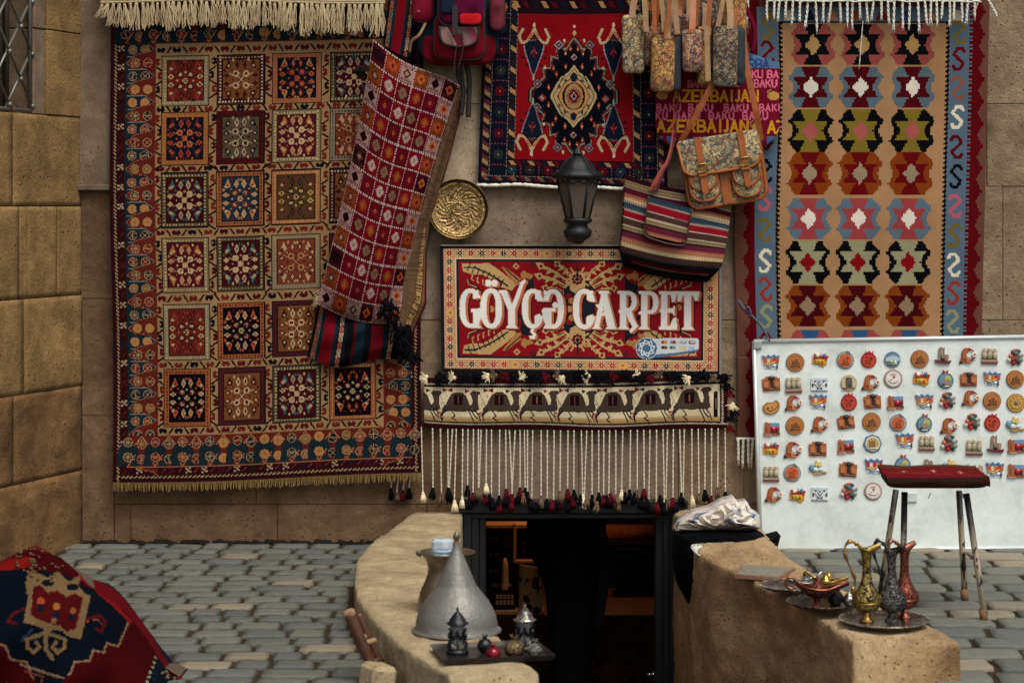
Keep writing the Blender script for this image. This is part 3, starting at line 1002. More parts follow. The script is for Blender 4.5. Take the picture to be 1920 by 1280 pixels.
def stripV(x, y0, y1, sd):
    y = y0 + 10; k = sd
    while y < y1 - 4:
        palm(x + (2 if k % 2 else -2), y, True, k + R.randint(0, 2)); s = 1 if k % 2 else -1
        cv.line([(x - 5 * s, y + 17), (x + 5 * s, y + 10)], 3.6, '#1c1210')
        cv.line([(x + 5 * s, y + 10), (x + 6 * s, y + 4)], 1.2, '#8a3a2a')
        y += 26; k += 1
ys = [110] + [(a[1] + b[0]) / 2 for a, b in zip(FY[:-1], FY[1:])] + [821.5]
for i, y in enumerate(ys): stripH(y, 86, 514, i)
xs = [90.5] + [(a[1] + b[0]) / 2 for a, b in zip(FX[:-1], FX[1:])] + [508]
for i, x in enumerate(xs):
    for (a, b) in FY: stripV(x, a, b, i)
# panels:  ground, frame, motif tones
PAN = {'r': ('#72211a', '#8b8468', ['#c5ab7c', '#2b1a1c', '#8f3b22']), 'o': ('#7c5028', '#4b242a', ['#5c1119', '#d0bb92', '#3a2018']),
       'n': ('#0f1f30', '#a9704c', ['#b6642a', '#8b1f1c', '#c0894a']), 'm': ('#4a0d1a', '#514a34', ['#c0a478', '#c9b489', '#3e6a70']),
       't': ('#101f30', '#a06a34', ['#b5451f', '#c27a34', '#6b2434']), 'g': ('#60513f', '#5d1119', ['#151a20', '#c4b089', '#28353c']),
       'k': ('#120f16', '#a4602f', ['#b9aa86', '#5e1222', '#b3552a']), 'c': ('#823e26', '#8a846c', ['#5e1b1b', '#c39a62', '#c7b18a']),
       'b': ('#22384a', '#a06a34', ['#c5b08a', '#7a1a1e', '#c28a48']), 'w': ('#5a1222', '#8a7a58', ['#c4ab80', '#d2bd92', '#b77a3c']),
       'd': ('#59431f', '#a9704c', ['#c5a468', '#1b2026', '#72303a'])}
LAY = ['ronm', 'tgwc', 'mbdo', 'wmco', 'rkoo', 'komk']
def panel(x0, y0, x1, y1, key, j):
    gc, fc, t = PAN[key]
    cv.rect(x0 - 2, y0 - 2, x1 + 2, y1 + 2, '#2a1a18')
    cv.rect(x0, y0, x1, y1, fc)
    for q in range(int((x1 - x0) / 6)):
        for yy in (y0 + 4.5, y1 - 4.5): cv.rect(x0 + 2 + q * 6, yy - 1.5, x0 + 5 + q * 6, yy + 1.5, t[j % 2])
    for q in range(int((y1 - y0) / 6)):
        for xx in (x0 + 4.5, x1 - 4.5): cv.rect(xx - 1.5, y0 + 2 + q * 6, xx + 1.5, y0 + 5 + q * 6, t[j % 2])
    cv.rect(x0 + 8, y0 + 8, x1 - 8, y1 - 8, '#1c1414'); cv.rect(x0 + 9.5, y0 + 9.5, x1 - 9.5, y1 - 9.5, gc)
    cx, cy = (x0 + x1) / 2, (y0 + y1) / 2
    cv.disc(cx, cy, 5.2, t[0]); 
    for sx in (-1, 1):
        cv.dia(cx + sx * 15, cy, 2.4, t[0]); cv.dia(cx, cy + sx * 16, 2.6, t[0])
        for sy in (-1, 1):
            cv.line([(cx, cy), (cx + sx * 9, cy + sy * 10)], 1.4, t[1])
            cv.disc(cx + sx * 9.5, cy + sy * 11, 5.8, t[1]); cv.disc(cx + sx * 9.5, cy + sy * 11, 3.4, t[0]); cv.dia(cx + sx * 17, cy + sy * 18, 2.2, t[2]); cv.dia(cx + sx * 2.5, cy + sy * 36, 1.9, t[2], 4); cv.dia(cx + sx * 14.5, cy + sy * 37, 2, t[1], 4); cv.dia(cx + sx * 31, cy + sy * 17, 2.6, t[2], 3.4); cv.line([(cx + sx * 16, cy + sy * 9), (cx + sx * 22, cy + sy * 12)], 1.3, t[1]); cv.disc(cx + sx * 8.6, cy + sy * 10, 1.6, gc if j % 2 else t[0])
            # tulips top and bottom
            tx, ty = cx + sx * 7, cy + sy * 28
            cv.dia(tx, ty, 4.6, t[1 - j % 2], 9); cv.dia(tx, ty, 2.2, t[2], 5)
            # leafy corner figures
            qx, qy = cx + sx * 23, cy + sy * 26
            cv.disc(qx, qy, 5, t[2]); cv.dia(qx, qy + sy * 4, 3.2, t[2], 9); cv.disc(qx + sx * 3.5, qy - sy * 3, 3, t[0]); cv.disc(qx, qy, 2, t[1])
            # side figures
            px_, py_ = cx + sx * 27, cy + sy * 7.5
            cv.dia(px_, py_, 6.5, t[0], 5); cv.dia(px_, py_, 3, t[2 if j % 2 else 1], 2.6)
for r_, (ya, yb) in enumerate(FY):
    for c_, (xa, xb) in enumerate(FX): panel(xa, ya, xb, yb, LAY[r_][c_], r_ + c_)
lum = cv.a.mean(-1, keepdims=True)
cv.a = (cv.a * .84 + lum * .12) * np.clip(1.0 - .12 * lum / .35, .84, 1.0) * np.array([.92, .85, .80], np.float32)   # old wool: softened dyes
vn1 = vnoise(3)
big = thing('panelled_carpet', 'large carpet of small square garden panels on cream lattice, hung at the left', 'carpet', tuple(W(500, 900, .03)))
posA = warp_quad((205, -14), (793, -26), (789, 889), (213, 905), .035,
                 dz=lambda U, V: .020 * vn1(U, V) + .012 + .03 * V * V + .006 * np.sin(U * 23 + 2 * V),
                 ex=lambda U, V: (2.2 * np.sin(V * 9 + 1) * (1 - U) + 1.5 * np.sin(V * 7) * U, 5 * np.sin(U * PI) * (1 - V) * 0 + 3 * np.sin(U * 5.3) * V))
grid_cloth('pile', cv, posA, M_pile, big, .008)
# short dense fringe along its foot
mb = MB()
for k in range(250):
    u = (k + .5) / 250
    x, y, z = [float(q) for q in posA(np.array(u), np.array(1.0))]
    L = .031 + R.uniform(-.005, .005); a = R.uniform(-.006, .006); r = .0016
    mb.tube([(x, y, z + .002), (x + a * .4, y - .003, z - L * .5), (x + a, y - .002, z - L)], r, 3, cap=False)
tag(mb.build('fringe', mat('tan cotton warp fringe', '#8e7448', .95, var=.25, vs=80), big), kind='stuff')
mb = MB(); mb.smooth = False
p = W(782, 878, .062); mb.box(p, (.0125, .001, .014)); mb.build('price_tag', mat('white card', '#d8dad6', .7), big)

# ================================================================== fringe tassel meshes
def strand_tassel(seed, L, n, spread, r, knot=True, mt=None, wig=.006):
    rr = random.Random(seed); mb = MB()
    if knot: mb.blob((0, 0, -.005), (.0075, .006, .007), .9, 8, 6)
    for k in range(n):
        a = rr.uniform(-1, 1) * spread; b = rr.uniform(-.006, .006)
        l = L * rr.uniform(.82, 1.05)
        pts = [Vector((a * .15, b * .3, .004)), Vector((a * .25, b, -.012))]
        for t in (.45, .75, 1.0): pts.append(Vector((a * (.3 + .7 * t) + rr.uniform(-wig, wig), b + rr.uniform(-.003, .003), -l * t)))
        mb.tube(pts, lambda t: r * (1.15 - .4 * t), 4, cap=False)
    o = mb.build('tassel', mt, None, local=True); me = o.data; bpy.data.objects.remove(o); return me
TF = [strand_tassel(40 + k, .105, 13, .022, .0026, True, M_fringe, .005) for k in range(6)]
up = thing('fringed_carpet_edge', 'thick cream tasselled end of a carpet hung above the panelled carpet', 'carpet', tuple(W(450, -20, .09)))
mb = MB(); q = []
mb.loft([[W(x, -400, .05), W(x, -8 + 4 * math.sin(x * .02), .085), W(x, 2 + 4 * math.sin(x * .012), .10), W(x, -6, .115), W(x, -400, .10)] for x in range(190, 730, 15)])
mb.build('folded_pile', M_maroon, up)
mb = MB()
for yy in (0, 4): mb.tube([W(x, yy - 1 + 3 * math.sin(x * .012), .118 + .004 * math.sin(x)) for x in range(188, 726, 6)], .0055, 6)
mb.build('heading_cord', M_fringe, up)
x = 192
while x < 722:
    o = link_obj('tassel', R.choice(TF), up)
    o.location = W(x, 6 + 3 * math.sin(x * .012) + R.uniform(-2, 2), .122 + R.uniform(-.004, .01)) - wloc(up)
    o.rotation_euler = (R.uniform(-.05, .15), R.uniform(-.14, .14) + (.25 if x < 215 else 0), R.uniform(-.4, .4))
    s_ = R.uniform(.85, 1.12) * (1.05 if x > 560 else .95); o.scale = (R.choice([-1, 1]) * s_ * 1.05, 1, s_ * (.62 if x < 205 else 1))
    x += R.uniform(8.5, 12)

# ================================================================== red medallion rug
cr = Canvas(900, -12, 1253, 350, 1.6, '#131a27')
def z5(x, y): return (880 + x / 3.555, y / 3.555)
NV, TN, RD_ = '#151c2b', '#a98a63', '#8c0a18'
cr.rect(900, -12, 1253, 350, '#151b29')
# outer guard with diagonal bars
def zig(x0, y0, x1, y1, horiz, cols, per=26):
    L = (x1 - x0) if horiz else (y1 - y0); n = int(L / per)
    for k in range(n + 1):
        for j, c in enumerate(cols):
            t = k * per + j * per / len(cols)
            if horiz:
                pts = [(x0 + t, y0), (x0 + t + 9, y0), (x0 + t + 16, y1), (x0 + t + 7, y1)]
            else:
                pts = [(x0, y0 + t), (x0, y0 + t + 9), (x1, y0 + t + 16), (x1, y0 + t + 7)]
            pts = [(min(max(a, x0), x1), min(max(b_, y0), y1)) for a, b_ in pts]
            cr.poly(pts, c)
cr.rect(905, -12, 918, 336, '#4a0d19'); zig(906, -10, 917, 336, False, ['#a5825a', '#16202e', '#65303a'])
cr.rect(1236, -12, 1249, 336, '#4a0d19'); zig(1237, -10, 1248, 336, False, ['#a5825a', '#16202e', '#65303a'])
cr.rect(905, 336, 1249, 345, '#2a1420'); zig(906, 337, 1248, 345, True, ['#7a5a48', '#16202e', '#5a1522'])
for x in (919, 951, 1204, 1235, 966, 1190):
    for y in range(-10, 336, 4): cr.rect(x, y, x + 1.6, y + 2, '#9a9484')
for y in (303, 335, 26):
    for x in range(968 if y == 303 else 906, 1190 if y == 303 else 1248, 4): cr.rect(x, y, x + 2, y + 1.6, '#9a9484')
def dots(x, y, horiz):
    for k in range(5):
        t = -12 + k * 6
        cr.disc(x + (t if horiz else 0), y + (0 if horiz else t), 1.5, '#8e4050')
def flower(x, y, c, c2):
    cr.dia(x, y, 10, c); cr.disc(x, y, 6.4, c)
    for a in range(8): cr.disc(x + 8 * math.cos(a * PI / 4), y + 8 * math.sin(a * PI / 4), 2.4, c)
    cr.disc(x, y, 2.6, NV); cr.disc(x, y, 1.5, c2)
k = 0
for y in range(15, 330, 40):
    for x in (936, 1220):
        flower(x, y, ['#b5713f', '#67101f', '#232f3c', '#5d0f20'][k // 2 % 4] if y < 40 else ['#67101f', '#222d33', '#5d0f20', '#313a38'][k // 2 % 4], '#b59a80'); dots(x, y + 20, True); k += 1
for x in range(962, 1215, 34):
    flower(x, 323, ['#5d0f20', '#2a3a44', '#34302c'][k % 3], '#a59080'); dots(x + 17, 323, False); k += 1
# inner guard
cr.rect(953, 4, 966, 316, '#3a0d1a'); cr.rect(1191, 4, 1203, 316, '#3a0d1a'); cr.rect(953, 304, 1203, 316, '#3a0d1a'); cr.rect(953, -12, 1203, 24, '#2c1320')
zig(954, 6, 965, 304, False, ['#b08a5c', '#172634', '#1a2c34'], 40); zig(1192, 6, 1202, 304, False, ['#b08a5c', '#172634', '#1a2c34'], 40)
zig(955, 306, 1202, 315, True, ['#b08a5c', '#5c1020', '#172634'], 36); zig(955, 3, 1202, 15, True, ['#b08a5c', '#5c1020', '#172634'], 56)
cr.rect(967, 27, 1189, 303, RD_)
cx, cy = 1077, 182
def sym(pts, c, kx=1.0, ky=1.0, sh=0):
    q = [(p[0] * kx, p[1] * ky) for p in pts]
    full = [(cx + a / 3.555, cy + b_ / 3.555) for a, b_ in q] + [(cx - a / 3.555, cy + b_ / 3.555) for a, b_ in q[::-1]]
    cr.poly(full, c)
half = [(0, -400), (28, -372), (50, -330), (80, -322), (84, -350), (118, -350), (122, -300), (112, -262), (160, -272), (165, -196), (218, -190), (206, -128), (236, -104), (270, -96), (272, -62), (300, -38), (300, 38)]
half = half + [(a, -b_) for a, b_ in half[::-1][1:]]
sym(half, '#14131a', 1.03, 1.02); sym(half, '#8a7f70', 1.0, 1.0); sym(half, '#151521', .955, .955); sym(half, '#6a2f30', .93, .935); sym(half, '#10131d', .90, .915)
# stepped small diamonds all around
for sx in (-1, 1):
    for sy in (-1, 1):
        for (a, b_) in ((106, 345), (248, 80)):
            X, Y = cx + sx * a / 3.555, cy + sy * b_ / 3.555
            cr.dia(X, Y, 10.5, '#15131c'); cr.dia(X, Y, 9, '#8d9290'); cr.dia(X, Y, 7, '#2b3d46'); cr.dia(X, Y, 4, '#9a2a3c'); cr.dia(X, Y, 2, '#a59b8c')
        for (a, b_, c) in ((170, 60, '#c0603c'), (56, 200, '#c0603c'), (120, 150, '#a8452e'), (140, 190, '#a8452e'), (60, 290, '#a8452e'), (25, 320, '#a8452e')):
            X, Y = cx + sx * a / 3.555, cy + sy * b_ / 3.555
            cr.dia(X, Y, 2.6, c, 6.5); cr.disc(X, Y + 1, 1.2, '#d9b490')
        for (a, b_) in ((68, 375), (200, 190)):
            cr.dia(cx + sx * a / 3.555, cy + sy * b_ / 3.555, 3, '#c2b090', 4.2)
    cr.dia(cx + sx * 215 / 3.555, cy + 4, 8, '#a33a48'); cr.dia(cx + sx * 215 / 3.555, cy + 4, 6, '#1b1b26'); cr.dia(cx + sx * 215 / 3.555, cy + 4, 4.4, '#b59a90'); cr.dia(cx + sx * 215 / 3.555, cy + 4, 2.2, '#5c1626')
for sy in (-1, 1):
    Y = cy + sy * 262 / 3.555
    cr.dia(cx, Y, 6.5, '#b59a90'); cr.dia(cx, Y, 4.4, '#1b1b26'); cr.dia(cx, Y, 2.4, '#a33a48')
    cr.dia(cx, cy + sy * 425 / 3.555, 4.5, '#b9a26f', 6); cr.disc(cx, cy + sy * 470 / 3.555, 2.6, '#c8c0b0')
loz = [(0, -212), (40, -160), (88, -130), (120, -80), (156, -10), (156, 10), (120, 80), (88, 130), (40, 160), (0, 212)]
sym(loz, '#14131a', 1.05, 1.03); sym(loz, '#b9a477'); sym(loz, '#1c1c24', .90, .90); sym(loz, '#b39c70', .86, .87); sym(loz, '#2b2c34', .70, .74); sym(loz, '#bb8e5a', .66, .70)
cr.disc(cx, cy, 22, '#1e222b', 26); cr.disc(cx, cy, 17.5, '#a78558', 24)
for a in range(16): cr.line([(cx, cy), (cx + 13 * math.cos(a * PI / 8), cy + 15 * math.sin(a * PI / 8))], 2.4, '#761226')
cr.dia(cx, cy, 11, '#6d1024', 15); cr.dia(cx, cy, 6, '#a5978a', 8); cr.dia(cx, cy, 3.6, '#1e2430', 5)
for sx in (-1, 1):
    for sy in (-1, 1):
        cr.line([(cx + sx * 14, cy + sy * 46), (cx + sx * 24, cy + sy * 32), (cx + sx * 30, cy + sy * 14)], 1.6, '#2e2c30')
        cr.disc(cx + sx * 16, cy + sy * 30, 3, '#3b4a50'); cr.disc(cx + sx * 27, cy + sy * 17, 2.2, '#7b2a30')
cr.disc(cx, cy - 36, 7, '#1c2834', 9); cr.disc(cx, cy + 38, 6, '#1c2834', 8)
# the four crowned drops
for X in (999, 1153):
    for (Y0, s) in ((88, 1), (252, -1)):
        drop = [(0, 56), (-5, 44), (-9, 30), (-15, 14), (-18, 0), (-10, -8), (0, -12)]
        full = [(X + a, Y0 + s * b_) for a, b_ in drop] + [(X - a, Y0 + s * b_) for a, b_ in drop[::-1]]
        cr.poly([(X + (a - X) * 1.14, Y0 + (b_ - Y0) * 1.05) for a, b_ in full], '#8a93a0' if s > 0 else '#7c8088'); cr.poly(full, '#192534')
        for sx in (-1, 1):
            cr.line([(X, Y0 - s * 34), (X + sx * 5, Y0 - s * 22), (X + sx * 14, Y0 - s * 8), (X + sx * 24, Y0 - s * 6), (X + sx * 29, Y0 - s * 18), (X + sx * 22, Y0 - s * 32)], 5, '#b9a883')
            cr.line([(X, Y0 - s * 22), (X + sx * 7, Y0 - s * 12), (X + sx * 17, Y0 - s * 2)], 3.2, '#15151e')
            cr.line([(X + sx * 3, Y0 - s * 26), (X + sx * 10, Y0 - s * 14)], 2.6, '#b5553c')
            cr.line([(X, Y0 + s * 6), (X + sx * 6, Y0 + s * 14)], 1.8, '#b5434c')
            cr.dia(X + sx * 21, Y0 + s * 22, 3.4, '#151821'); cr.dia(X + sx * 13, Y0 + s * 36, 2.8, '#151821'); cr.dia(X + sx * 23, Y0 + s * 10, 2.4, '#151821')
        cr.line([(X, Y0 + s * 2), (X, Y0 + s * 20)], 3, '#7d1e2c'); cr.disc(X, Y0 - s * 40, 2.6, '#c9bfa8', 5)
        cr.line([(X, Y0 + s * 54), (X, Y0 + s * 64)], 2, '#9aa09c')
cr.a *= .86
red = thing('medallion_rug', 'bright red rug with a dark star medallion, behind the black lantern', 'rug', tuple(W(1078, 345, .03)))
vn2 = vnoise(9)
grid_cloth('pile', cr, warp_quad((909, -14), (1246, -16), (1252, 352), (896, 342), .03, dz=lambda U, V: .007 * vn2(U, V) + .008, ex=lambda U, V: (0 * U, 4 * np.sin(U * PI) * (1 - V))), M_pile, red, .009)
mb = MB(); mb.tube([W(x, 345.5 + (x - 896) * .027 + 1.5 * math.sin(x * .05), .036 + .003 * math.sin(x * .3)) for x in range(894, 1254, 4)], lambda t: .0075 + .001 * math.sin(t * 200), 7)
mb.build('white_binding', M_fringeW, red)

# ================================================================== the kilim
ck = Canvas(1380, -14, 1856, 668, 1.6, '#6e4a3c')
ck.q = 3.2
KR, KB, KT = '#620a15', '#5c7080', '#a6835e'
def zz(xa, xb, c, amp, per, side):
    pts = []
    y = -20; k = 0
    while y < 840:
        pts.append((xa + (amp if k % 2 else 0) * side, y)); y += per / 2; k += 1
    ck.poly(pts + [(xb, 840), (xb, -20)], c)
zz(1396, 1425, KR, 10, 46, 1); zz(1850, 1815, KR, 10, 42, -1)
for y in range(-14, 700, 8):
    ck.rect(1414, y, 1420, y + 4, KR); ck.rect(1821, y, 1826, y + 4, KB)
ck.rect(1418, 18, 1460, 700, KB); ck.rect(1782, 18, 1822, 700, KB)
ck.rect(1418, 12, 1822, 46, '#65788a')
ck.q = 0
ck.rect(1462, 40, 1778, 700, KT); ck.rect(1462, 40, 1778, 44, '#22242a')
for y in range(40, 700, 9):
    ck.poly([(1458, y), (1467, y + 3), (1467, y + 7), (1458, y + 5)], '#0f1114'); ck.rect(1460, y, 1464, y + 8, '#14161a')
    ck.poly([(1784, y), (1775, y + 3), (1775, y + 7), (1784, y + 5)], '#0f1114'); ck.rect(1778, y, 1782, y + 8, '#14161a')
ck.q = 3.2
for x, c in ((1440, '#7c6a30'), (1480, '#cfc6b2'), (1518, '#1c2632'), (1560, '#b08060'), (1605, '#8a4a26'), (1655, '#7c1020'), (1700, '#2f5478'), (1745, '#a88068'), (1795, '#cfc6b2')):
    ck.poly([(x - 13, 39), (x - 9, 30), (x - 5, 20), (x + 5, 20), (x + 9, 30), (x + 13, 39)], c)
MOT = [('#99504a', '#14161a', '#b3915c'), ('#5d7078', '#550a18', '#d6cfc0'), ('#101215', '#7f6f28', '#a85a58'), ('#82400f', '#6a0a12', '#96866e'),
       ('#5f7380', '#9c4446', '#d8d0c2'), ('#101215', '#959474', '#860c18'), ('#80420f', '#4c0a14', '#907860'), ('#9c4a48', '#2f5a80', '#2f5a80')]
YC = [84, 163, 245, 325, 409, 491, 573, 656]
XC = [[1524, 1618, 1713], [1520, 1615, 1715], [1521, 1617, 1715], [1522, 1618, 1715], [1522, 1617, 1713], [1520, 1616, 1713], [1519, 1615, 1711], [1523, 1620, 1716]]
for (A, B_, D), y, xs_ in zip(MOT, YC, XC):
    for x in xs_:
        h = 39
        ck.poly([(x - 27, y - h), (x + 27, y - h), (x + 43, y - 19), (x + 37, y - 9), (x + 34, y), (x + 37, y + 9), (x + 43, y + 19), (x + 27, y + h),
                 (x - 27, y + h), (x - 43, y + 19), (x - 37, y + 9), (x - 34, y), (x - 37, y - 9), (x - 43, y - 19)], A)
        ck.poly([(x - 19, y - h), (x + 19, y - h), (x + 9, y - 19), (x + 34, y - 19), (x + 26, y - 8), (x + 22, y), (x + 26, y + 8), (x + 34, y + 19), (x + 9, y + 19), (x + 19, y + h),
                 (x - 19, y + h), (x - 9, y + 19), (x - 34, y + 19), (x - 26, y + 8), (x - 22, y), (x - 26, y - 8), (x - 34, y - 19), (x - 9, y - 19)], B_)
        if A == '#101215':
            pass
        ck.dia(x, y, 15, D, 20)
ck.q = 1.6
SC = ['#7f6f28', '#6c0a16', '#8f5a48', '#d9d1ba', '#5f0a1a', '#101215', '#b85a6c', '#7a6a24', '#d9d1ba', '#99382c', '#8f916c', '#6c0a16']
def sshape(x, y, c, flip):
    s = -1 if flip else 1
    ck.line([(x + s * 11, y - 13), (x + s * 7, y - 19), (x - s * 2, y - 19), (x - s * 9, y - 8)], 6, c)
    ck.line([(x - s * 9, y - 8), (x + s * 9, y + 9)], 6, c)
    ck.line([(x + s * 9, y + 9), (x + s * 2, y + 20), (x - s * 7, y + 20), (x - s * 10, y + 14)], 6, c)
for i, (yl, yr) in enumerate(zip([50, 98, 152, 206, 258, 320, 372, 430, 488, 541, 592, 645], [60, 110, 164, 219, 275, 330, 385, 441, 495, 548, 601, 650])):
    sshape(1438, yl, SC[i], i % 2 == 1); sshape(1801, yr, SC[i], i % 2 == 0)
ck.a *= .93
kil = thing('kilim', 'tan flat woven kilim with three columns of stepped star motifs, at the right', 'kilim', tuple(W(1620, 820, .02)))
# lower part of the kilim behind the board
ck2 = Canvas(1380, 668, 1856, 826, 4.0, '#6e4a3c')
ck2.poly([(1396 + (10 if k % 2 else 0), 660 + k * 23) for k in range(9)] + [(1425, 860), (1425, 650)], KR)
ck2.rect(1418, 660, 1460, 830, KB); ck2.rect(1782, 660, 1822, 830, KB); ck2.rect(1462, 660, 1780, 800, KT); ck2.rect(1418, 796, 1822, 812, '#65788a')
def kpos(cvs, y0, y1):
    def f(U, V):
        yy = y0 + (y1 - y0) * V; t = (yy + 14) / 840
        tl = 1380 - 0 + 3 * np.sin(yy * .011) + 8 * np.clip(t - .45, 0, 1) * 0; xr = 1856 - 20 * t
        px = tl * (1 - U) + xr * U
        dd = .022 + .01 * np.abs(np.sin(U * 9 + yy * .01)) * .5 + .004 * np.sin(yy * .02)
        z = DW - dd
        return (px - 960) * z / F, -dd, CH - (yy - HZ) * z / F
    return f
m1 = grid_cloth('upper_weave', ck, kpos(ck, -14, 668), M_flat, kil, .004)
m2 = grid_cloth('lower_weave', ck2, kpos(ck2, 668, 826), M_flat, kil, .004)
# thin white fringe along its top and knots at its foot
def cord_tassel(seed, L, mt):
    rr = random.Random(seed); mb = MB()
    w = rr.uniform(-.004, .004)
    for s in (0, PI):
        pts = []
        for k in range(15):
            t = k / 14
            pts.append(Vector((w * math.sin(t * 3) + .0026 * math.cos(t * 16 + s), .0026 * math.sin(t * 16 + s), -L * t)))
        mb.tube(pts, .0032, 5)
    mb.blob((w * .1, 0, -L), (.0058, .005, .006), .9, 8, 5)
    for k in range(7):
        a = rr.uniform(-.008, .008)
        mb.tube([Vector((a * .3, 0, -L)), Vector((a, rr.uniform(-.003, .003), -L - .016 - rr.uniform(0, .012)))], .0017, 3)
    o = mb.build('tassel', mt, None, local=True); me = o.data; bpy.data.objects.remove(o); return me
TW = [cord_tassel(60 + k, L, M_fringeW) for k, L in enumerate([.085, .1, .112, .12, .095, .105])]
o_t = thing('white_fringe_end', 'white knotted cotton fringe of a carpet end hung over the top of the kilim', 'fringe', tuple(W(1640, -10, .08)))
mb = MB(); mb.loft([[W(x, -400, .05), W(x, -6, .06), W(x, 2 + .00001 * (x - 1640) ** 2, .075), W(x, -6, .09), W(x, -400, .08)] for x in range(1436, 1850, 18)]); mb.build('folded_end', mat('cream flat weave', '#8d8068', .95), o_t)
x = 1440; k = 0
while x < 1852:
    o = link_obj('tassel', R.choice(TW), o_t)
    o.location = W(x, -6 + R.uniform(-2, 1), .092 + R.uniform(-.004, .008)) - wloc(o_t)
    s_ = (.95 if 1500 < x < 1760 else .8) * R.uniform(.9, 1.12)
    o.scale = (1, 1, s_); o.rotation_euler = (R.uniform(-.05, .05), R.uniform(-.12, .12) - (.5 if x > 1832 else 0), R.uniform(0, 3))
    x += R.uniform(10, 15.5)
mb = MB(); mb.tube([W(1440 + k * 10, 2 + R.uniform(-2, 2), .096) for k in range(41)], .0035, 5); mb.build('heading_cord', M_fringeW, o_t)
o = link_obj('tassel', TW[2], o_t); o.location = W(1402, -8, .06) - wloc(o_t); o.rotation_euler = (0, .06, 0)
o = link_obj('tassel', TW[3], o_t); o.location = W(1618, 40, .07) - wloc(o_t); o.scale = (.35, .35, 1.3); o.rotation_euler = (0, .08, 0)
for x in (1384, 1394, 1403, 1412):
    o = link_obj('tassel', TW[R.randint(0, 5)], kil); o.location = W(x, 822, .034) - wloc(kil); o.scale = (1.1, 1.1, R.uniform(.8, 1.1)); o.rotation_euler = (0, R.uniform(-.1, .1), R.uniform(0, 3))
mb = MB(); mb.tube([W(x, 822, .03) for x in range(1380, 1846, 12)], .005, 6); mb.build('binding', M_fringeW, kil)

# ================================================================== camel runner
cc = Canvas(795, 706, 1365, 812, 1.3, '#3a0c15')
def zx(x, y): return (720 + x / 2.743, 680 + y / 2.743)
for x in range(795, 1365, 5):
    for y, s in ((719, 1), (802, -1)):
        cc.rect(x, y - 2.6, x + 5, y + 2.6, '#12141a'); cc.line([(x, y + 1.6), (x + 2.5, y - 1.6), (x + 5, y + 1.6)], 1.1, '#c9bea6')
for y in range(722, 802, 5):
    cc.rect(1353, y, 1357, y + 5, '#12141a'); cc.line([(1353, y), (1357, y + 2.5), (1353, y + 5)], 1.1, '#c9bea6')
cc.rect(795, 723.5, 1351, 798.5, '#1a1a1e'); cc.rect(795, 725, 1350, 797, '#cdc0a0'); cc.rect(795, 790, 1350, 797, '#a98a5c'); cc.rect(795, 786, 1350, 790, '#b8a076')
CB = '#4a3f35'
for i, hx in enumerate([200, 400, 610, 805, 1000, 1195, 1390, 1590]):
    cs = [(-102, 282), (-98, 248), (-80, 226), (-68, 196), (-54, 168), (-32, 155), (0, 155), (20, 172), (32, 205), (41, 234), (55, 222), (58, 200), (50, 168), (42, 160), (58, 147), (90, 149), (95, 159), (80, 171), (82, 220), (88, 250), (70, 262), (30, 260), (0, 264), (-50, 260), (-78, 262), (-90, 272)]
    body = [zx(hx + a, b_ - 3 - (i - 3.5) * .8) for a, b_ in cs]
    cc.line(body + [body[0]], 1.7, '#1a1a1c'); cc.poly(body, CB)
    L = lambda *p: cc.line([zx(hx + a, b_ - 3) for a, b_ in p], 2.3, '#1b1a1c')
    L((-78, 258), (-102, 290), (-97, 318)); L((-55, 258), (-34, 290), (-50, 302), (-28, 320)); L((33, 258), (48, 288), (60, 320)); L((66, 256), (88, 288), (96, 316)); L((50, 258), (62, 284), (82, 304))
    a, b_ = zx(hx - 42, 166), zx(hx + 6, 226)
    cc.rect(a[0], a[1], b_[0], b_[1], '#2a0d14'); cc.line([zx(hx - 18, 178), zx(hx - 18, 214)], 2, '#7c5a50')
    cc.line([zx(hx - 84, 238), zx(hx - 100, 205), zx(hx - 116, 165)], 1.0, '#3a3634')
    X, Y = zx(hx - 74, 141)
    for s in (-1, 1): cc.poly([(X, Y), (X + s * 9, Y - 5), (X + s * 9, Y + 5)], '#7c1420' if i % 3 or s < 0 else '#1c3838')
    X, Y = zx(hx + 26, 146); cc.poly([(X + 5, Y), (X - 3, Y - 4), (X - 3, Y + 4)], ['#1e1e24', '#8a2030'][i % 2])
    X, Y = zx(hx - 114, 278); cc.disc(X, Y, 4.6, '#7c2430'); cc.disc(X, Y, 2.4, '#cdc0a0'); cc.line([(X - 2, Y - 2), (X + 2, Y + 2)], 1.4, '#7c2430')
    for q in ((-80, 172), (-106, 222)):
        X, Y = zx(hx + q[0], q[1]); cc.line([(X, Y - 3), (X + 1.5, Y), (X, Y + 3)], 1.3, '#8a7a50')
    for k in range(8): cc.line([zx(hx - 70 + k * 18, 215 + (k % 3) * 10), zx(hx - 70 + k * 18, 254)], .9, '#574c40')
X, Y = zx(1708, 200); cc.rect(X - 4, Y - 8, X + 4, Y + 36, '#1d1c22'); cc.disc(X, Y - 10, 4, '#2c2a2e'); cc.line([(X, Y), (X, Y + 20)], 1.4, '#8a8478'); cc.line([(X + 6, Y - 8), (X + 6, Y + 36)], 1, '#3a3634')
cam_ = thing('camel_runner', 'long cream runner woven with a row of brown camels, below the sign', 'runner', tuple(W(1078, 800, .04)))
vn3 = vnoise(21)
def camex(U, V): return (0 * U, 4.5 * np.sin(U * PI) + 2 * np.sin(U * 13) * V)
posC = warp_quad((795, 708), (1364, 700), (1364, 804), (795, 800), .045, dz=lambda U, V: .006 * vn3(U * 2, V) + .01 * np.sin(V * PI), ex=camex)
grid_cloth('weave', cc, posC, M_pile, cam_, .01)
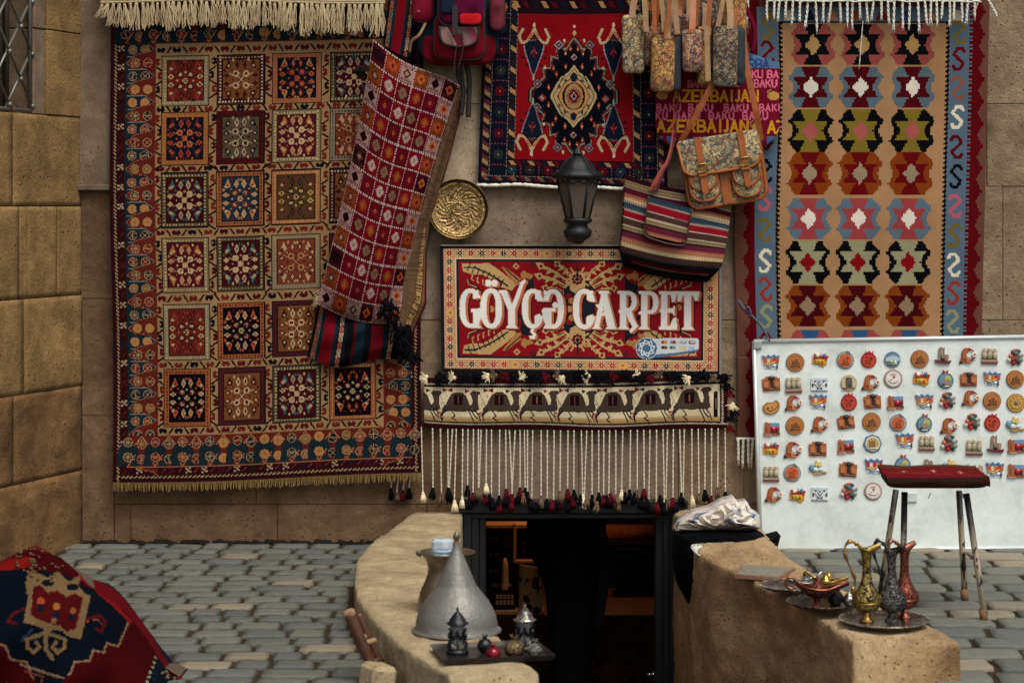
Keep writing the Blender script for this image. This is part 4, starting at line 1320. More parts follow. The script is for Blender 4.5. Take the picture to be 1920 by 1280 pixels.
# tufted tassels along the top edge
def tuft(seed, mt):
    rr = random.Random(seed); mb = MB()
    mb.blob((0, 0, 0), (.009, .008, .009), .9, 8, 6)
    for k in range(22):
        a = rr.uniform(-1.2, 1.2); e = rr.uniform(-.5, .5); L = rr.uniform(.018, .032)
        p = Vector((math.sin(a) * L, -abs(e) * .012 - .003, -math.cos(a) * L * .9))
        mb.tube([Vector((0, 0, 0)), p * .5 + Vector((0, -.005, 0)), p], lambda t: .0028 * (1 - .4 * t), 4, cap=False)
    o = mb.build('tuft', mt, None, local=True); me = o.data; bpy.data.objects.remove(o); return me
TUF = {c: [tuft(80 + 9 * i + k, m_) for k in range(3)] for i, (c, m_) in enumerate((('w', M_creamw), ('k', M_blackw), ('r', M_maroon), ('b', M_brownw)))}
x = 800; k = 0
seq = 'wkkwkkkwbrkwkkrbwkkwkkrkwkrbkkwkkbk'
while x < 1372:
    c = seq[k % len(seq)]
    for rep in range(2 if c == 'k' else 1):
        o = link_obj('tuft', R.choice(TUF[c]), cam_); o.location = W(x + R.uniform(-3, 3), 704 + R.uniform(-3, 4) + 3 * math.sin((x - 795) / 570 * PI), .06 + R.uniform(0, .01)) - wloc(cam_)
        o.rotation_euler = (0, R.uniform(-1, 1) + PI * .5 * R.choice([-1, 0, 1]), R.uniform(-.5, .5)); o.scale = (1.05,) * 3
    x += R.uniform(14, 19); k += 1
for (x, y, c) in ((1370, 735, 'r'), (1374, 758, 'w'), (1372, 780, 'k'), (1370, 800, 'r'), (1376, 768, 'k'), (1366, 722, 'k')):
    o = link_obj('tuft', TUF[c][0], cam_); o.location = W(x, y, .05) - wloc(cam_); o.rotation_euler = (0, .3, 0)
# the long twisted cords with tassels
M_cord = mat('white twisted cotton cord', '#c9c2ad', .85, var=.1, vs=60, sheen=.05)
mb = MB()
for s in (0, PI):
    mb.tube([Vector((.0017 * math.cos(t * .55 + s), .0017 * math.sin(t * .55 + s), -t / 75)) for t in range(76)], .0021, 4, cap=False)
o = mb.build('cord', M_cord, None, local=True); cord_me = o.data; bpy.data.objects.remove(o)
def pompom(seed, mt):
    rr = random.Random(seed); mb = MB()
    mb.blob((0, 0, -.008), (.0075, .0065, .009), 1, 10, 6)
    mb.tube([Vector((.007 * math.cos(a), .007 * math.sin(a), -.017)) for a in np.linspace(0, 2 * PI, 10)[:-1]], .0018, 5, closed=True)
    for k in range(26):
        a = rr.uniform(0, 2 * PI); q = rr.uniform(.5, 1)
        L = .046 * rr.uniform(.85, 1.08)
        mb.tube([Vector((math.cos(a) * .005, math.sin(a) * .005, -.012)), Vector((math.cos(a) * .012 * q, math.sin(a) * .011 * q, -.03)), Vector((math.cos(a) * .014 * q, math.sin(a) * .012 * q, -L))], .0028, 4, cap=True)
    o = mb.build('tassel', mt, None, local=True); me = o.data; bpy.data.objects.remove(o); return me
PP = {c: [pompom(120 + 9 * i + k, m_) for k in range(3)] for i, (c, m_) in enumerate((('w', M_creamw), ('k', M_blackw), ('r', M_maroon), ('b', M_brownw)))}
tops = [250, 290, 328, 352, 372, 405, 432, 460, 485, 500, 527, 553, 595, 626, 645, 675, 700, 722, 738, 765, 808, 840, 875, 908, 946, 977, 1015, 1043, 1070, 1104, 1130, 1160, 1192, 1228, 1268, 1303, 1336, 1368, 1402, 1435, 1458, 1488, 1520, 1545, 1583, 1616, 1652, 1685, 1718, 1755]
bots = [(252, 640, 'k'), (296, 668, 'b'), (330, 640, 'k'), (335, 655, 'k'), (362, 705, 'w'), (402, 688, 'w'), (430, 628, 'k'), (458, 665, 'r'), (486, 640, 'b'), (488, 650, 'b'), (525, 620, 'w'), (553, 688, 'b'), (592, 680, 'k'), (628, 645, 'r'), (660, 672, 'r'), (656, 690, 'r'), (700, 638, 'r'), (726, 640, 'k'), (738, 660, 'k'), (760, 700, 'r'), (808, 680, 'b'), (840, 696, 'k'), (872, 702, 'r'), (905, 655, 'b'), (944, 645, 'r'), (976, 650, 'k'), (1022, 675, 'w'), (1030, 690, 'w'), (1070, 676, 'k'), (1104, 664, 'k'), (1130, 678, 'r'), (1156, 690, 'k'), (1192, 672, 'b'), (1222, 650, 'w'), (1264, 648, 'k'), (1302, 648, 'b'), (1338, 645, 'r'), (1362, 718, 'k'), (1400, 710, 'b'), (1442, 716, 'k'), (1450, 700, 'k'), (1486, 690, 'r'), (1530, 665, 'k'), (1538, 690, 'k'), (1584, 682, 'w'), (1620, 668, 'b'), (1650, 650, 'k'), (1684, 680, 'r'), (1716, 636, 'b'), (1756, 660, 'k')]
def hangcord(xa, ya, xb, yb, c, par, d=.055):
    a, b_ = W(xa, ya, d), W(xb, yb, d + R.uniform(-.002, .012))
    o = link_obj('cord', cord_me, par); v = b_ - a; L = v.length
    o.location = a - wloc(par); o.scale = (.85, .85, L)
    o.rotation_euler = (-v).to_track_quat('Z', 'Y').to_euler()
    p = link_obj('tassel', R.choice(PP[c]), par); p.location = b_ - wloc(par); p.scale = (R.uniform(.85, 1.1),) * 2 + (R.uniform(.85, 1.1),)
    p.rotation_euler = (R.uniform(-.1, .1), R.uniform(-.15, .15), R.uniform(0, 6))
for t, (bx_, by_, c) in zip(tops, bots):
    u = (720 + t / 2.743 - 795) / 569
    hangcord(720 + t / 2.743, 802 + 4.5 * math.sin(u * PI), 720 + bx_ / 2.743, 680 + by_ / 2.743, c, cam_)
# a few more tassels below the panelled carpet and extra loose ones over the beam
for (x, y, c) in ((733, 914, 'k'), (744, 922, 'b'), (756, 918, 'r'), (767, 914, 'k')):
    hangcord(x + 2, 898, x, y, c, cam_, .02)
for i in range(34):
    x = 880 + i * 11.6 + R.uniform(-4, 4)
    p = link_obj('tassel', R.choice(PP[R.choice('kkkrb')]), cam_); p.location = W(x, 925 + R.uniform(-4, 16), .065) - wloc(cam_); p.rotation_euler = (0, R.uniform(-.3, .3), R.uniform(0, 6))
hangcord(790, 800, 793, 922, 'w', cam_, .07)

# ================================================================== the sign
cs_ = Canvas(826, 458, 1352, 702, 1.25, '#22242a')
def zs(x, y): return (820 + x / 3.556, 440 + y / 3.556)
cs_.rect(832, 464, 1350, 696, '#c08a72'); cs_.rect(833, 466, 1346, 694, '#b59068')
def star(x, y, c):
    if c == 'o':
        cs_.disc(x, y, 9.5, '#c79b62', 7.5); cs_.rect(x - 2.5, y - 1.4, x + 2.5, y + 1.4, '#6a4a30'); return
    cs_.disc(x, y, 8.2, '#cfb084')
    for a in range(8):
        an = PI / 8 + a * PI / 4
        cs_.line([(x + 2.4 * math.cos(an), y + 2.4 * math.sin(an)), (x + 6.8 * math.cos(an), y + 6.8 * math.sin(an))], 2.2, c)
    cs_.disc(x, y, 2.8, c); cs_.disc(x, y, 1.3, '#cfb084')
sc_ = ['#8e1a24', '#26343a', '#8e1a24', '#2c3a34', '#9a3040', '#26343a', '#8e1a24', '#9a3040', '#a21c2c', 'o']
n = 25
for k in range(n):
    x = 843 + k * (1334 - 843) / (n - 1)
    star(x, 473, sc_[k % 10]); star(x, 687, sc_[(k + 3) % 10])
for k in range(1, 13):
    y = 473 + k * (687 - 473) / 13
    star(843, y, sc_[(k + 2) % 10]); star(1335, y, sc_[(k + 6) % 10])
cs_.rect(854, 482, 1324, 678, '#cbb38c'); cs_.rect(856, 484, 1322, 676, '#23262b'); cs_.rect(859, 487, 1319, 673, '#2b2f33')
SR = '#8a0f1e'; SB = '#b89a68'; SN = '#23282f'
cs_.rect(861, 489, 1317, 671, SR)
cyS = 580
def quad(fn):
    for sx in (-1, 1):
        for sy in (-1, 1): fn(lambda x, y: (1088 + sx * (x - 1088), cyS + sy * (y - cyS)), sx, sy)
def ornament(T, sx, sy):
    # large feathered leaf in the corner
    leaf = [zs(*p) for p in ((165, 190), (350, 185), (440, 250), (530, 330), (500, 372), (430, 350), (370, 300), (300, 262), (240, 262), (175, 245))]
    cs_.poly([T(*p) for p in leaf], SB)
    cs_.line([T(*zs(*p)) for p in ((180, 215), (250, 215), (330, 250), (400, 290), (470, 340))], 3.2, SN)
    for k in range(8):
        x, y = 210 + k * 32, 214 + k * 15
        cs_.line([T(*zs(x, y)), T(*zs(x + 14, y - 26))], 2, SN); cs_.line([T(*zs(x, y)), T(*zs(x - 8, y + 24))], 2, SN)
    for k in range(5):
        x, y = 235 + k * 36, 275 + k * 16
        cs_.line([T(*zs(x, y - 8)), T(*zs(x - 4, y + 18)), T(*zs(x + 6, y + 30))], 2.2, SB)
    # hooked dark shapes
    cs_.line([T(*zs(*p)) for p in ((200, 300), (220, 330), (270, 345), (300, 400))], 4, SN); cs_.line([T(*zs(*p)) for p in ((200, 296), (210, 330), (262, 350))], 1.6, SB)
    cs_.poly([T(*zs(*p)) for p in ((430, 210), (460, 215), (560, 290), (560, 340), (520, 330))], '#a87a48'); cs_.line([T(*zs(*p)) for p in ((455, 220), (555, 310))], 2.4, SN)
    for (a, b_, c) in ((530, 205, SB), (640, 195, SN)):
        cs_.dia(*T(*zs(a, b_)), 6.5, c, 6.5); cs_.dia(*T(*zs(a, b_)), 3.4, SR); 
    cs_.poly([T(*zs(*p)) for p in ((560, 250), (585, 230), (600, 250), (640, 262), (640, 300), (600, 285), (585, 300), (562, 290))], '#a87a48')
    cs_.poly([T(*zs(*p)) for p in ((560, 330), (560, 420), (530, 470), (540, 480), (580, 430), (600, 460), (650, 380), (650, 270), (610, 310))], SN)
    # rays of the centre star
    for (a0, b0, a1, b1, w) in ((880, 320, 690, 200, 8), (870, 350, 680, 270, 8), (900, 290, 800, 185, 7), (860, 390, 720, 350, 6)):
        dx_, dy_ = a1 - a0, b1 - b0; nx0, ny0 = -dy_ / math.hypot(dx_, dy_), dx_ / math.hypot(dx_, dy_)
        mx, my = (a0 + a1) / 2 + nx0 * 14, (b0 + b1) / 2 + ny0 * 14
        cs_.line([T(*zs(a0, b0)), T(*zs(mx, my)), T(*zs(a1, b1))], w * .8, SB); cs_.line([T(*zs(a0 - 20, b0 - 10)), T(*zs(mx + 6, my + 14)), T(*zs(a1 + 40, b1 + 28))], 2.0, SN)
        for q_ in (.35, .6, .85):
            lx, ly = a0 + dx_ * q_, b0 + dy_ * q_
            for s_ in (-1, 1): cs_.poly([T(*zs(lx, ly)), T(*zs(lx + s_ * nx0 * 30 + dx_ * .12, ly + s_ * ny0 * 30 + dy_ * .12)), T(*zs(lx + dx_ * .14, ly + dy_ * .14))], SB)
        cs_.poly([T(*zs(a1 + nx0 * 22, b1 + ny0 * 22)), T(*zs(a1 + dx_ * .16, b1 + dy_ * .16)), T(*zs(a1 - nx0 * 22, b1 - ny0 * 22)), T(*zs(a1 - dx_ * .1, b1 - dy_ * .1))], SB); cs_.disc(*T(*zs(a1 - dx_ * .03, b1 - dy_ * .03)), 3, '#7c1420'); cs_.disc(*T(*zs(a1 - dx_ * .03, b1 - dy_ * .03)), 1.4, SN)
    cs_.poly([T(*zs(*p)) for p in ((850, 640), (850, 360), (880, 330), (895, 300), (935, 300), (935, 640))], SN)
quad(ornament)
for sy in (-1, 1):
    X, Y = 1084, cyS + sy * 58
    cs_.disc(X, Y - sy * 12, 15, SB); cs_.disc(X, Y, 15, SB)
    for a in range(12): cs_.line([(X, Y), (X + 24 * math.cos(a * PI / 6), Y + 24 * math.sin(a * PI / 6))], 3.4, SB)
    for a in range(8): cs_.disc(X + 8 * math.cos(a * PI / 4), Y + 8 * math.sin(a * PI / 4), 3.2, '#6c1020')
    cs_.disc(X, Y, 4, '#2a2a30'); cs_.line([(X, Y - sy * 0), (X, cyS + sy * 84)], 3, SN)
    for s in (-1, 1): cs_.disc(X + s * 16, Y - sy * -10, 4, SB); cs_.disc(X + s * 16, Y + sy * 10, 1.8, '#a03030')
cs_.poly([zs(*p) for p in ((860, 480), (900, 400), (935, 480), (935, 520), (900, 600), (860, 520))], '#3a2c28')
for (a, b_, c) in ((880, 410, SR), (880, 580, SR), (900, 440, '#a87a48'), (900, 555, '#a87a48'), (885, 495, '#b9824e'), (360, 500, '#b9824e'), (1620, 480, '#a87a48')): cs_.disc(*zs(a, b_), 6, c)
# lettering
lm = np.zeros(cs_.a.shape[:2], bool)
class LMask:
    def poly(s, p): tmp = cs_._bb(min(q[0] for q in p), min(q[1] for q in p), max(q[0] for q in p), max(q[1] for q in p)); lm[tmp[0]] |= cs_.inside(p, tmp[1], tmp[2])
    def ring(s, cx, cy, rx, ry, ix, iy, cond=None):
        sl, X, Y = cs_._bb(cx - rx, cy - ry, cx + rx, cy + ry)
        m_ = (np.abs((X - cx) / rx) ** 2.3 + np.abs((Y - cy) / ry) ** 2.3 <= 1) & ~(np.abs((X - cx) / ix) ** 2.3 + np.abs((Y - cy) / iy) ** 2.3 <= 1)
        if cond is not None: m_ &= cond(X, Y)
        lm[sl] |= m_
LK = LMask()
def LP(*p): LK.poly([zs(*q) for q in p])
def LR(x0, y0, x1, y1): LP((x0, y0), (x1, y0), (x1, y1), (x0, y1))
def ring(cx, cy, rx, ry, ix, iy, cond=None):
    c = zs(cx, cy); k = 3.556
    LK.ring(c[0], c[1], rx / k, ry / k, ix / k, iy / k, (lambda X, Y: cond((X - 820) * k, (Y - 440) * k)) if cond else None)
def serif(x0, x1, y, up):   # wedge foot
    s = -1 if up else 1
    LP((x0, y), (x1, y), (x1 - 12, y - s * -0 + s * -12 * -1 * -1), (x0 + 12, y + s * -12)) if False else LP((x0, y), (x1, y), (x1 - 10, y - s * 14), (x0 + 10, y - s * 14))
# G
ring(222, 495, 74, 134, 36, 108, lambda X, Y: ~((X > 235) & (Y > 425) & (Y < 510)))
LP((240, 375), (275, 372), (262, 425), (240, 430)); LR(240, 505, 280, 610); LP((226, 500), (294, 496), (286, 520), (226, 522)); LP((240, 600), (292, 622), (285, 630), (235, 628))
# Ö
ring(360, 495, 72, 136, 32, 108); ring(342, 322, 20, 24, 1, 1); ring(384, 322, 20, 24, 1, 1)
# Y
LP((412, 372), (468, 372), (468, 385), (500, 470), (555, 330), (548, 322), (590, 292), (592, 310), (578, 330), (520, 500), (520, 610), (535, 628), (458, 628), (474, 610), (474, 505), (430, 395), (412, 385))
# Ç
ring(640, 495, 72, 134, 34, 108, lambda X, Y: ~((X > 655) & (Y > 440) & (Y < 545)))
LP((655, 375), (695, 370), (684, 440), (655, 425)); LP((655, 540), (690, 530), (680, 600), (650, 610)); LP((634, 620), (655, 620), (640, 652), (660, 670), (650, 700), (622, 702), (612, 680), (634, 680), (640, 672), (622, 655))
# schwa
ring(775, 495, 72, 134, 34, 108, lambda X, Y: ~((X < 745) & (Y > 440) & (Y < 500)))
LP((715, 372), (760, 375), (748, 430), (720, 440)); LP((712, 490), (790, 490), (790, 512), (712, 512)); LR(724, 505, 764, 612); LP((710, 628), (780, 628), (765, 605), (722, 605)); ring(790, 470, 18, 18, 1, 1)
# C
ring(985, 495, 76, 136, 36, 108, lambda X, Y: ~((X > 1002) & (Y > 440) & (Y < 545)))
LP((1002, 375), (1045, 368), (1032, 445), (1002, 430)); LP((1002, 545), (1042, 532), (1030, 605), (996, 610))
# A
LP((1085, 372), (1150, 372), (1150, 386), (1138, 390), (1192, 612), (1205, 628), (1128, 628), (1140, 612), (1112, 470), (1085, 612), (1100, 628), (1036, 628), (1052, 612), (1100, 395), (1085, 386)); LP((1070, 535), (1150, 500), (1150, 520), (1075, 555)); LP((1062, 465), (1090, 460), (1115, 500), (1100, 520))
# R
LP((1210, 372), (1290, 372), (1290, 392), (1210, 386)); LR(1228, 380, 1266, 615); LP((1210, 628), (1284, 628), (1266, 608), (1228, 608)); ring(1278, 440, 58, 68, 26, 46, lambda X, Y: X > 1262)
LP((1262, 500), (1298, 495), (1318, 560), (1345, 610), (1300, 655), (1288, 640), (1310, 612), (1280, 560)); LP((1215, 500), (1262, 488), (1262, 508), (1215, 520))
# P
LP((1350, 372), (1430, 372), (1430, 392), (1350, 386)); LR(1368, 380, 1406, 615); LP((1350, 628), (1424, 628), (1406, 608), (1368, 608)); ring(1420, 448, 62, 76, 28, 54, lambda X, Y: X > 1400); LP((1352, 512), (1420, 500), (1420, 522), (1352, 526))
# E
LP((1486, 372), (1610, 372), (1590, 440), (1574, 440), (1566, 394), (1486, 390)); LR(1502, 380, 1542, 615); LP((1486, 628), (1610, 628), (1602, 548), (1584, 552), (1560, 606), (1486, 610)); LP((1494, 490), (1580, 486), (1592, 460), (1592, 540), (1576, 512), (1494, 512))
# T
LP((1608, 372), (1758, 372), (1745, 430), (1728, 432), (1716, 396), (1648, 396), (1630, 440), (1614, 436)); LR(1658, 385, 1700, 615); LP((1640, 628), (1722, 628), (1702, 606), (1658, 606))
def dil(m_, r):
    o = m_.copy(); k = int(math.ceil(r))
    for dy in range(-k, k + 1):
        for dx in range(-k, k + 1):
            if dx * dx + dy * dy <= r * r + .3: o |= np.roll(np.roll(m_, dy, 0), dx, 1)
    return o
d1 = dil(lm, .8)
ext = np.zeros_like(lm)
for k in range(0, 5): ext |= np.roll(np.roll(d1, k // 2, 0), k, 1)
cs_.a[dil(ext, 2.0)] = C('#1f242b'); cs_.a[ext] = C('#b8694a'); cs_.a[dil(lm, 1.0) & ~lm] = C('#d08a66'); cs_.a[lm] = C('#dcdcd2')
ln = lm & ~np.roll(lm, -3, 1) & np.roll(np.roll(lm, 3, 0), 0, 1)
pass
# payment sticker
cs_.poly([zs(*p) for p in ((1440, 690), (1745, 685), (1756, 700), (1752, 770), (1600, 800), (1440, 822), (1380, 800))], '#c3ccce')
cs_.poly([zs(*p) for p in ((1440, 800), (1600, 786), (1750, 762), (1745, 775), (1600, 805), (1440, 824))], '#5a748c')
cs_.disc(*zs(1404, 758), 20.5, '#cfd6d6'); cs_.disc(*zs(1404, 758), 19.5, '#516f8e')
X, Y = zs(1404, 758)
for a in range(8):
    an = a * PI / 4; cs_.line([(X + 8 * math.cos(an), Y + 8 * math.sin(an)), (X + 16 * math.cos(an + .55), Y + 16 * math.sin(an + .55)), (X + 12 * math.cos(an + 1.2), Y + 12 * math.sin(an + 1.2)), (X + 8 * math.cos(an + 1.5), Y + 8 * math.sin(an + 1.5))], 2.0, '#cdd6da')
for (a, b_, c1, c2) in ((1518, 716, '#a8322c', '#c98a3c'), (1576, 716, '#6a8fb8', '#a8322c'), (1574, 752, '#55606a', '#8a8f90'), (1518, 752, '#2d3034', '#7c5a40')):
    x_, y_ = zs(a, b_); cs_.disc(x_ - 1, y_, 3.4, c1); cs_.disc(x_ + 4, y_, 3.4, c2)
cs_.text(*zs(1624, 708), 4.6, 'VISA', .9, '#3c4a66', adv=.85)
cs_.rect(*zs(1690, 704), *zs(1732, 728), '#8a3238'); cs_.rect(*zs(1696, 709), *zs(1726, 716), '#cfd2d0'); cs_.rect(*zs(1624, 744), *zs(1672, 768), '#cdbb90'); cs_.rect(*zs(1690, 744), *zs(1728, 768), '#9ab4cc')
sign = thing('shop_sign', 'red carpet patterned sign board lettered GÖYÇƏ CARPET under the lantern', 'sign', tuple(W(1088, 700, .03)))
grid_cloth('printed_face', cs_, warp_quad((825, 460), (1350, 462), (1348, 702), (828, 696), .055, dz=lambda U, V: .002 * np.sin(U * 9) * np.sin(V * 4)), M_print, sign, .004)
mb = MB(); mb.smooth = False
c0, c1 = W(829, 463, .03), W(1347, 697, .03)
mb.box(((c0.x + c1.x) / 2, -.033, (c0.z + c1.z) / 2), ((c1.x - c0.x) / 2 - .004, .014, (c0.z - c1.z) / 2 - .004)); mb.build('backing_board', mat('raw wood batten', '#6a4c30', .8, bs=.3, bscale=30), sign)
for (x0, y0, x1, y1) in ((1348.5, 470, 1353, 702), (826, 459, 1352, 461.5)):
    mb = MB(); pxbox(mb, x0, y0, x1, y1, .03, .062, .001); mb.build('edge_strip', mat('grey dusty edge', '#6d6a64', .8), sign)
# ================================================================== brass plate
def engraved(name, col, col2, rough=.35, metal=1.0, scale=60, bs=.8):
    m, nt, b = new_mat(name)
    v = coord(nt, rnd=True)
    vo = nd(nt, 'ShaderNodeTexVoronoi', Scale=scale, feature='DISTANCE_TO_EDGE'); nt.links.new(v, vo.inputs['Vector'])
    n = noise(nt, v, scale * .7, 3, .6, 1.5)
    n2 = noise(nt, v, 16, 4)
    e = ramp(nt, n.outputs[0], [(.42, (0, 0, 0)), (.56, (1, 1, 1))])
    c = mixc(nt, e, C(col2), C(col))
    c = mixc(nt, 1, c, ramp(nt, n2.outputs[0], [(.3, (.8, .8, .8)), (.7, (1.1, 1.1, 1.1))]), 'MULTIPLY')
    nt.links.new(c, b.inputs['Base Color'])
    b.inputs['Roughness'].default_value = rough; b.inputs['Metallic'].default_value = metal
    h = mixc(nt, .5, e, vo.outputs['Distance'])
    bump(nt, b, h, bs, .003)
    return m
M_brass = None
M_brassD = mat('dark brass rim', '#5d4a2c', .4, metal=1, var=.2, vs=20, bs=.3)
M_brass = engraved('worn pale brass', '#a88e60', '#6c5430', .38, 1.0, 110, .6)
def build_disc():
    t = thing('brass_plate', 'round embossed brass plate hanging left of the lantern', 'plate', tuple(W(859, 392, .05)))
    c = W(859, 392, .06); r = 57 * PXM(.06)
    RX = Matrix.Rotation(PI / 2, 3, 'X')
    mb = MB()
    mb.lathe([(0, .0), (r * .5, .0), (r * .9, .002), (r * .96, .012), (r, .014), (r * 1.0, .010), (r * .95, .0), (r * .8, -.004), (0, -.004)], 64, c, rot=RX)
    mb.build('rim', M_brassD, t)
    # embossed face: radial petals and scrolls, real relief
    mb = MB(); n, m_ = 144, 44; vs = []
    for j in range(m_ + 1):
        q = j / m_
        for i in range(n):
            a = 2 * PI * i / n
            h = .0010 * math.cos(a * 8 + 3 * math.sin(q * 9)) * math.sin(PI * min(1, max(0, (q - .28) / .6)))
            h += .0022 * math.exp(-((q - .22) / .03) ** 2) + .003 * math.exp(-(q / .07) ** 2) + .0018 * math.exp(-((q - .9) / .03) ** 2)
            h += .0014 * math.cos(a * 24 + q * 30) * math.exp(-((q - .62) / .16) ** 2) + .0012 * math.cos(a * 16 - q * 40) * math.exp(-((q - .35) / .1) ** 2)
            vs.append(c + RX @ Vector((q * r * .9 * math.cos(a), q * r * .9 * math.sin(a), .002 + h + .009 * q ** 6)))
    fs = [(j * n + i, j * n + (i + 1) % n, (j + 1) * n + (i + 1) % n, (j + 1) * n + i) for j in range(m_) for i in range(n)]
    mb.add(vs, fs); mb.build('embossed_face', M_brass, t)
build_disc()

# ================================================================== wall lantern
M_lamp = mat('black cast iron', '#15181a', .5, metal=.3, var=.3, bs=.5, bscale=120)
def lantern():
    d = .20
    t = thing('wall_lantern', 'black cast iron six sided wall lantern above the sign', 'lantern', tuple(W(1080, 458, d)))
    k = PXM(d); base = W(1083, 458, d)
    def Zp(y): return (458 - y) * k
    c = (base.x, base.y, base.z)
    hexw = lambda a, z: 1 / math.cos(((a + PI / 6) % (PI / 3)) - PI / 6)
    mb = MB(); mb.smooth = False
    mb.lathe([(0, Zp(278)), (6 * k, Zp(280)), (10 * k, Zp(288)), (6 * k, Zp(294))], 12, c)
    mb.smooth = True
    prof = [(7 * k, Zp(292)), (16 * k, Zp(297)), (26 * k, Zp(308)), (33 * k, Zp(320)), (46 * k, Zp(327)), (46 * k, Zp(334)), (38 * k, Zp(337)), (0, Zp(336))]
    mb.lathe(prof, 36, c, wob=lambda a, z: 1 + .03 * math.cos(6 * a)); mb.build('roof_cap', M_lamp, t)
    for q in range(6):
        a = q * PI / 3 + .2
        pts = [base + Vector((r * math.cos(a) * 1.04, r * math.sin(a) * 1.04, z)) for r, z in prof[:6]]
        mb = MB(); mb.tube(pts, .0035, 6); mb.build('roof_rib', M_lamp, t)
    mg, nt, b = new_mat('old lantern glass')
    b.inputs['Base Color'].default_value = (.22, .18, .14, 1); b.inputs['Roughness'].default_value = .25
    b.inputs['Transmission Weight'].default_value = .5; b.inputs['IOR'].default_value = 1.3
    n = noise(nt, coord(nt), 40, 3); bump(nt, b, n.outputs[0], .3, .004)
    rt, rb, zt, zb = 38 * k, 21 * k, Zp(337), Zp(410)
    for q in range(6):
        a0, a1 = q * PI / 3, (q + 1) * PI / 3
        P = lambda r, a, z: base + Vector((r * math.cos(a), r * math.sin(a), z))
        mb = MB(); q4 = [P(rb, a0, zb), P(rb, a1, zb), P(rt, a1, zt), P(rt, a0, zt)]
        nn = (q4[1] - q4[0]).cross(q4[3] - q4[0]).normalized() * .003
        mb.plate([p * 1.0 for p in q4], -nn); mb.build('glass_pane', mg, t)
        mb = MB(); mb.tube([P(rb, a0, zb), P(rt, a0, zt)], .0052, 6); mb.build('bar', M_lamp, t)
        mid = (a0 + a1) / 2; r1, r2 = rt * .866, rb * .866
        mb = MB()
        arcp = [P(rt * 1.0, a0, zt - .005)] + [P((rt * .9 - .1 * 0) * (1 - .02) * .97, mid + (s) * .35, zt - .012 + .006 * math.cos(s * 3)) for s in (-1, 0, 1)] + [P(rt, a1, zt - .005)]
        mb.tube(arcp, .004, 5); mb.build('arch', M_lamp, t)
    mb = MB(); mb.tube([base + Vector((0, 0, zb)), base + Vector((0, 0, zb + .05))], .012, 10); mb.build('lamp_holder', mat('old cream holder', '#8a7a60', .6), t)
    mb = MB()
    mb.lathe([(0, Zp(408)), (22 * k, Zp(408)), (27 * k, Zp(411)), (27 * k, Zp(416)), (18 * k, Zp(421)), (20 * k, Zp(427)), (27 * k, Zp(433)), (25 * k, Zp(444)), (13 * k, Zp(452)), (9 * k, Zp(457)), (0, Zp(459))], 24, c); mb.build('base_cup', M_lamp, t)
    mb = MB()
    pts = bez([base + Vector((0, .0, Zp(430))), base + Vector((0, .06, Zp(436))), base + Vector((0, .12, Zp(430))), base + Vector((0, .19, Zp(425)))], 6)
    mb.tube(pts, .014, 8); mb.box(base + Vector((0, .193, Zp(424))), (.035, .006, .06), None, .004); mb.build('wall_bracket', M_lamp, t)
lantern()

# ================================================================== the sumak saddlebag
sb = Canvas(0, 0, 186, 500, 1.5, '#6c0a1c')
PALS = ['#b3a09a', '#7e6a50', '#8f4a20', '#6b1426']
cw = 31; nx_, ny_ = 6, 13; rh = 500 / ny_
def stepd(x, y, w, h, c, c2):
    sb.dia(x, y, w, c, h)
    for s in range(-3, 4):
        sb.line([(x - w * (1 - abs(s) / 4) - 2, y + s * h / 4), (x + w * (1 - abs(s) / 4) + 2, y + s * h / 4)], 1.5, c)
    sb.dia(x, y, w * .42, c2, h * .42); sb.dia(x, y, w * .24, c, h * .24)
for j in range(ny_):
    for i in range(nx_):
        x0, y0 = i * cw, j * rh; x, y = x0 + cw / 2, y0 + rh / 2
        edge = i in (0, nx_ - 1) or j in (0, ny_ - 1)
        k = (i - j) % 4
        if edge:
            e = (i * 3 + j) % 4
            bc = ['#a3887e', '#8a4a1c', '#a3887e', '#8a4220'][e] if (i + j) % 5 else '#2c0b16'
            sb.rect(x0 + 2, y0 + 2, x0 + cw - 2, y0 + rh - 2, bc)
            for q in range(5):
                for (sx, sy) in ((1, 1), (1, -1), (-1, 1), (-1, -1)):
                    xx, yy = x + sx * (13 - q * 2.6), y + sy * (rh / 2 - 4)
                    sb.line([(xx, yy), (xx - sx * 5, yy - sy * 6)], 1.1, '#5b1424' if e % 2 == 0 else '#5c2a14')
            sb.dia(x, y, 11, bc, 13); sb.dia(x, y, 9, ['#2a0a18', '#b3642a', '#5b3a30', '#a8522a'][(e + j) % 4], 11)
            sb.dia(x, y, 4, ['#2a0a18', '#6c2a14', '#a08c70', '#6c1420'][(e + j) % 4], 5)
        else:
            sb.rect(x0 + 1, y0 + 1, x0 + cw - 1, y0 + rh - 1, ['#740a1e', '#600a1c'][(i + j) % 2])
            stepd(x, y, 8.5, 12, PALS[k], '#6c1422' if k < 2 else '#b3702c')
for j in range(ny_ + 1):
    y = min(498, max(1.5, j * rh))
    for q in range(0, 186, 5): sb.rect(q, y - 1.7, q + 3, y + 1.7, '#c0aba6'); sb.rect(q + 3, y - 1.7, q + 5, y + 1.7, '#3a0a16')
for i in range(nx_ + 1):
    x = min(184, max(1, i * cw))
    for q in range(0, 500, 5): sb.rect(x - .9, q, x + .9, q + 3, '#bda9a4')
vb = vnoise(33)
sb.a = sb.a * np.array([.82, .76, .78], np.float32)
bagt = thing('saddlebag', 'long red patchwork woven saddlebag hung slanting over the panelled carpet', 'saddlebag', tuple(W(690, 600, .1)))
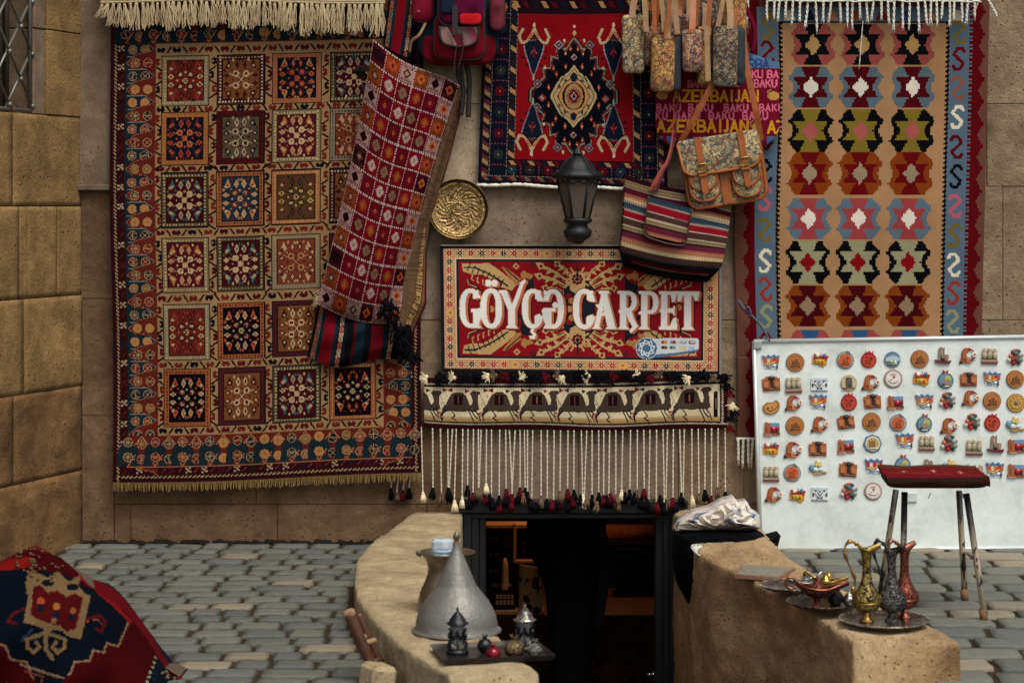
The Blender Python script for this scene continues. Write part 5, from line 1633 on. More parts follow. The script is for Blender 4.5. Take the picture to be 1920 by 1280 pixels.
def sbx(U, V):
    ex = -24 * np.sin(V * PI * .9) * U + 12 * np.sin(V * PI) * (1 - U)
    ey = 16 * np.sin(U * PI * 1.0) * (V * .0) + 8 * np.sin(U * 5) * (1 - V) + 14 * np.sin(U * 3.14) * V
    return ex * .6, ey
def sbz(U, V):
    return .055 * (1 - (2 * U - 1) ** 4) * (1 - (2 * V - 1) ** 8) + .012 * vb(U * 1.2, V) + .018 * np.sin(V * 9 + U * 4) * U * V - .02 * np.exp(-((U - .72 + .3 * V) / .06) ** 2) * (V > -1) * .7
grid_cloth('patchwork_panel', sb, warp_quad((700, 74), (862, 168), (752, 606), (594, 570), .14, dz=sbz, ex=sbx), M_flat, bagt, .012)
# tan gusset at its right side
gs = Canvas(0, 0, 60, 470, 2, '#6f5a42')
for y in range(0, 470, 2):
    t = y / 470
    c = 30 + 8 * math.sin(t * 3)
    gs.rect(c - 2, y, c, y + 2, '#5c0f16')
    if t > .42:
        w = min(13, (t - .42) * 90); gs.rect(c, y, c + w, y + 2, '#a58d5e'); gs.rect(c + w, y, c + w + 2, y + 2, '#6c1218')
    gs.rect(56, y, 60, y + 2, '#5c0f16')
    for q in range(3): gs.rect(R.uniform(0, 56), y, R.uniform(0, 56), y + 2, '#5f4a36')
GL = [(0, 856, 172), (.2, 822, 262), (.45, 776, 420), (.75, 752, 530), (1, 740, 606)]
GR = [(0, 872, 182), (.2, 846, 285), (.45, 808, 420), (.62, 800, 475), (.8, 799, 570), (1, 768, 640)]
def gpos(U, V):
    tl = [g[0] for g in GL]; tr = [g[0] for g in GR]
    px = np.interp(V, tl, [g[1] for g in GL]) * (1 - U) + np.interp(V, tr, [g[1] for g in GR]) * U
    py = np.interp(V, tl, [g[2] for g in GL]) * (1 - U) + np.interp(V, tr, [g[2] for g in GR]) * U
    dd = .135 - .08 * U + .02 * np.sin(U * PI) + .006 * vb(U, V * 2); z = DW - dd
    return (px - 960) * z / F, -dd, CH - (py - HZ) * z / F
grid_cloth('side_gusset', gs, gpos, M_flat, bagt, .012)
mb = MB()
L1 = [W(px, py, .06) for px, py in ((862, 178), (842, 280), (806, 420), (797, 500), (797, 570), (766, 638), (700, 660), (600, 600), (610, 540), (668, 330), (700, 90))]
mb.plate(L1, (0, .05, 0)); mb.build('back_panel', M_navyw, bagt)
# striped lower pouch and upper strap
def stripes(x, y0, y1, cvx):
    seq_ = [('#1a1d22', 5), ('#a55a46', 4), ('#6b7a70', 4), ('#17303a', 8), ('#7a0c20', 22), ('#1b2f3a', 7), ('#2a1a20', 3), ('#b39a84', 9), ('#17222a', 6), ('#14161c', 14), ('#5a0c1a', 5), ('#1c3038', 18), ('#191b20', 14), ('#6c0c20', 24), ('#16242c', 12), ('#a89a80', 8), ('#121418', 14), ('#10141a', 22)]
    xx = x
    for c, w in seq_:
        cvx.rect(xx, y0, xx + w, y1, c)
        if w in (9, 4, 8) and c in ('#b39a84', '#a55a46', '#6b7a70', '#a89a80'):
            for y in range(int(y0), int(y1), 4): cvx.line([(xx, y + 3), (xx + w, y)], 1.2, '#2a2224')
            for y in range(int(y0), int(y1), 34): cvx.rect(xx, y, xx + w, y + 15, '#a8604c'); [cvx.line([(xx, q + 3), (xx + w, q)], 1.2, '#2a2224') for q in range(int(y), int(y) + 15, 4)]
        xx += w
lp = Canvas(0, 0, 200, 120, 1.7, '#11141a'); stripes(0, 0, 120, lp)
grid_cloth('striped_pouch', lp, warp_quad((596, 576), (762, 590), (772, 668), (576, 668), .075, dz=lambda U, V: .06 * np.sin(V * 2.6 + .3) * (1 - (2 * U - 1) ** 6) + .022 * np.sin(U * 14 + V * 4) * U + .012 * vb(U * 2, V * 2), ex=lambda U, V: (6 * np.sin(V * 4) * U, 16 * np.sin(U * PI) * V + 8 * np.sin(U * 7) * V)), M_flat, bagt, .02)
ls = Canvas(0, 0, 100, 110, 1.7, '#11141a'); stripes(0, 0, 110, ls)
grid_cloth('striped_strap', ls, warp_quad((734, -40), (812, -40), (792, 118), (718, 84), .09, dz=lambda U, V: .03 * np.sin(U * PI) + .01 * vb(U, V), ex=lambda U, V: (0 * U, 5 * np.sin(U * 4))), M_flat, bagt, .012)
fur = MB()
for k in range(110):
    t = R.random(); px = 722 + 50 * t + R.uniform(-14, 14); py = 566 + 105 * t + R.uniform(-16, 16)
    p = W(px, py, .185 - .05 * t + R.uniform(-.015, .0)); q = p + Vector((R.uniform(-.02, .02), R.uniform(-.012, .002), -R.uniform(.015, .04)))
    fur.tube([p, (p + q) / 2 + Vector((R.uniform(-.005, .005), -.004, 0)), q], lambda t: .0055 * (1 - .5 * t), 5)
tag(fur.build('dark_wool_tuft', M_blackw, bagt), kind='stuff')
mb = MB()
for k in range(9): mb.tube(bez([W(700 + R.uniform(-4, 6), 130 + R.uniform(-4, 4), .14), W(684, 128 + R.uniform(-6, 6), .15), W(668 + R.uniform(-4, 8), 134 + R.uniform(-8, 8), .14), W(690, 146 + R.uniform(-5, 5), .13)], 5), .0045, 5)
mb.build('dark_tassel', M_brownw if False else mat('dark brown goat hair', '#1e1814', .95), bagt)
mb = MB()
for k in range(16):
    p = W(600 - k * .4 + R.uniform(-2, 4), 545 + k * 1.6, .135); mb.tube([p, p + Vector((-.02 - R.uniform(0, .01), 0, -.01 - R.uniform(0, .02)))], .0012, 3)
mb.build('loose_threads', M_fringe, bagt)

# ================================================================== rounded plate tools for bags
def rrect(a0, b0, a1, b1, r, n=5, rt=None):
    """rounded rectangle, b downwards; rt = top radius"""
    rt = r if rt is None else rt; out = []
    for (cx_, cy_, a, rad) in ((a1 - r, b1 - r, 0, r), (a0 + r, b1 - r, 90, r), (a0 + rt, b0 + rt, 180, rt), (a1 - rt, b0 + rt, 270, rt)):
        for k in range(n + 1):
            t = math.radians(a + 90 * k / n); out.append((cx_ + rad * math.cos(t), cy_ + rad * math.sin(t)))
    return out
class Frame:
    """local bag frame in picture units at distance d: origin, direction along, direction down"""
    def __init__(s, o, ang): s.o = o; s.c = math.cos(ang); s.s = math.sin(ang)
    def __call__(s, a, b, d): return W(s.o[0] + a * s.c - b * s.s, s.o[1] + a * s.s + b * s.c, d)
def padded(mb, fr_, pts, d0, d1, edge=.006, puff=.0):
    """pillow plate: outline loops stepping in"""
    cx_ = sum(p[0] for p in pts) / len(pts); cy_ = sum(p[1] for p in pts) / len(pts)
    rings = []
    for (k, dd) in ((1.0, d0), (1.0, d1 - edge), (.985, d1 - edge * .3), (.95, d1), (.84, d1 + puff * .3), (.72, d1 + puff * .6), (.58, d1 + puff * .8), (.44, d1 + puff * .9), (.3, d1 + puff), (.15, d1 + puff)):
        rings.append([fr_(cx_ + (p[0] - cx_) * k, cy_ + (p[1] - cy_) * k, dd) for p in pts])
    for i, rg in enumerate(rings):
        for j, p in enumerate(rg):
            q = mn.noise(p * 16) * .5 + mn.noise(p * 38) * .25
            rg[j] = p + Vector((q * .006, (q * .012 if i > 1 else 0), q * .005))
    mb.loft(rings[::-1])
def piping(mb, fr_, pts, d, r=.0035, closed=True): mb.tube([fr_(a, b_, d) for a, b_ in pts], r, 6, closed=closed)

def paisley(name, cols, scale=95):
    m, nt, b = new_mat(name)
    v = coord(nt, rnd=True)
    n = noise(nt, v, scale * .5, 2, .5, 2.5)
    vo = nd(nt, 'ShaderNodeTexVoronoi', Scale=scale * .75, Randomness=1.0)
    nt.links.new(v, vo.inputs['Vector'])
    sp = nt.nodes.new('ShaderNodeSeparateColor'); nt.links.new(vo.outputs['Color'], sp.inputs[0])
    c1 = ramp(nt, sp.outputs[0], [(i / len(cols), C(c)) for i, c in enumerate(cols)], 'CONSTANT')
    ring_ = ramp(nt, vo.outputs['Distance'], [(0, (1, 1, 1)), (.16, (1, 1, 1)), (.22, (0, 0, 0)), (.36, (0, 0, 0)), (.42, (1, 1, 1))])
    c = mixc(nt, ring_, C(cols[0]), c1)
    w = ramp(nt, n.outputs[0], [(.40, (1, 1, 1)), (.46, (0, 0, 0)), (.50, (0, 0, 0)), (.56, (1, 1, 1))])
    c = mixc(nt, w, C(cols[1]), c)
    n2 = noise(nt, v, 7, 2)
    c = mixc(nt, 1, c, ramp(nt, n2.outputs[0], [(.35, (.75, .75, .8)), (.65, (1.15, 1.1, 1))]), 'MULTIPLY')
    nt.links.new(c, b.inputs['Base Color']); b.inputs['Roughness'].default_value = .9
    bump(nt, b, noise(nt, v, 300, 2).outputs[0], .5, .002)
    return m
M_pais = [paisley('paisley cloth cream', ['#b3a074', '#5a5444', '#a08c60', '#7a3a30', '#bfae82', '#3c4a52']),
          paisley('paisley cloth ochre', ['#b3894c', '#6a4c2e', '#c09a5c', '#8c3a28', '#a37c44', '#3c3a30']),
          paisley('paisley cloth grey', ['#8c7c60', '#3c342c', '#a08e6c', '#5c2c28', '#6a7068', '#26302e']),
          paisley('paisley cloth rose', ['#a68064', '#56463c', '#b59878', '#7c2430', '#927456', '#3a3040'])]
M_leath = mat('tan leather', '#8c4c20', .45, var=.25, vs=30, bs=.25, bscale=160, spec=.4)
M_leathD = mat('dark brown leather', '#3a2416', .45, var=.25, bs=.25)
M_sstrap = mat('pale tan ribbon strap', '#8d6f4e', .7, var=.25, vs=60)
M_buck = mat('antique brass buckle', '#8c7444', .3, metal=1)
M_zip = mat('dark zip tape', '#1c2026', .6, var=.3, vs=80, bs=.6, bscale=300)

# ---- satchel
def satchel():
    t = thing('satchel', 'paisley cloth satchel trimmed with tan leather, two front pockets with buckles', 'satchel', tuple(W(1355, 390, .14)))
    fr_ = Frame((1273, 271), -.156)
    body = rrect(0, 0, 150, 126, 20, 5, 5)
    mb = MB(); padded(mb, fr_, body, .10, .185, .01, .006); mb.build('body', M_pais[0], t)
    mb = MB(); piping(mb, fr_, rrect(2, 3, 149, 124, 19, 5, 6), .182, .0078); piping(mb, fr_, rrect(3, 3, 148, 122, 19, 5, 6), .12, .012); mb.build('leather_edging', M_leath, t)
    mb = MB(); mb.plate([fr_(a, b_, .196) for a, b_ in ((66, 60), (66, 124), (84, 124), (84, 60))], (0, .02, 0)); mb.build('centre_band', M_leath, t)
    for x0, x1, y0, y1 in ((8, 62, 58, 112), (90, 143, 62, 116)):
        pk = MB(); padded(pk, fr_, rrect(x0, y0, x1, y1, 22, 6, 4), .185, .208, .006, .003); po = pk.build('front_pocket', M_pais[0], t)
        pk = MB(); piping(pk, fr_, rrect(x0, y0, x1, y1, 22, 6, 4), .205, .0055); pk.build('edging', M_leath, po)
        pk = MB(); padded(pk, fr_, rrect(x0 + 2, y0 - 8, x1 - 2, y1 - 20, 22, 6, 3), .208, .216, .003, .001); pf = pk.build('pocket_flap', M_pais[0], t)
        pk = MB(); piping(pk, fr_, rrect(x0 + 2, y0 - 8, x1 - 2, y1 - 20, 22, 6, 3), .214, .0052); pk.build('edging', M_leath, pf)
    mb = MB(); padded(mb, fr_, rrect(-3, -6, 150, 62, 26, 6, 7), .19, .222, .008, .004); fl = mb.build('flap', M_pais[0], t)
    mb = MB(); piping(mb, fr_, rrect(-3, -6, 150, 62, 26, 6, 7)[:12] + [(-3, 0)], .221, .0062, False); mb.build('edging', M_leath, fl)
    for x in (36, 117):
        st_ = MB(); st_.plate([fr_(a, b_, dd) for a, b_, dd in ((x - 6, -8, .232), (x - 6, 96, .232), (x, 100, .232), (x + 6, 96, .232), (x + 6, -8, .232))], (0, .005, 0)); so = st_.build('strap', M_leath, t)
        st_ = MB(); piping(st_, fr_, rrect(x - 9, 43, x + 9, 58, 2, 2), .236, .003); st_.plate([fr_(a, b_, .238) for a, b_ in ((x - 8, 52), (x - 8, 56), (x + 8, 56), (x + 8, 52))], (0, .003, 0)); st_.build('buckle', M_buck, so)
        st_ = MB(); st_.plate([fr_(a, b_, .239) for a, b_ in ((x - 8, 61), (x - 8, 66), (x + 8, 66), (x + 8, 61))], (0, .006, 0)); st_.build('loop', M_leath, so)
    # shoulder strap, flat ribbon over both sides
    def ribbon(pts, w, name='shoulder_strap', m_=M_leath, th=.003):
        mb = MB(); rings = []
        P = bez([W(*p) for p in pts], 6)
        for i, p in enumerate(P):
            tn = (P[min(i + 1, len(P) - 1)] - P[max(i - 1, 0)]).normalized(); sd = tn.cross(Vector((0, 1, 0))).normalized() * w / 2
            o_ = Vector((0, th, 0)); rings.append([p - sd, p + sd, p + sd + o_, p - sd + o_])
        mb.smooth = False; mb.loft(rings); return mb.build(name, m_, t)
    ribbon([(1275, 268, .13), (1300, 225, .16), (1332, 165, .17), (1360, 110, .17), (1378, 40, .15), (1385, -60, .12)], .021)
    ribbon([(1427, 262, .13), (1418, 210, .16), (1407, 160, .16), (1398, 110, .15), (1392, 40, .13), (1388, -60, .12)], .024)
    mb = MB(); mb.tube([W(1424, 268, .13), W(1426, 276, .14), W(1432, 282, .14)], .004, 6); mb.build('ring', M_buck, t)
satchel()

# ---- BAKU bag
def bakubag():
    cb = Canvas(1224, 96, 1466, 284, 1.35, '#6e0a2c')
    P1, YL, BL = '#c46480', '#c08e1e', '#4a6488'
    cb.rect(1224, 96, 1466, 130, '#51708e'); cb.text(1404, 112, 17, 'RBA', 4, '#2f4a78')
    cb.rect(1224, 128, 1466, 258, '#700a2a')
    cb.text(1410, 133, 13, 'KU BA', 3.0, P1, .86); cb.text(1414, 150, 13, 'BAKU', 3.0, P1, .86); cb.text(1290, 152, 12, 'BAKU', 2.8, P1); cb.text(1350, 150, 12, 'BAKU', 2.8, P1)
    cb.text(1263, 170, 20, 'AZERBAIJAN', 4.2, YL, .88); 
    for x in (1232, 1292, 1358, 1424): cb.text(x, 196, 12, 'BAKU', 2.9, P1, 1.0)
    for x in (1229, 1266, 1330, 1393): cb.text(x - (0 if x > 1230 else 24), 211, 12.5, 'BAKU', 2.9, P1, 1.0)
    cb.text(1233, 226, 21, 'AZERBAIJAN', 4.4, YL, .90); cb.text(1440, 228, 21, 'AZ', 4.4, YL)
    cb.rect(1224, 254, 1466, 290, '#700a2a')
    cb.rect(1224, 255, 1466, 284, '#4a6488'); cb.text(1240, 257, 20, 'AZERBAIJAN', 6, '#700a2a', 1.1)
    for x, y in ((1242, 177), (1450, 178), (1417, 236)):
        cb.disc(x, y + 2, 11 if x != 1417 else 7, '#b08a48', 8); cb.line([(x + 9, y + 2), (x + 12, y - 7), (x + 6, y - 10)] if x < 1300 else [(x - 8, y + 2), (x - 11, y - 6), (x - 5, y - 9)], 3, '#96713a')
    X = 1224 + (np.arange(cb.w) + .5) * 1.35; Y = 96 + (np.arange(cb.h) + .5) * 1.35; X, Y = np.meshgrid(X, Y)
    r = 46; x0, x1, y1 = 1229, 1462, 276
    inn_ = (X > x0) & (X < x1) & (Y < y1) & (Y > 98 + np.maximum(0, (X - 1400) * .35) * 1.0)
    cl = (X < x0 + r) & (Y > y1 - r) & ((X - x0 - r) ** 2 + (Y - y1 + r) ** 2 > r * r)
    crr = (X > x1 - r) & (Y > y1 - r) & ((X - x1 + r) ** 2 + (Y - y1 + r) ** 2 > r * r)
    cb.mask = inn_ & ~cl & ~crr
    t = thing('tote_bag', 'crimson tote bag printed BAKU and AZERBAIJAN in pink and yellow letters', 'tote bag', tuple(W(1345, 276, .06)))
    grid_cloth('printed_bag', cb, warp_quad((1224, 96), (1466, 96), (1466, 284), (1224, 284), .055, dz=lambda U, V: .03 * (1 - (2 * U - 1) ** 4) * (1 - (2 * V - 1) ** 6) + .004 * np.sin(U * 17 + V * 5)), M_print, t, .03)
    for x in (1275, 1410):
        mb = MB(); mb.tube(bez([W(x, 100, .09), W(x + 4, 50, .09), W(1340 + (x - 1340) * .5, -30, .08)], 5), .009, 6, flat=.25); mb.build('handle', mat('crimson webbing', '#5c0a24', .9), t)
bakubag()

# ---- striped wool tote
def stripetote():
    ct = Canvas(0, 0, 205, 150, 1.35, '#40302a')
    rows = [(0, 3, '#26101a', 0), (3, 7, '#3a0d1c', 0), (7, 10, '#13151c', 1), (10, 20, '#7a6748', 2), (20, 23, '#16171d', 1), (23, 34, '#4f1526', 0), (34, 40, '#8a5a48', 2), (40, 50, '#a89070', 2), (50, 53, '#12151c', 1), (53, 62, '#2c4252', 2), (62, 65, '#13161c', 1),
            (65, 67, '#c0a898', 3), (67, 80, '#8c0c26', 0), (80, 83, '#c0a898', 3), (83, 94, '#4b3830', 0), (94, 97, '#b8a890', 3), (97, 105, '#7c6c50', 2), (105, 108, '#14151a', 3), (108, 119, '#622438', 0), (119, 128, '#96604a', 2), (128, 138, '#ab9470', 2), (138, 150, '#3a2a28', 2)]
    def draw(c_, X0_, X1_, sh=0):
        for a, b_, col, k in rows:
            a, b_ = a - sh, b_ - sh
            c_.rect(X0_, a, X1_, b_, col)
            if k == 1 or k == 3:
                for x in np.arange(X0_, X1_, 4.0): c_.rect(x, (a + b_) / 2 - 1, x + 2, (a + b_) / 2 + 1, '#b5ab95' if k == 1 else '#15161c')
            if k == 2:
                for x in np.arange(X0_, X1_, 5.4):
                    for q, yy in enumerate(np.arange(a + 1.5, b_, 3.2)): c_.line([(x + (q % 2) * 2.7, yy), (x + 2 + (q % 2) * 2.7, yy + 1)], 1.3, tuple(min(.9, v * (2.0 if q % 2 else .5)) for v in C(col)))
    draw(ct, 0, 205)
    t = thing('striped_tote', 'wool tote bag in horizontal stripes with a front flap pocket, below the satchel', 'tote bag', tuple(W(1260, 525, .1)))
    vt = vnoise(51)
    exq = lambda U, V: (2.5 * np.sin(V * 3), 9 * np.sin(U * PI) * V * .8 + 3 * np.sin(U * 6) * (1 - V))
    grid_cloth('front', ct, warp_quad((1171, 328), (1372, 380), (1352, 502), (1162, 472), .15, dz=lambda U, V: .035 * (1 - (2 * U - 1) ** 4) * (.4 + .6 * V) + .006 * vt(U * 1.5, V), ex=exq), M_flat, t, .09)
    cg = Canvas(0, 0, 190, 34, 1.35, '#17181c')
    cg.rect(0, 0, 190, 5, '#1d2c3a'); cg.rect(0, 5, 190, 9, '#1a1a20'); cg.rect(20, 10, 178, 16, '#5c0c20'); cg.rect(20, 16, 178, 19, '#1a1a1e')
    for x in range(20, 178, 4): cg.rect(x, 16, x + 2, 18, '#a89c8c')
    grid_cloth('bottom_gusset', cg, warp_quad((1163, 472), (1351, 503), (1326, 529), (1168, 499), .185, dz=lambda U, V: -.10 * V, ex=lambda U, V: (0 * U, 7 * np.sin(U * PI))), M_flat, t, .02)
    cf = Canvas(0, 0, 84, 74, 1.35, '#2c4252'); draw(cf, 0, 84, 53)
    X = (np.arange(cf.w) + .5) / cf.w; Y = (np.arange(cf.h) + .5) / cf.h; X, Y = np.meshgrid(X, Y)
    cf.mask = ~((Y > .8) & (((X < .2) & ((X - .2) ** 2 + (Y - .8) ** 2 > .04)) | ((X > .8) & ((X - .8) ** 2 + (Y - .8) ** 2 > .04))))
    grid_cloth('flap_pocket', cf, warp_quad((1216, 368), (1297, 392), (1285, 458), (1208, 440), .205, dz=lambda U, V: .012 * np.sin(U * PI)), M_flat, t, .014)
    mb = MB()
    mb.tube(bez([W(x, y, .217) for x, y in ((1216, 368), (1212, 400), (1208, 434), (1214, 444), (1250, 456), (1278, 460), (1287, 452), (1292, 420), (1297, 392))], 4), .003, 5); mb.build('pocket_piping', M_leathD, t)
    for k in range(2):
        mb = MB()
        for q in range(4): mb.tube(bez([W(1216 + 3.2 * q + k * 6, 360, .2), W(1236 + 1.6 * q + k * 4, 322, .19), W(1251 + q + k * 3, 298, .17), W(1262 + k * 5, 240, .13), W(1266 + k * 8, 100, .1), W(1268 + k * 8, -50, .09)], 5), .0026, 5)
        mb.build('braided_handle', [mat('orange red braid', '#8c3a2a', .8), mat('maroon braid', '#4a1420', .8)][k], t)
stripetote()

# ---- small paisley purses in a bunch
purse_data = [((1166, 28), (1207, 138), .15, 0, 0, 'grey cream paisley zip purse, farthest left of the hanging bunch', -.01),
              ((1208, 50), (1246, 124), .12, 3, 0, 'rose paisley purse half hidden, second from the left of the hanging bunch', .03),
              ((1222, 66), (1280, 172), .20, 1, 1, 'yellow paisley purse with a dark zip side, lowest of the hanging bunch', .035),
              ((1278, 56), (1316, 136), .22, 3, 0, 'short orange rose paisley purse in the middle of the hanging bunch', -.02),
              ((1308, 50), (1334, 160), .16, 1, 2, 'narrow ochre paisley purse seen edge on beside the large grey one', .01),
              ((1337, 48), (1398, 162), .20, 2, 1, 'large grey paisley purse, farthest right of the hanging bunch', .015),
              ((1246, 22), (1300, 70), .11, 3, 0, 'rose paisley purse high up behind the yellow one', .1),
              ((1296, -30), (1344, 52), .13, 2, 0, 'grey paisley purse at the top edge behind the narrow ochre one', -.05),
              ((1352, -40), (1402, 56), .13, 1, 0, 'ochre paisley purse at the top edge above the large grey one', .04)]
for (a, b_, d, mi, side_, lab, rot) in purse_data:
    w, h = b_[0] - a[0], b_[1] - a[1]
    t = thing('paisley_purse', lab, 'purse', tuple(W((a[0] + b_[0]) / 2, b_[1], d)), 'small paisley purses hanging in a bunch')
    fr_ = Frame(a, rot)
    mb = MB(); padded(mb, fr_, rrect(0, 0, w * (.78 if side_ == 1 else 1), h, min(9, w * .2), 4), d - .06, d, .012, .012); mb.build('body', M_pais[mi], t)
    if side_ == 1:
        mb = MB(); padded(mb, fr_, rrect(w * .70, 2, w, h - 2, 8, 4), d - .075, d - .008, .018, .006); mb.build('side_gusset', mat('dark blue paisley gusset', '#20262c', .8, var=.5, vs=120), t)
    mb = MB(); zx_ = w * (.76 if side_ == 1 else .93)
    mb.tube([fr_(zx_, 8, d - .006), fr_(zx_, h - 8, d - .006)], .0035, 6); mb.build('zip', M_zip, t)
    mb = MB(); rings = []
    x = w * .5
    P = bez([fr_(x, 6, d + .006), fr_(x + 2, -20, d - .01), W(a[0] + x + (1300 - a[0]) * .18, -70, .11)], 6)
    for i, p in enumerate(P):
        sd = Vector((.0125, 0, 0)); o_ = Vector((0, .003, 0)); rings.append([p - sd, p + sd, p + sd + o_, p - sd + o_])
    mb.smooth = False; mb.loft(rings); mb.build('wrist_strap', M_sstrap if mi != 3 else M_leath, t)
extra = thing('loose_straps', 'tan and orange purse straps dangling in a bunch over the paisley purses', 'straps', tuple(W(1290, 0, .2)))
for (xa, ya, xb, yb, w, m_, dd) in ((1206, -40, 1212, 60, 10, M_sstrap, .2), (1224, -40, 1228, 62, 8, M_leath, .21), (1238, -30, 1246, 60, 9, M_sstrap, .22), (1262, -40, 1248, 66, 7, M_leath, .23), (1262, -40, 1270, 64, 10, M_sstrap, .22), (1325, 48, 1328, 152, 10, M_sstrap, .23), (1333, -40, 1328, 52, 9, M_leath, .22), (1362, -30, 1346, 50, 9, M_sstrap, .22), (1292, -40, 1290, 40, 7, M_sstrap, .2), (1310, -40, 1306, 50, 6, M_leath, .18)):
    p, q = W(xa, ya, dd), W(xb, yb, dd); sd = Vector((w * PXM(dd) / 2, 0, 0)); mb = MB()
    mb.plate([p - sd, q - sd, q + sd, p + sd], (0, .003, 0)); mb.build('strap', m_, extra)
mb = MB()
for k in range(7): mb.tube([W(1206 + k * 4.6, -40, .2), W(1207 + k * 4.2, 60 + (k % 3) * 18, .19)], .0016, 4)
mb.build('thin_cords', mat('mustard cord', '#8f6a34', .8), extra)
mb = MB(); mb.blob(W(1243, 20, .2), (.014, .01, .009), .8, 10, 6); mb.build('bead', mat('cream bead', '#a8946c', .5), extra)
rail = thing('hanging_rail', 'iron rail above the frame from which the bags hang', 'rail', tuple(W(1200, -62, .1)))
mb = MB(); mb.tube([W(720, -62, .11), W(1500, -62, .11)], .008, 8); mb.build('rod', M_iron, rail)
for x in (760, 1100, 1480):
    mb = MB(); mb.tube([W(x, -62, .11), W(x, -62, -.01)], .008, 6); mb.build('bracket', M_iron, rail)

# ---- red backpack
def backpack():
    t = thing('backpack', 'small red and magenta woven backpack with dark straps beside the medallion rug', 'backpack', tuple(W(865, 125, .1)))
    Rw = mat('crimson woven wool', '#5a0a18', .9, var=.35, vs=14, bs=.5, bscale=200, sheen=.3); Rm = mat('magenta woven wool', '#4e0c2c', .9, var=.3, vs=18, bs=.5, bscale=200, sheen=.3)
    Rb = mat('scarlet wool', '#a8161e', .9, var=.25, vs=18, bs=.5, bscale=200, sheen=.3); Rk = mat('dark blue backpack wool', '#14202e', .9, var=.4, vs=14, bs=.5, bscale=200); Pp = mat('black brown piping', '#1a1416', .6)
    Rp = mat('dusty pink wool', '#6e1228', .9, var=.3, vs=20, bs=.4)
    fr_ = Frame((0, 0), 0)
    mb = MB(); padded(mb, fr_, rrect(782, -110, 936, 116, 30, 6, 20), .05, .15, .03, .02); mb.build('body', Rk, t)
    mb = MB(); padded(mb, fr_, rrect(792, 66, 930, 122, 26, 6, 12), .10, .165, .02, .01); mb.build('bottom_panel', Rw, t)
    for (x0, x1, y0, y1, m_) in ((774, 812, -24, 42, Rp), (918, 946, -10, 58, mat('faded rose wool', '#5d2430', .9, var=.3, vs=20))):
        mb = MB(); padded(mb, fr_, rrect(x0, y0, x1, y1, 13, 5), .10, .19, .015, .01); po = mb.build('side_pocket', m_, t)
        mb = MB(); piping(mb, fr_, rrect(x0, y0, x1, y1, 13, 5), .18, .004); mb.build('edging', Pp, po)
    mb = MB(); padded(mb, fr_, rrect(814, 26, 908, 112, 20, 5), .16, .22, .015, .012); pk = mb.build('front_pocket', Rw, t)
    mb = MB(); piping(mb, fr_, rrect(814, 26, 908, 112, 20, 5), .21, .004); mb.build('edging', Pp, pk)
    cf = Canvas(0, 0, 76, 40, 1.35, '#8a2a48')
    for x in range(-40, 80, 3): cf.line([(x, 0), (x + 20, 40)], 1.5, ['#b0a090', '#8a1c40', '#7c7c78', '#9a5a6a', '#b0a090'][int(max(0, x) // 16) % 5])
    X = (np.arange(cf.w) + .5) / cf.w; Y = (np.arange(cf.h) + .5) / cf.h; X, Y = np.meshgrid(X, Y)
    cf.mask = ~((Y > .45) & (((X < .3) & (((X - .3) / .3) ** 2 + ((Y - .45) / .55) ** 2 > 1)) | ((X > .7) & (((X - .7) / .3) ** 2 + ((Y - .45) / .55) ** 2 > 1))))
    fo = grid_cloth('ikat_flap', cf, warp_quad((824, 50), (898, 50), (898, 88), (824, 88), .236, dz=lambda U, V: .014 * np.sin(U * PI)), M_flat, t, .012)
    mb = MB(); mb.tube(bez([W(x, y, .247) for x, y in ((824, 50), (825, 68), (834, 82), (861, 88), (888, 82), (897, 68), (898, 50))], 4), .0045, 6); mb.build('flap_piping', Pp, fo)
    mb = MB(); padded(mb, fr_, rrect(822, -70, 908, 48, 18, 5), .17, .255, .02, .014); to = mb.build('top_flap', Rm, t)
    mb = MB(); piping(mb, fr_, rrect(822, -70, 908, 48, 18, 5), .245, .005); mb.build('edging', Pp, to)
    mb = MB(); padded(mb, fr_, rrect(862, 26, 902, 46, 7, 4), .25, .274, .006, .004); mb.build('scarlet_band', Rb, t)
    mb = MB(); padded(mb, fr_, rrect(826, -30, 852, 26, 6, 4), .25, .272, .006, .004); mb.build('navy_band', Rk, t)
    mb = MB(); mb.plate([W(x, y, .28) for x, y in ((848, 10), (848, 66), (858, 66), (858, 10))], (0, .01, 0)); mb.build('closing_strap', Pp, t)
    mb = MB(); mb.tube(bez([W(799, 42, .18), W(786, 66, .19), W(772, 78, .17), (W(768, 98, .15))], 5), .006, 6, flat=.4); mb.build('webbing', M_sstrap, t)
    for pts in (((866, 60), (856, 90), (852, 120), (850, 140)), ((866, 60), (868, 90), (862, 118), (858, 132))):
        mb = MB(); mb.tube(bez([W(x, y, .262) for x, y in pts], 5), .003, 5); mb.build('drawcord', Pp, t)
    for pts, w in ((((862, 118), (866, 150), (868, 180), (864, 216)), .009), (((874, 118), (880, 150), (879, 190), (878, 220)), .010), (((858, 120), (860, 150), (872, 170), (862, 190)), .007)):
        mb = MB(); mb.tube(bez([W(x, y, .11) for x, y in pts], 6), w, 6, flat=.35); mb.build('shoulder_strap', Pp, t)
    mb = MB(); mb.blob(W(785, 22, .205), (.004, .003, .004), 1, 8, 5); mb.build('snap', mat('dull nickel snap', '#8a8478', .4, metal=1), t)
backpack()

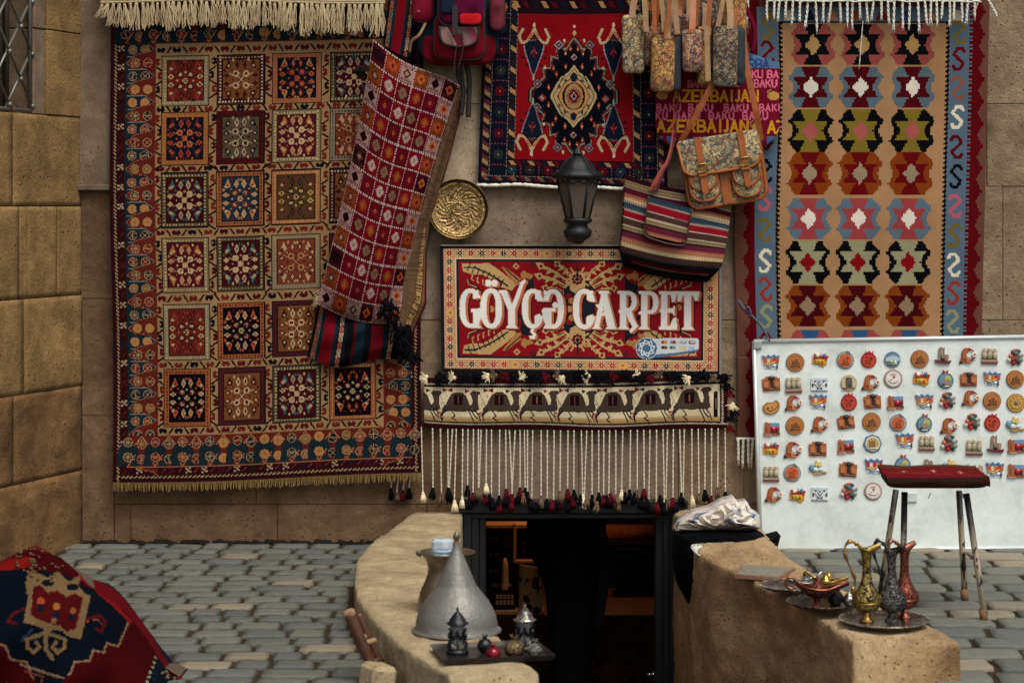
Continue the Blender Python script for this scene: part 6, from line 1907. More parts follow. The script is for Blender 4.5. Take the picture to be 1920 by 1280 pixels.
# grey tie cord with a clip at the board corner
t = thing('tie_cord', 'grey blue cord tying the corner of the white board to the wall', 'cord', tuple(W(1385, 562, .04)))
mb = MB(); mb.tube(bez([W(1384, 563, .05), W(1396, 580, .06), (W(1410, 592, .06)), W(1432, 618, .08), W(1443, 640, .12)], 6), lambda t_: .0065 - .003 * t_, 6); mb.build('rope', mat('grey blue nylon cord', '#39444e', .7), t)
mb = MB(); mb.tube(bez([W(1398, 582, .065), W(1402, 574, .07), W(1408, 586, .07), W(1404, 594, .065)], 4), .004, 5); mb.build('knot', mat('grey blue nylon cord', '#39444e', .7), t)
# ================================================================== white board and its magnets
bd = thing('white_board', 'large white metal board leaning on the wall and covered with souvenir magnets', 'board', tuple(W(1660, 1031, .15)))
def BP(px, py, off=0.0):
    t = (py - 636) / (1031 - 636); d = .085 + .07 * t
    return W(px, py, d + off)
TLc, TRc, BLc, BRc = (1414, 640), (2070, 629), (1426, 1030), (2070, 1027)
m, nt, b = new_mat('dusty white enamel')
v = coord(nt); n1 = noise(nt, v, 5, 6, .7); n2 = noise(nt, v, 60, 3)
c = ramp(nt, n1.outputs[0], [(.3, C('#a9b2ac')), (.5, C('#c3cbc6')), (.7, C('#ced5d1'))]); c = mixc(nt, 1, c, ramp(nt, n2.outputs[0], [(.3, (.95, .95, .95)), (.7, (1.03, 1.03, 1.03))]), 'MULTIPLY')
nt.links.new(c, b.inputs['Base Color']); b.inputs['Roughness'].default_value = .45
M_enam = m
M_alu = mat('pale aluminium frame', '#c2c9c8', .4, metal=.3, var=.06)
M_alug = mat('grey plastic corner', '#8a9290', .5)
mb = MB(); mb.plate([BP(*TLc), BP(*BLc), BP(*BRc), BP(*TRc)], (0, .012, 0)); mb.build('panel', M_enam, bd)
for (a, b_, r) in ((TLc, TRc, .009), (BLc, BRc, .009), (TLc, BLc, .009), (TRc, BRc, .009)):
    mb = MB(); mb.tube([BP(a[0], a[1], .002), BP(b_[0], b_[1], .002)], r, 4); mb.build('frame_rail', M_alu, bd)
for c_ in (TLc, BLc):
    mb = MB(); mb.box(BP(c_[0] + 6, c_[1] + (6 if c_ is TLc else -6), .004), (.018, .011, .018), None, .005); mb.build('corner_cap', M_alug, bd)

MS = {}
def sm(h, rough=.5):
    if h not in MS: MS[h] = mat('souvenir paint ' + h, h, rough, var=.12, vs=80, bs=.15, bscale=200)
    return MS[h]
class MG:
    """small painted relief built in a local frame, x right, z up, towards -y; units: picture pixels"""
    def __init__(s): s.mb = MB(); s.ms = []; s.k = PXM(.12)
    def use(s, h, rough=.5):
        m_ = sm(h, rough)
        if m_ not in s.ms: s.ms.append(m_)
        s.mb.cur = s.ms.index(m_); return s
    def P(s, x, y, d): return Vector((x * s.k, -d, -y * s.k))
    def pl(s, pts, d0, d1, h):
        s.use(h)
        s.mb.plate([s.P(x, y, d1) for x, y in pts][::-1] if False else [s.P(x, y, d1) for x, y in pts], (0, d1 - d0, 0))
    def rc(s, x0, y0, x1, y1, d0, d1, h): s.pl([(x0, y0), (x0, y1), (x1, y1), (x1, y0)], d0, d1, h)
    def ds(s, x, y, r, d0, d1, h, n=16, ry=None, wob=0, wn=8):
        s.pl([(x + r * (1 + wob * math.cos(wn * a)) * math.cos(a), y - (ry or r) * (1 + wob * math.cos(wn * a)) * math.sin(a)) for a in [2 * PI * k / n + .1 for k in range(n)]], d0, d1, h)
    def bl(s, x, y, r, d, h, ry=None, rd=None):
        s.use(h); s.mb.blob(s.P(x, y, d), (r * s.k, (rd or r * .6) * s.k, (ry or r) * s.k), 1, 10, 6)
    def ln(s, pts, w, d, h):
        s.use(h); s.mb.tube([s.P(x, y, d) for x, y in pts], w * s.k / 2, 5)
    def mesh(s):
        o = s.mb.build('magnet', s.ms, None, local=True); me = o.data; bpy.data.objects.remove(o); return me
def mk(kind):
    g = MG(); r_ = random.Random(hash(kind) % 1 + ord(kind[0]))
    if kind in 'AW':
        g.pl([(-14, -6), (-13, 13), (-3, 11), (2, 14), (12, 13), (14, -4)], 0, .004, '#c3cbd0')
        g.pl([(-17, -13), (-14, -4), (14, -3), (16, -12), (9, -10), (6, -14), (0, -10), (-6, -14), (-9, -9)], .0, .007, '#3d6488')
        for i, x in enumerate((-11, -5, 1, 7, 12)):
            g.rc(x - 3, -8 + (i % 2) * 2, x + 2.4, 2, .004, .010, ['#a8502a', '#c9b284', '#b3622c', '#9a2a20'][i % 4] if kind == 'A' else ['#9a1c24', '#c9c0b0', '#a82030', '#c08a70'][i % 4])
        g.ln([(-13, 3), (-5, 6), (2, 3), (8, -1)], 3, .008, '#c79a4a'); g.ln([(-9, 9), (-2, 10), (6, 7), (11, 9)], 2.4, .006, '#6f93b4'); g.bl(6, 7, 3, .006, '#d6dadc')
        g.rc(10, 6, 12.5, 13, .004, .009, '#2c3038')
    elif kind in 'BV':
        c1, c2 = ('#a06630', '#6a3c1a') if kind == 'B' else ('#a8803c', '#7a5a28')
        g.ds(0, 0, 17, 0, .006, c2, 24); g.ds(0, 0, 16, .004, .009, c1, 24); g.ds(0, 0, 12.5, .008, .0095, c2, 24); g.ds(0, 0, 11.6, .009, .0105, c1, 24)
        if kind == 'B': g.rc(-7, -3, -2, 6, .01, .0125, c2); g.rc(-1, -6, 4, 6, .01, .0125, c2); g.rc(5, -1, 8, 6, .01, .0125, c2); g.ln([(-9, 7), (9, 7)], 1.6, .0115, c2)
        else: g.bl(0, 0, 4, .01, '#6a5a5a'); [g.bl(9 * math.cos(a), 9 * math.sin(a), 1.7, .011, '#c29a4c') for a in np.linspace(0, 5.8, 9)]
    elif kind == 'C':
        g.pl([(-14, -4), (-15, 8), (-4, 9), (2, 12), (8, 14), (9, 9), (13, 9), (13, -4)], 0, .006, '#b87a14'); g.rc(-9, -1, 8, 7, .005, .010, '#c99a1c')
        g.pl([(-13, -11), (-12, -3), (13, -2), (16, -7), (10, -9), (4, -6), (-4, -10)], .003, .011, '#a81c1e')
        g.bl(-6, -8, 4, .011, '#c8c4b8'); g.bl(7, -8, 4, .011, '#44607c'); g.ln([(0, -13), (3, -6), (9, -13)], 2, .012, '#4a5a60'); g.bl(-2, 3, 3.4, .010, '#8ea04a'); g.bl(4, 4, 2.4, .010, '#bc3020'); g.bl(-8, 3, 2.4, .010, '#a86a14')
    elif kind == 'D':
        g.ds(0, 1, 16, 0, .006, '#70747a', 22); g.ds(0, 1, 14, .004, .008, '#94928e', 22); g.ds(-.5, 1, 12, .006, .010, '#b05424', 22)
        g.pl([(3, -17), (0, -10), (10, -8), (8, -14)], .0, .009, '#5d6064'); g.rc(-5, -2, -1, 6, .009, .012, '#84401c'); g.rc(1, -5, 4, 6, .009, .012, '#84401c'); g.bl(6, -5, 2, .01, '#c04434'); g.ln([(-8, 8), (7, 8)], 1.6, .011, '#7a3a1a')
    elif kind == 'E':
        g.ds(0, 1, 14.6, 0, .006, '#8c0f1c', 22); g.ds(0, 1.5, 12.4, .005, .010, '#a8361f', 22)
        g.pl([(-7, -16), (-5, -10), (6, -10), (8, -16), (3, -13), (0, -17), (-3, -13)], 0, .011, '#9a0c1c'); g.rc(-6, 0, -2, 7, .009, .012, '#7a2614'); g.rc(0, -4, 3, 7, .009, .012, '#7a2614'); g.bl(5, -4, 2.5, .01, '#7c1420'); g.bl(-5, -5, 2, .01, '#6e141c')
    elif kind == 'F':
        g.ds(0, 0, 15.5, 0, .006, '#5a6f7c', 24); g.pl([(-13, -3), (-13, 4), (13, 2), (14, -4), (0, -8)], .005, .008, '#9fb0b4'); g.ds(0, -6, 10, .005, .0075, '#5d8098', 16, 5); g.bl(-2, 5, 5, .006, '#8a8a6a', 3.5); g.bl(6, 6, 3, .007, '#b8b8a8', 4); g.ln([(-9, 9), (8, 9)], 3, .007, '#708a70')
    elif kind == 'G':
        g.pl([(-7, -14), (-9, 10), (8, 10), (10, 2), (7, -2), (3, -1), (3, -16), (0, -13), (-3, -16)], 0, .008, '#7c6a5a'); g.ln([(-3, -10), (-3, 6)], 2.5, .009, '#94826e'); g.rc(5, -2, 11, 8, 0, .010, '#8a7660')
        g.pl([(-15, 8), (-12, 13), (0, 15), (14, 15), (16, 9), (8, 11), (-6, 10)], 0, .012, '#5c1220'); g.bl(0, 8, 4, .008, '#16181c')
    elif kind == 'H':
        g.pl([(-16, 13), (-9, 14), (6, 13), (12, 8), (6, 8), (-2, 7), (-3, -2), (2, -9), (9, -11), (5, -14), (-5, -14), (-10, -9), (-12, 3)], 0, .008, '#8a4420')
        for i, x in enumerate((-8, -4)): g.rc(x - 1.5, -9 + i * -2, x + 1.8, 6, .007, .011, '#a0582c')
        g.ln([(2, -12), (9, -10), (13, -4), (12, 5), (6, 11)], 3, .008, '#8c2420'); g.ds(4.5, -1, 6, .0, .003, '#cfd2cc', 12)
        for a in np.linspace(0, 5.3, 6): g.bl(13 + 3.5 * math.cos(a), -1 + 3.5 * math.sin(a), 2.3, .010, '#cfc6b4')
        g.bl(13, -1, 1.8, .0125, '#a8542c'); g.rc(-3, 6, 2, 12, .007, .012, '#aa6a30'); g.bl(-14, 12, 3, .008, '#1d1f22'); g.ln([(-4, 13), (7, 12)], 2.2, .010, '#b06a2c')
    elif kind == 'I':
        for i, x in enumerate((-10, -1, 9)):
            g.bl(x, -9 - (i % 2), 4.6, .008, '#b3a78c', 5.5); g.bl(x, 0, 4.8, .009, '#8d8a70' if i % 2 else '#a2957a', 7); g.ln([(x - 2, -12), (x + 2, -13)], 1.8, .013, '#d0c8b0'); g.rc(x - 4, 4, x + 4, 9, .0, .009, '#56543e')
        g.rc(-15, 8, 15, 12, 0, .012, '#8c7c64'); g.rc(-15, 12, 15, 15, 0, .010, '#7a2a30')
    elif kind == 'J':
        cs3 = ['#8c4a30', '#7a1c24', '#4a5a66', '#2c3430', '#a05a3c', '#8c9490', '#9c141e', '#5d3a2c', '#6c7a6a', '#c4c0b4', '#233a2c']
        for i in range(11):
            a = i * 2.4; q = 4 + 8.5 * (i / 10) ** .5 if i else 0; g.bl(q * math.cos(a), q * math.sin(a), 4.6, .008 + .002 * (i % 3), cs3[i], 4.6)
        g.pl([(-3, -16), (-5, -6), (5, -6), (4, -16)], 0, .011, '#9c5434'); g.pl([(10, -10), (8, -4), (17, -5), (12, -8)], 0, .009, '#96503c'); g.pl([(6, 6), (6, 15), (10, 12), (10, 6)], 0, .008, '#3a4a2c')
    elif kind == 'K':
        g.pl([(-16, -10), (-16, 12), (-7, 13), (6, 12), (16, 13), (16, -10), (11, -10), (10, -14), (6, -9), (-3, -9), (-4, -14), (-10, -13), (-11, -9)], 0, .007, '#8f5028')
        g.rc(-14, -4, -6, 6, .006, .011, '#a5663a'); g.rc(6, -3, 14, 6, .006, .010, '#a5663a'); g.bl(1, -10, 7, .005, '#26221e', 4.5); g.pl([(-2, -4), (-2, 6), (4, 6), (4, -4), (1, -7)], .006, .009, '#2a1a14'); g.ln([(-13, 10), (13, 10)], 2, .009, '#6a3418'); g.bl(6, 6, 2.2, .010, '#4c2414')
    elif kind == 'L':
        g.rc(-16, -9, 16, 13, 0, .004, '#c6cccc'); g.rc(-15, -12, 15, -7, 0, .006, '#aebcc6')
        g.ln([(-9, -3), (-3, 4), (0, 6), (3, 4), (9, -3)], 2.4, .007, '#d4d6d2'); g.ln([(-5, -3), (5, 9)], 2, .007, '#3c4248'); g.ln([(5, -3), (-5, 9)], 2, .007, '#50565c')
        for s in (-1, 1): g.rc(s * 12.5 - 1.5, -2, s * 12.5 + 1.5, 4, .003, .007, '#2c3238'); g.rc(s * 8 - 1, -8, s * 8 + 1, -3, .003, .007, '#3c444c')
        g.ln([(-15, 11), (15, 11)], 1.8, .006, '#8c9296'); g.bl(0, -6, 2.2, .006, '#8a9aa6')
    elif kind == 'M':
        g.ds(0, 0, 15.5, 0, .006, '#a08c64', 24); g.ds(0, 0, 14, .005, .0072, '#b0a486', 22); g.pl([(-5, -11), (-6, 8), (6, 9), (6, -9), (2, -11)], .006, .011, '#4a443e'); g.ln([(1, -8), (1, 7)], 2, .011, '#5f584e'); g.ln([(-12, 9), (12, 9)], 4, .007, '#8a7442')
    elif kind == 'N':
        g.ds(0, 0, 17, 0, .006, '#8c7470', 24); g.ds(0, 0, 14.6, .005, .0085, '#b5aaa2', 24); g.ds(0, 0, 12.6, .007, .0090, '#c9c8c2', 24); g.bl(1, -4, 3, .008, '#b05a50'); g.ln([(-9, 3), (-4, 7), (4, 7), (9, 3)], 2, .0095, '#a38078'); g.ln([(-6, -8), (5, -9)], 1.6, .0095, '#a38078'); g.bl(-4, 2, 2, .008, '#a38a80')
    elif kind == 'O':
        g.ds(0, 2, 15, 0, .006, '#47606e', 22); g.ds(0, 2, 12.8, .005, .010, '#5d7f92', 22); g.pl([(-4, -19), (-3, -11), (4, -11), (6, -18), (1, -14)], 0, .010, '#8a2028'); g.bl(0, -12, 3.6, .006, '#6d8494')
        g.ds(4, -2, 6, .009, .0105, '#a3a04c', 12); g.pl([(-7, 0), (-8, 11), (8, 11), (9, 5), (3, -2), (0, 2), (-3, -3)], .009, .012, '#7c7464'); g.bl(-5, 9, 3, .011, '#24303a'); g.ln([(-6, 13), (6, 13)], 2, .011, '#c4ccd0')
    elif kind == 'P':
        g.rc(-16, 9, 16, 13, 0, .008, '#8a4a2a'); g.pl([(-13, -11), (-14, 10), (-3, 10), (-3, -11), (-6, -9), (-9, -12)], 0, .010, '#94502a'); g.rc(-3, -10, 15, -3, 0, .006, '#5d7f9a'); g.rc(-3, -4, 15, 10, 0, .005, '#5a3a34')
        g.bl(3, 2, 5.5, .009, '#9c0f24'); g.bl(10, 1, 4.6, .009, '#7e1020'); g.bl(4, -1, 2, .014, '#c88a90'); g.bl(12, 7, 3, .008, '#3a5034'); g.ln([(-15, 12), (0, 13)], 1.8, .010, '#c49a80'); g.ln([(-10, -6), (-10, 7)], 1.6, .011, '#75381c')
    elif kind == 'Q':
        pts = [(6, -12), (3, -8), (0, -9), (-8, -9), (-15, -3), (-16, 4), (-11, 11), (-2, 14), (8, 11), (15, 4), (16, -4), (14, -10), (10, -13)]
        g.pl(pts, 0, .006, '#8a5c2c'); g.pl([(x * .86, y * .82 + 1) for x, y in pts], .005, .010, '#b0813f'); g.ln([(12, -9), (12, -2), (6, 4), (-3, 6), (-9, 2)], 2, .011, '#8a5c2c'); g.bl(-6, 0, 3, .010, '#96682f'); g.bl(1, 0, 2, .010, '#8c3a24')
    elif kind == 'R':
        g.ds(0, 0, 16, 0, .006, '#47607c', 32, None, .05, 8); g.ds(0, 0, 13.6, .005, .008, '#b8bcb0', 24, None, .04, 8); g.ds(0, 0, 11, .007, .0095, '#a88f54', 20)
        for x in (-5, -1, 3): g.rc(x - 1, -6, x + 1.6, 6, .009, .0125, '#7c5a3a')
        g.ln([(-8, 8), (8, 8)], 2.4, .010, '#c8c8bc')
    elif kind == 'S':
        g.ln([(-16, -2), (-10, 6), (-4, 8), (6, 9), (16, 9)], 4, .006, '#a07c3c'); g.bl(-12, 0, 5, .006, '#5f86a0', 7); g.bl(-4, 4, 6, .006, '#b9c4c4', 5); g.bl(4, 4, 6, .006, '#a4b8bc', 4)
        g.ln([(-7, -6), (-2, -2), (4, -3), (8, -7)], 3, .009, '#c0a05a'); g.pl([(-4, -14), (-5, -4), (4, -4), (6, -12), (1, -9)], 0, .008, '#c4a860'); g.bl(0, -3, 3, .010, '#7c9a6a'); g.ln([(-9, 10), (-2, 12), (6, 11)], 2.4, .008, '#b39a60')
    elif kind == 'T':
        g.rc(-17, 8, 17, 12, 0, .010, '#4a4844')
        for i, (x, h) in enumerate(((-13, 16), (-9, 12), (-4, 10), (0, 14), (5, 9), (10, 15), (14, 12))): g.rc(x - 1.6, 8 - h, x + 1.4, 8, 0, .006 + .002 * (i % 2), ['#a08a70', '#7c6652', '#b39c84'][i % 3])
        g.ln([(-11, 0), (-2, 4), (8, 1)], 1.6, .009, '#8a705c')
    elif kind == 'U':
        g.pl([(-6, -12), (-10, 10), (10, 10), (8, -8), (6, -11), (2, -8), (0, -12)], 0, .009, '#75695c'); g.rc(-16, 8, 16, 12, 0, .011, '#46443f'); g.ln([(-2, -8), (-3, 6)], 2.4, .010, '#8c8070'); g.bl(-11, 3, 4, .006, '#5f6454'); g.rc(3, -6, 6, 7, .008, .012, '#85786a')
    return g.mesh()
KL = {'A': ('magnet of little orange houses under a blue ragged sky', 34), 'W': ('magnet of red houses under a blue ragged sky', 34), 'B': ('round carved tan wood magnet', 0), 'V': ('round golden magnet with beads', 0), 'C': ('yellow magnet with red and blue crown', 0),
      'D': ('orange clay disc magnet in a grey pomegranate rim', 0), 'E': ('red pomegranate magnet', 0), 'F': ('round blue seascape magnet', 0), 'G': ('grey tower magnet on a dark red base', 0), 'H': ('brown fortress and white flower magnet', 0),
      'I': ('magnet of three pale figures on a red base', 0), 'J': ('star shaped cluster magnet in red, grey and brown', 0), 'K': ('brown city gate magnet with a black dome', 0), 'L': ('white and grey arch magnet', 0), 'M': ('round beige magnet with a dark tower', 0),
      'N': ('round pinkish white plate magnet', 0), 'O': ('blue pomegranate magnet with a tower', 0), 'P': ('brown tower and red pomegranates magnet', 0), 'Q': ('tan paisley shaped magnet', 0), 'R': ('scalloped blue magnet with golden centre', 0),
      'S': ('gold and blue boat shaped magnet', 0), 'T': ('beige skyline magnet on a dark base', 0), 'U': ('grey stone block magnet', 0)}
ROWS = [[('A', 135, 180), ('B', 305, 185), ('C', 480, 165), ('D', 658, 165), ('E', 823, 165), ('F', 990, 165), ('B', 1183, 160), ('G', 1345, 135), ('H', 1520, 135), ('I', 1677, 135), ('J', 1855, 150)],
        [('K', 135, 335), ('I', 293, 340), ('L', 475, 340), ('M', 682, 330), ('H', 835, 325), ('N', 995, 300), ('C', 1195, 300), ('O', 1365, 305), ('K', 1527, 305), ('A', 1695, 300), ('B', 1857, 303)],
        [('Q', 135, 500), ('H', 290, 470), ('A', 468, 460), ('E', 683, 465), ('K', 850, 460), ('P', 1010, 462), ('A', 1218, 460), ('J', 1375, 455), ('H', 1540, 435), ('B', 1693, 455), ('V', 1862, 470)],
        [('P', 138, 648), ('B', 303, 630), ('H', 475, 620), ('K', 663, 605), ('B', 843, 603), ('D', 1030, 608), ('O', 1215, 612), ('H', 1388, 630), ('J', 1550, 605), ('E', 1695, 610), ('S', 1857, 620)],
        [('C', 133, 795), ('H', 285, 800), ('K', 463, 795), ('P', 660, 772), ('R', 850, 757), ('A', 1080, 735), ('I', 1232, 750), ('J', 1388, 757), ('I', 1568, 780), ('G', 1715, 760), ('P', 1862, 770)],
        [('I', 135, 965), ('D', 283, 960), ('S', 465, 925), ('K', 677, 940), ('W', 860, 915), ('O', 1063, 900), ('U', 1240, 915), ('S', 1403, 915), ('T', 1573, 930), ('A', 1715, 940), ('P', 1860, 945)],
        [('H', 150, 1115), ('C', 320, 1120), ('L', 478, 1112), ('J', 680, 1095), ('N', 853, 1093)]]
ORD = ['first', 'second', 'third', 'fourth', 'fifth', 'sixth', 'seventh', 'eighth', 'ninth', 'tenth', 'eleventh']
RN = ['top', 'second', 'third', 'fourth', 'fifth', 'sixth', 'bottom']
mcache = {}
for ri, row_ in enumerate(ROWS):
    for ci_, (k, x, y) in enumerate(row_):
        if k not in mcache: mcache[k] = mk(k)
        o = link_obj('magnet', mcache[k])
        px, py = 1410 + x / 3.765, 630 + y / 3.765
        o.location = BP(px, py, .001); o.rotation_euler = (0, R.uniform(-.07, .07) - (.15 if (ri, ci_) == (3, 3) else 0), 0)
        s_ = R.uniform(.97, 1.04); o.scale = (s_, 1, s_)
        tag(o, f'{KL[k][0]}, {ORD[ci_]} from left, {RN[ri]} row', 'magnet', 'souvenir magnets on the white board')
mb = MB(); p = BP(1708, 932, .006); mb.box(p, (.024, .004, .018), None, .002); mb.build('outlet_card', mat('small grey white card', '#b4bcba', .5), bd)

# ================================================================== stool
def stool():
    t = thing('stool', 'low stool with a worn red carpet seat and peeling thin metal legs', 'stool', tuple(G(1760, 1150)))
    ft = {'fl': G(1845, 1166), 'fr': None}
    # feet: right front, right back, and two left ones behind the ewers
    F1, F2 = G(1846, 1167), G(1809, 1128)
    F3, F4 = G(1692, 1160), G(1652, 1120)
    dseat = [DW + F.y for F in (F1, F2, F3, F4)] if False else None
    def Q(px, py, d): return W(px, py, d)
    d1, d2 = -F1.y, -F2.y
    tops = [Q(1812, 925, d1 - .02), Q(1798, 920, d2 + .02), Q(1696, 922, -F3.y - .02), Q(1680, 918, -F4.y + .02)]
    mp, nt, b = new_mat('peeling paint on metal tube')
    v = coord(nt); mpn = nt.nodes.new('ShaderNodeMapping'); mpn.inputs['Scale'].default_value = (1, 1, .35); nt.links.new(v, mpn.inputs[0])
    n = noise(nt, mpn.outputs[0], 60, 4, .65, .6)
    f = ramp(nt, n.outputs[0], [(.44, (0, 0, 0)), (.47, (1, 1, 1))])
    sx = nt.nodes.new('ShaderNodeSeparateXYZ'); nt.links.new(v, sx.inputs[0])
    hi = ramp(nt, sx.outputs[2], [(.20, (0, 0, 0)), (.32, (1, 1, 1))])
    nt.links.new(mixc(nt, hi, mixc(nt, f, C('#1c1512'), C('#a89c84')), C('#191412')), b.inputs['Base Color']); b.inputs['Roughness'].default_value = .55
    bump(nt, b, n.outputs[0], .4, .003)
    for Fo, To in zip((F1, F2, F3, F4), tops):
        mb = MB(); mb.tube([Fo + Vector((0, 0, .03)), To], .0105, 10); lg = mb.build('leg', mp, t)
        mb = MB(); dv = (To - Fo).normalized(); mb.tube([Fo, Fo + dv * .045], .0135, 10); mb.build('foot_cap', mat('worn rubber foot', '#6a4c30', .8), lg)
    cst = Canvas(0, 0, 212, 60, 1.5, '#5a3a26')
    cst.rect(0, 8, 212, 42, '#6c141c'); cst.rect(0, 36, 212, 60, '#33211a')
    for y, c in ((14, '#5a2a20'), (20, '#7c1c26'), (26, '#75382c'), (32, '#70161f')):
        for x in range(10, 200, 6): cst.line([(x, y + R.uniform(-1.5, 1.5)), (x + 5, y + R.uniform(-1.5, 1.5))], 2.2, c)
    for x in (45, 108, 165): cst.dia(x, 20, 9, '#8c3a32', 5); cst.dia(x, 20, 4, '#b08a78', 2.4)
    # cushion: a padded slab, carpet wrapped over it
    dn, dfr = 1.30, 1.66
    a, b2_, c, d = Q(1645, 890, dn), Q(1830, 892, dn), Q(1855, 915, dfr), Q(1668, 912, dfr)
    zt = Q(1750, 886, 1.5).z
    xl0, xl1, xr0, xr1 = a.x, Q(1664, 915, dfr).x, Q(1828, 890, dn).x, Q(1857, 915, dfr).x
    tw = vnoise(77)
    def pos(U, V):
        # V: 0 back edge .. 0.62 front top edge .. 1 wrapped down the front
        s = np.clip(V / .62, 0, 1); w = np.clip((V - .62) / .38, 0, 1)
        an = w * PI * .5; rr = .015
        xl = xl0 + (xl1 - xl0) * s; xr = xr0 + (xr1 - xr0) * s
        X = xl + (xr - xl) * U
        Y = -(dn + (dfr - dn - rr) * s) - rr * np.sin(an)
        Z = zt - rr * (1 - np.cos(an)) + .006 * tw(U * 1.5, V) + .003 * np.sin(U * PI) * (1 - w)
        return X, Y, Z
    grid_cloth('carpet_cover', cst, pos, M_pile, t, .007, toff=(0, .3, -1))
    mb = MB(); mb.smooth = True
    cx_ = (xl0 + xl1 + xr0 + xr1) / 4
    mb.blob((cx_, -(dn + dfr) / 2 + .0, zt - .018), ((xr1 - xl1) / 2 - .004, (dfr - dn) / 2 - .006, .016), .25, 28, 10, warp=lambda p: Vector((p.x + (-p.y) / (dfr - dn) * ((xl1 - xl0)), p.y, p.z)))
    mb.build('seat_pad', mat('dark brown seat edge', '#2f1f16', .9, bs=.5, bscale=120), t)
    mb = MB()
    for x in (1690, 1745, 1805): mb.tube([Q(x, 924, 1.6), Q(x + R.uniform(-5, 5), 934, 1.6)], .0015, 4)
    mb.build('loose_threads', M_brownw, t)
stool()

# ================================================================== cloths on the right ledge
def crumple(name, label, cat, outline, d0, depth, mt, seed, parts='cloth', amp=.02, nr=16, mtl=None, fold=7):
    """heap of cloth: outline in the picture, folded surface rising towards the middle"""
    cx_ = sum(p[0] for p in outline) / len(outline); cy_ = sum(p[1] for p in outline) / len(outline)
    pts = [];
    n = len(outline)
    for i in range(n):
        a, b_ = outline[i], outline[(i + 1) % n]
        for k in range(8): pts.append((a[0] + (b_[0] - a[0]) * k / 8, a[1] + (b_[1] - a[1]) * k / 8))
    rings = []
    for j in range(nr + 1):
        q = 1 - j / nr * .97
        ring = []
        for (x, y) in pts:
            px = cx_ + (x - cx_) * q; py = cy_ + (y - cy_) * q
            bul = depth * math.sqrt(max(0, 1 - q * q))
            nn = mn.noise(Vector((px * .016, py * .05, seed))) + .25 * mn.noise(Vector((px * .05 + 3, py * .12, seed + 4)))
            rid = 1 - abs(math.sin(nn * fold)) ** 1.3
            ring.append(W(px, py, d0 + bul + amp * rid * min(1, (1 - q) * 5)))
        rings.append(ring)
    back = [[p + Vector((0, .12 * 1, 0)) for p in rings[0]]]
    mb = MB(); mb.loft(back + rings)
    t = thing(name, label, cat, tuple(W(cx_, max(p[1] for p in outline), d0)))
    mb.build(parts, mt, t)
    return t
mw, nt, b = new_mat('white scarf with faded blue and rose flowers')
v = coord(nt); n = noise(nt, v, 16, 3, .5, .8); n2 = noise(nt, v, 23, 2, .5, .5)
c = mixc(nt, ramp(nt, n.outputs[0], [(.54, (0, 0, 0)), (.62, (1, 1, 1))]), C('#c6c0b4'), C('#4a6080')); c = mixc(nt, ramp(nt, n2.outputs[0], [(.66, (0, 0, 0)), (.71, (1, 1, 1))]), c, C('#a8604c'))
nt.links.new(c, b.inputs['Base Color']); b.inputs['Roughness'].default_value = .85
crumple('white_scarf', 'crumpled white scarf with faint blue flowers on top of the black cloth', 'scarf',
        [(1264, 996), (1272, 980), (1300, 962), (1330, 955), (1352, 942), (1378, 934), (1386, 944), (1402, 942), (1410, 958), (1424, 966), (1426, 990), (1400, 996), (1350, 996), (1300, 998)], .62, .17, mw, 3, amp=.04, nr=34, fold=7)
M_blk = mat('black cotton cloth', '#020406', .95, var=.3, vs=20, bs=.3, bscale=200, spec=.1)
crumple('black_cloth', 'black folded cloth on the right ledge, under the white scarf and hanging down', 'cloth',
        [(1268, 1000), (1300, 994), (1360, 994), (1420, 998), (1440, 1010), (1464, 1004), (1458, 1026), (1474, 1046), (1460, 1054), (1400, 1052), (1345, 1056), (1318, 1060), (1312, 1100), (1308, 1146), (1290, 1130), (1272, 1100), (1264, 1050)], .72, .15, M_blk, 8, amp=.02, nr=20)
# leaning dish
t = thing('white_dish', 'small white enamel dish leaning on the black cloth at the ledge corner', 'dish', tuple(G(1325, 1058, .13)))
p = W(1321, 1043, 1.0) ; RXd = Matrix.Rotation(math.radians(24), 3, 'Y') @ Matrix.Rotation(math.radians(12), 3, 'X')
mb = MB(); mb.lathe([(0, .004), (.035, .005), (.050, .012), (.058, .016), (.059, .013), (.05, .006), (.035, -.002), (0, -.003)], 32, p, rot=RXd); mb.build('bowl', mat('white enamel', '#b5b5ae', .35, var=.08), t)
mb = MB()
for k in range(14):
    a = k / 14 * 2 * PI; mb.blob(p + RXd @ Vector((.052 * math.cos(a), .052 * math.sin(a), .016)), (.003, .0016, .0015), 1, 6, 4)
mb.build('painted_dashes', mat('dark enamel dashes', '#2a2c30', .4), t)
# painted tile lying flat
t = thing('painted_tile', 'flat worn tile with blue grey picture and red brown edge, behind the trays', 'tile', tuple(G(1420, 1075, RH + .02)))
mb = MB(); mb.smooth = False
q = [G(1378, 1076, RH + .03), G(1460, 1083, RH + .03), G(1492, 1064, RH + .03), G(1390, 1058, RH + .03)]
mb.plate(q, (0, 0, -.012)); mb.build('tile_body', mat('red brown tile edge', '#7a5644', .7), t)
q2 = [a * .92 + (q[0] + q[1] + q[2] + q[3]) / 4 * .08 + Vector((0, 0, .0015)) for a in q]
mb = MB(); mb.plate(q2, (0, 0, -.003)); mb.build('painted_face', mat('faded blue grey picture', '#6f6c60', .5, var=.5, vs=60), t)

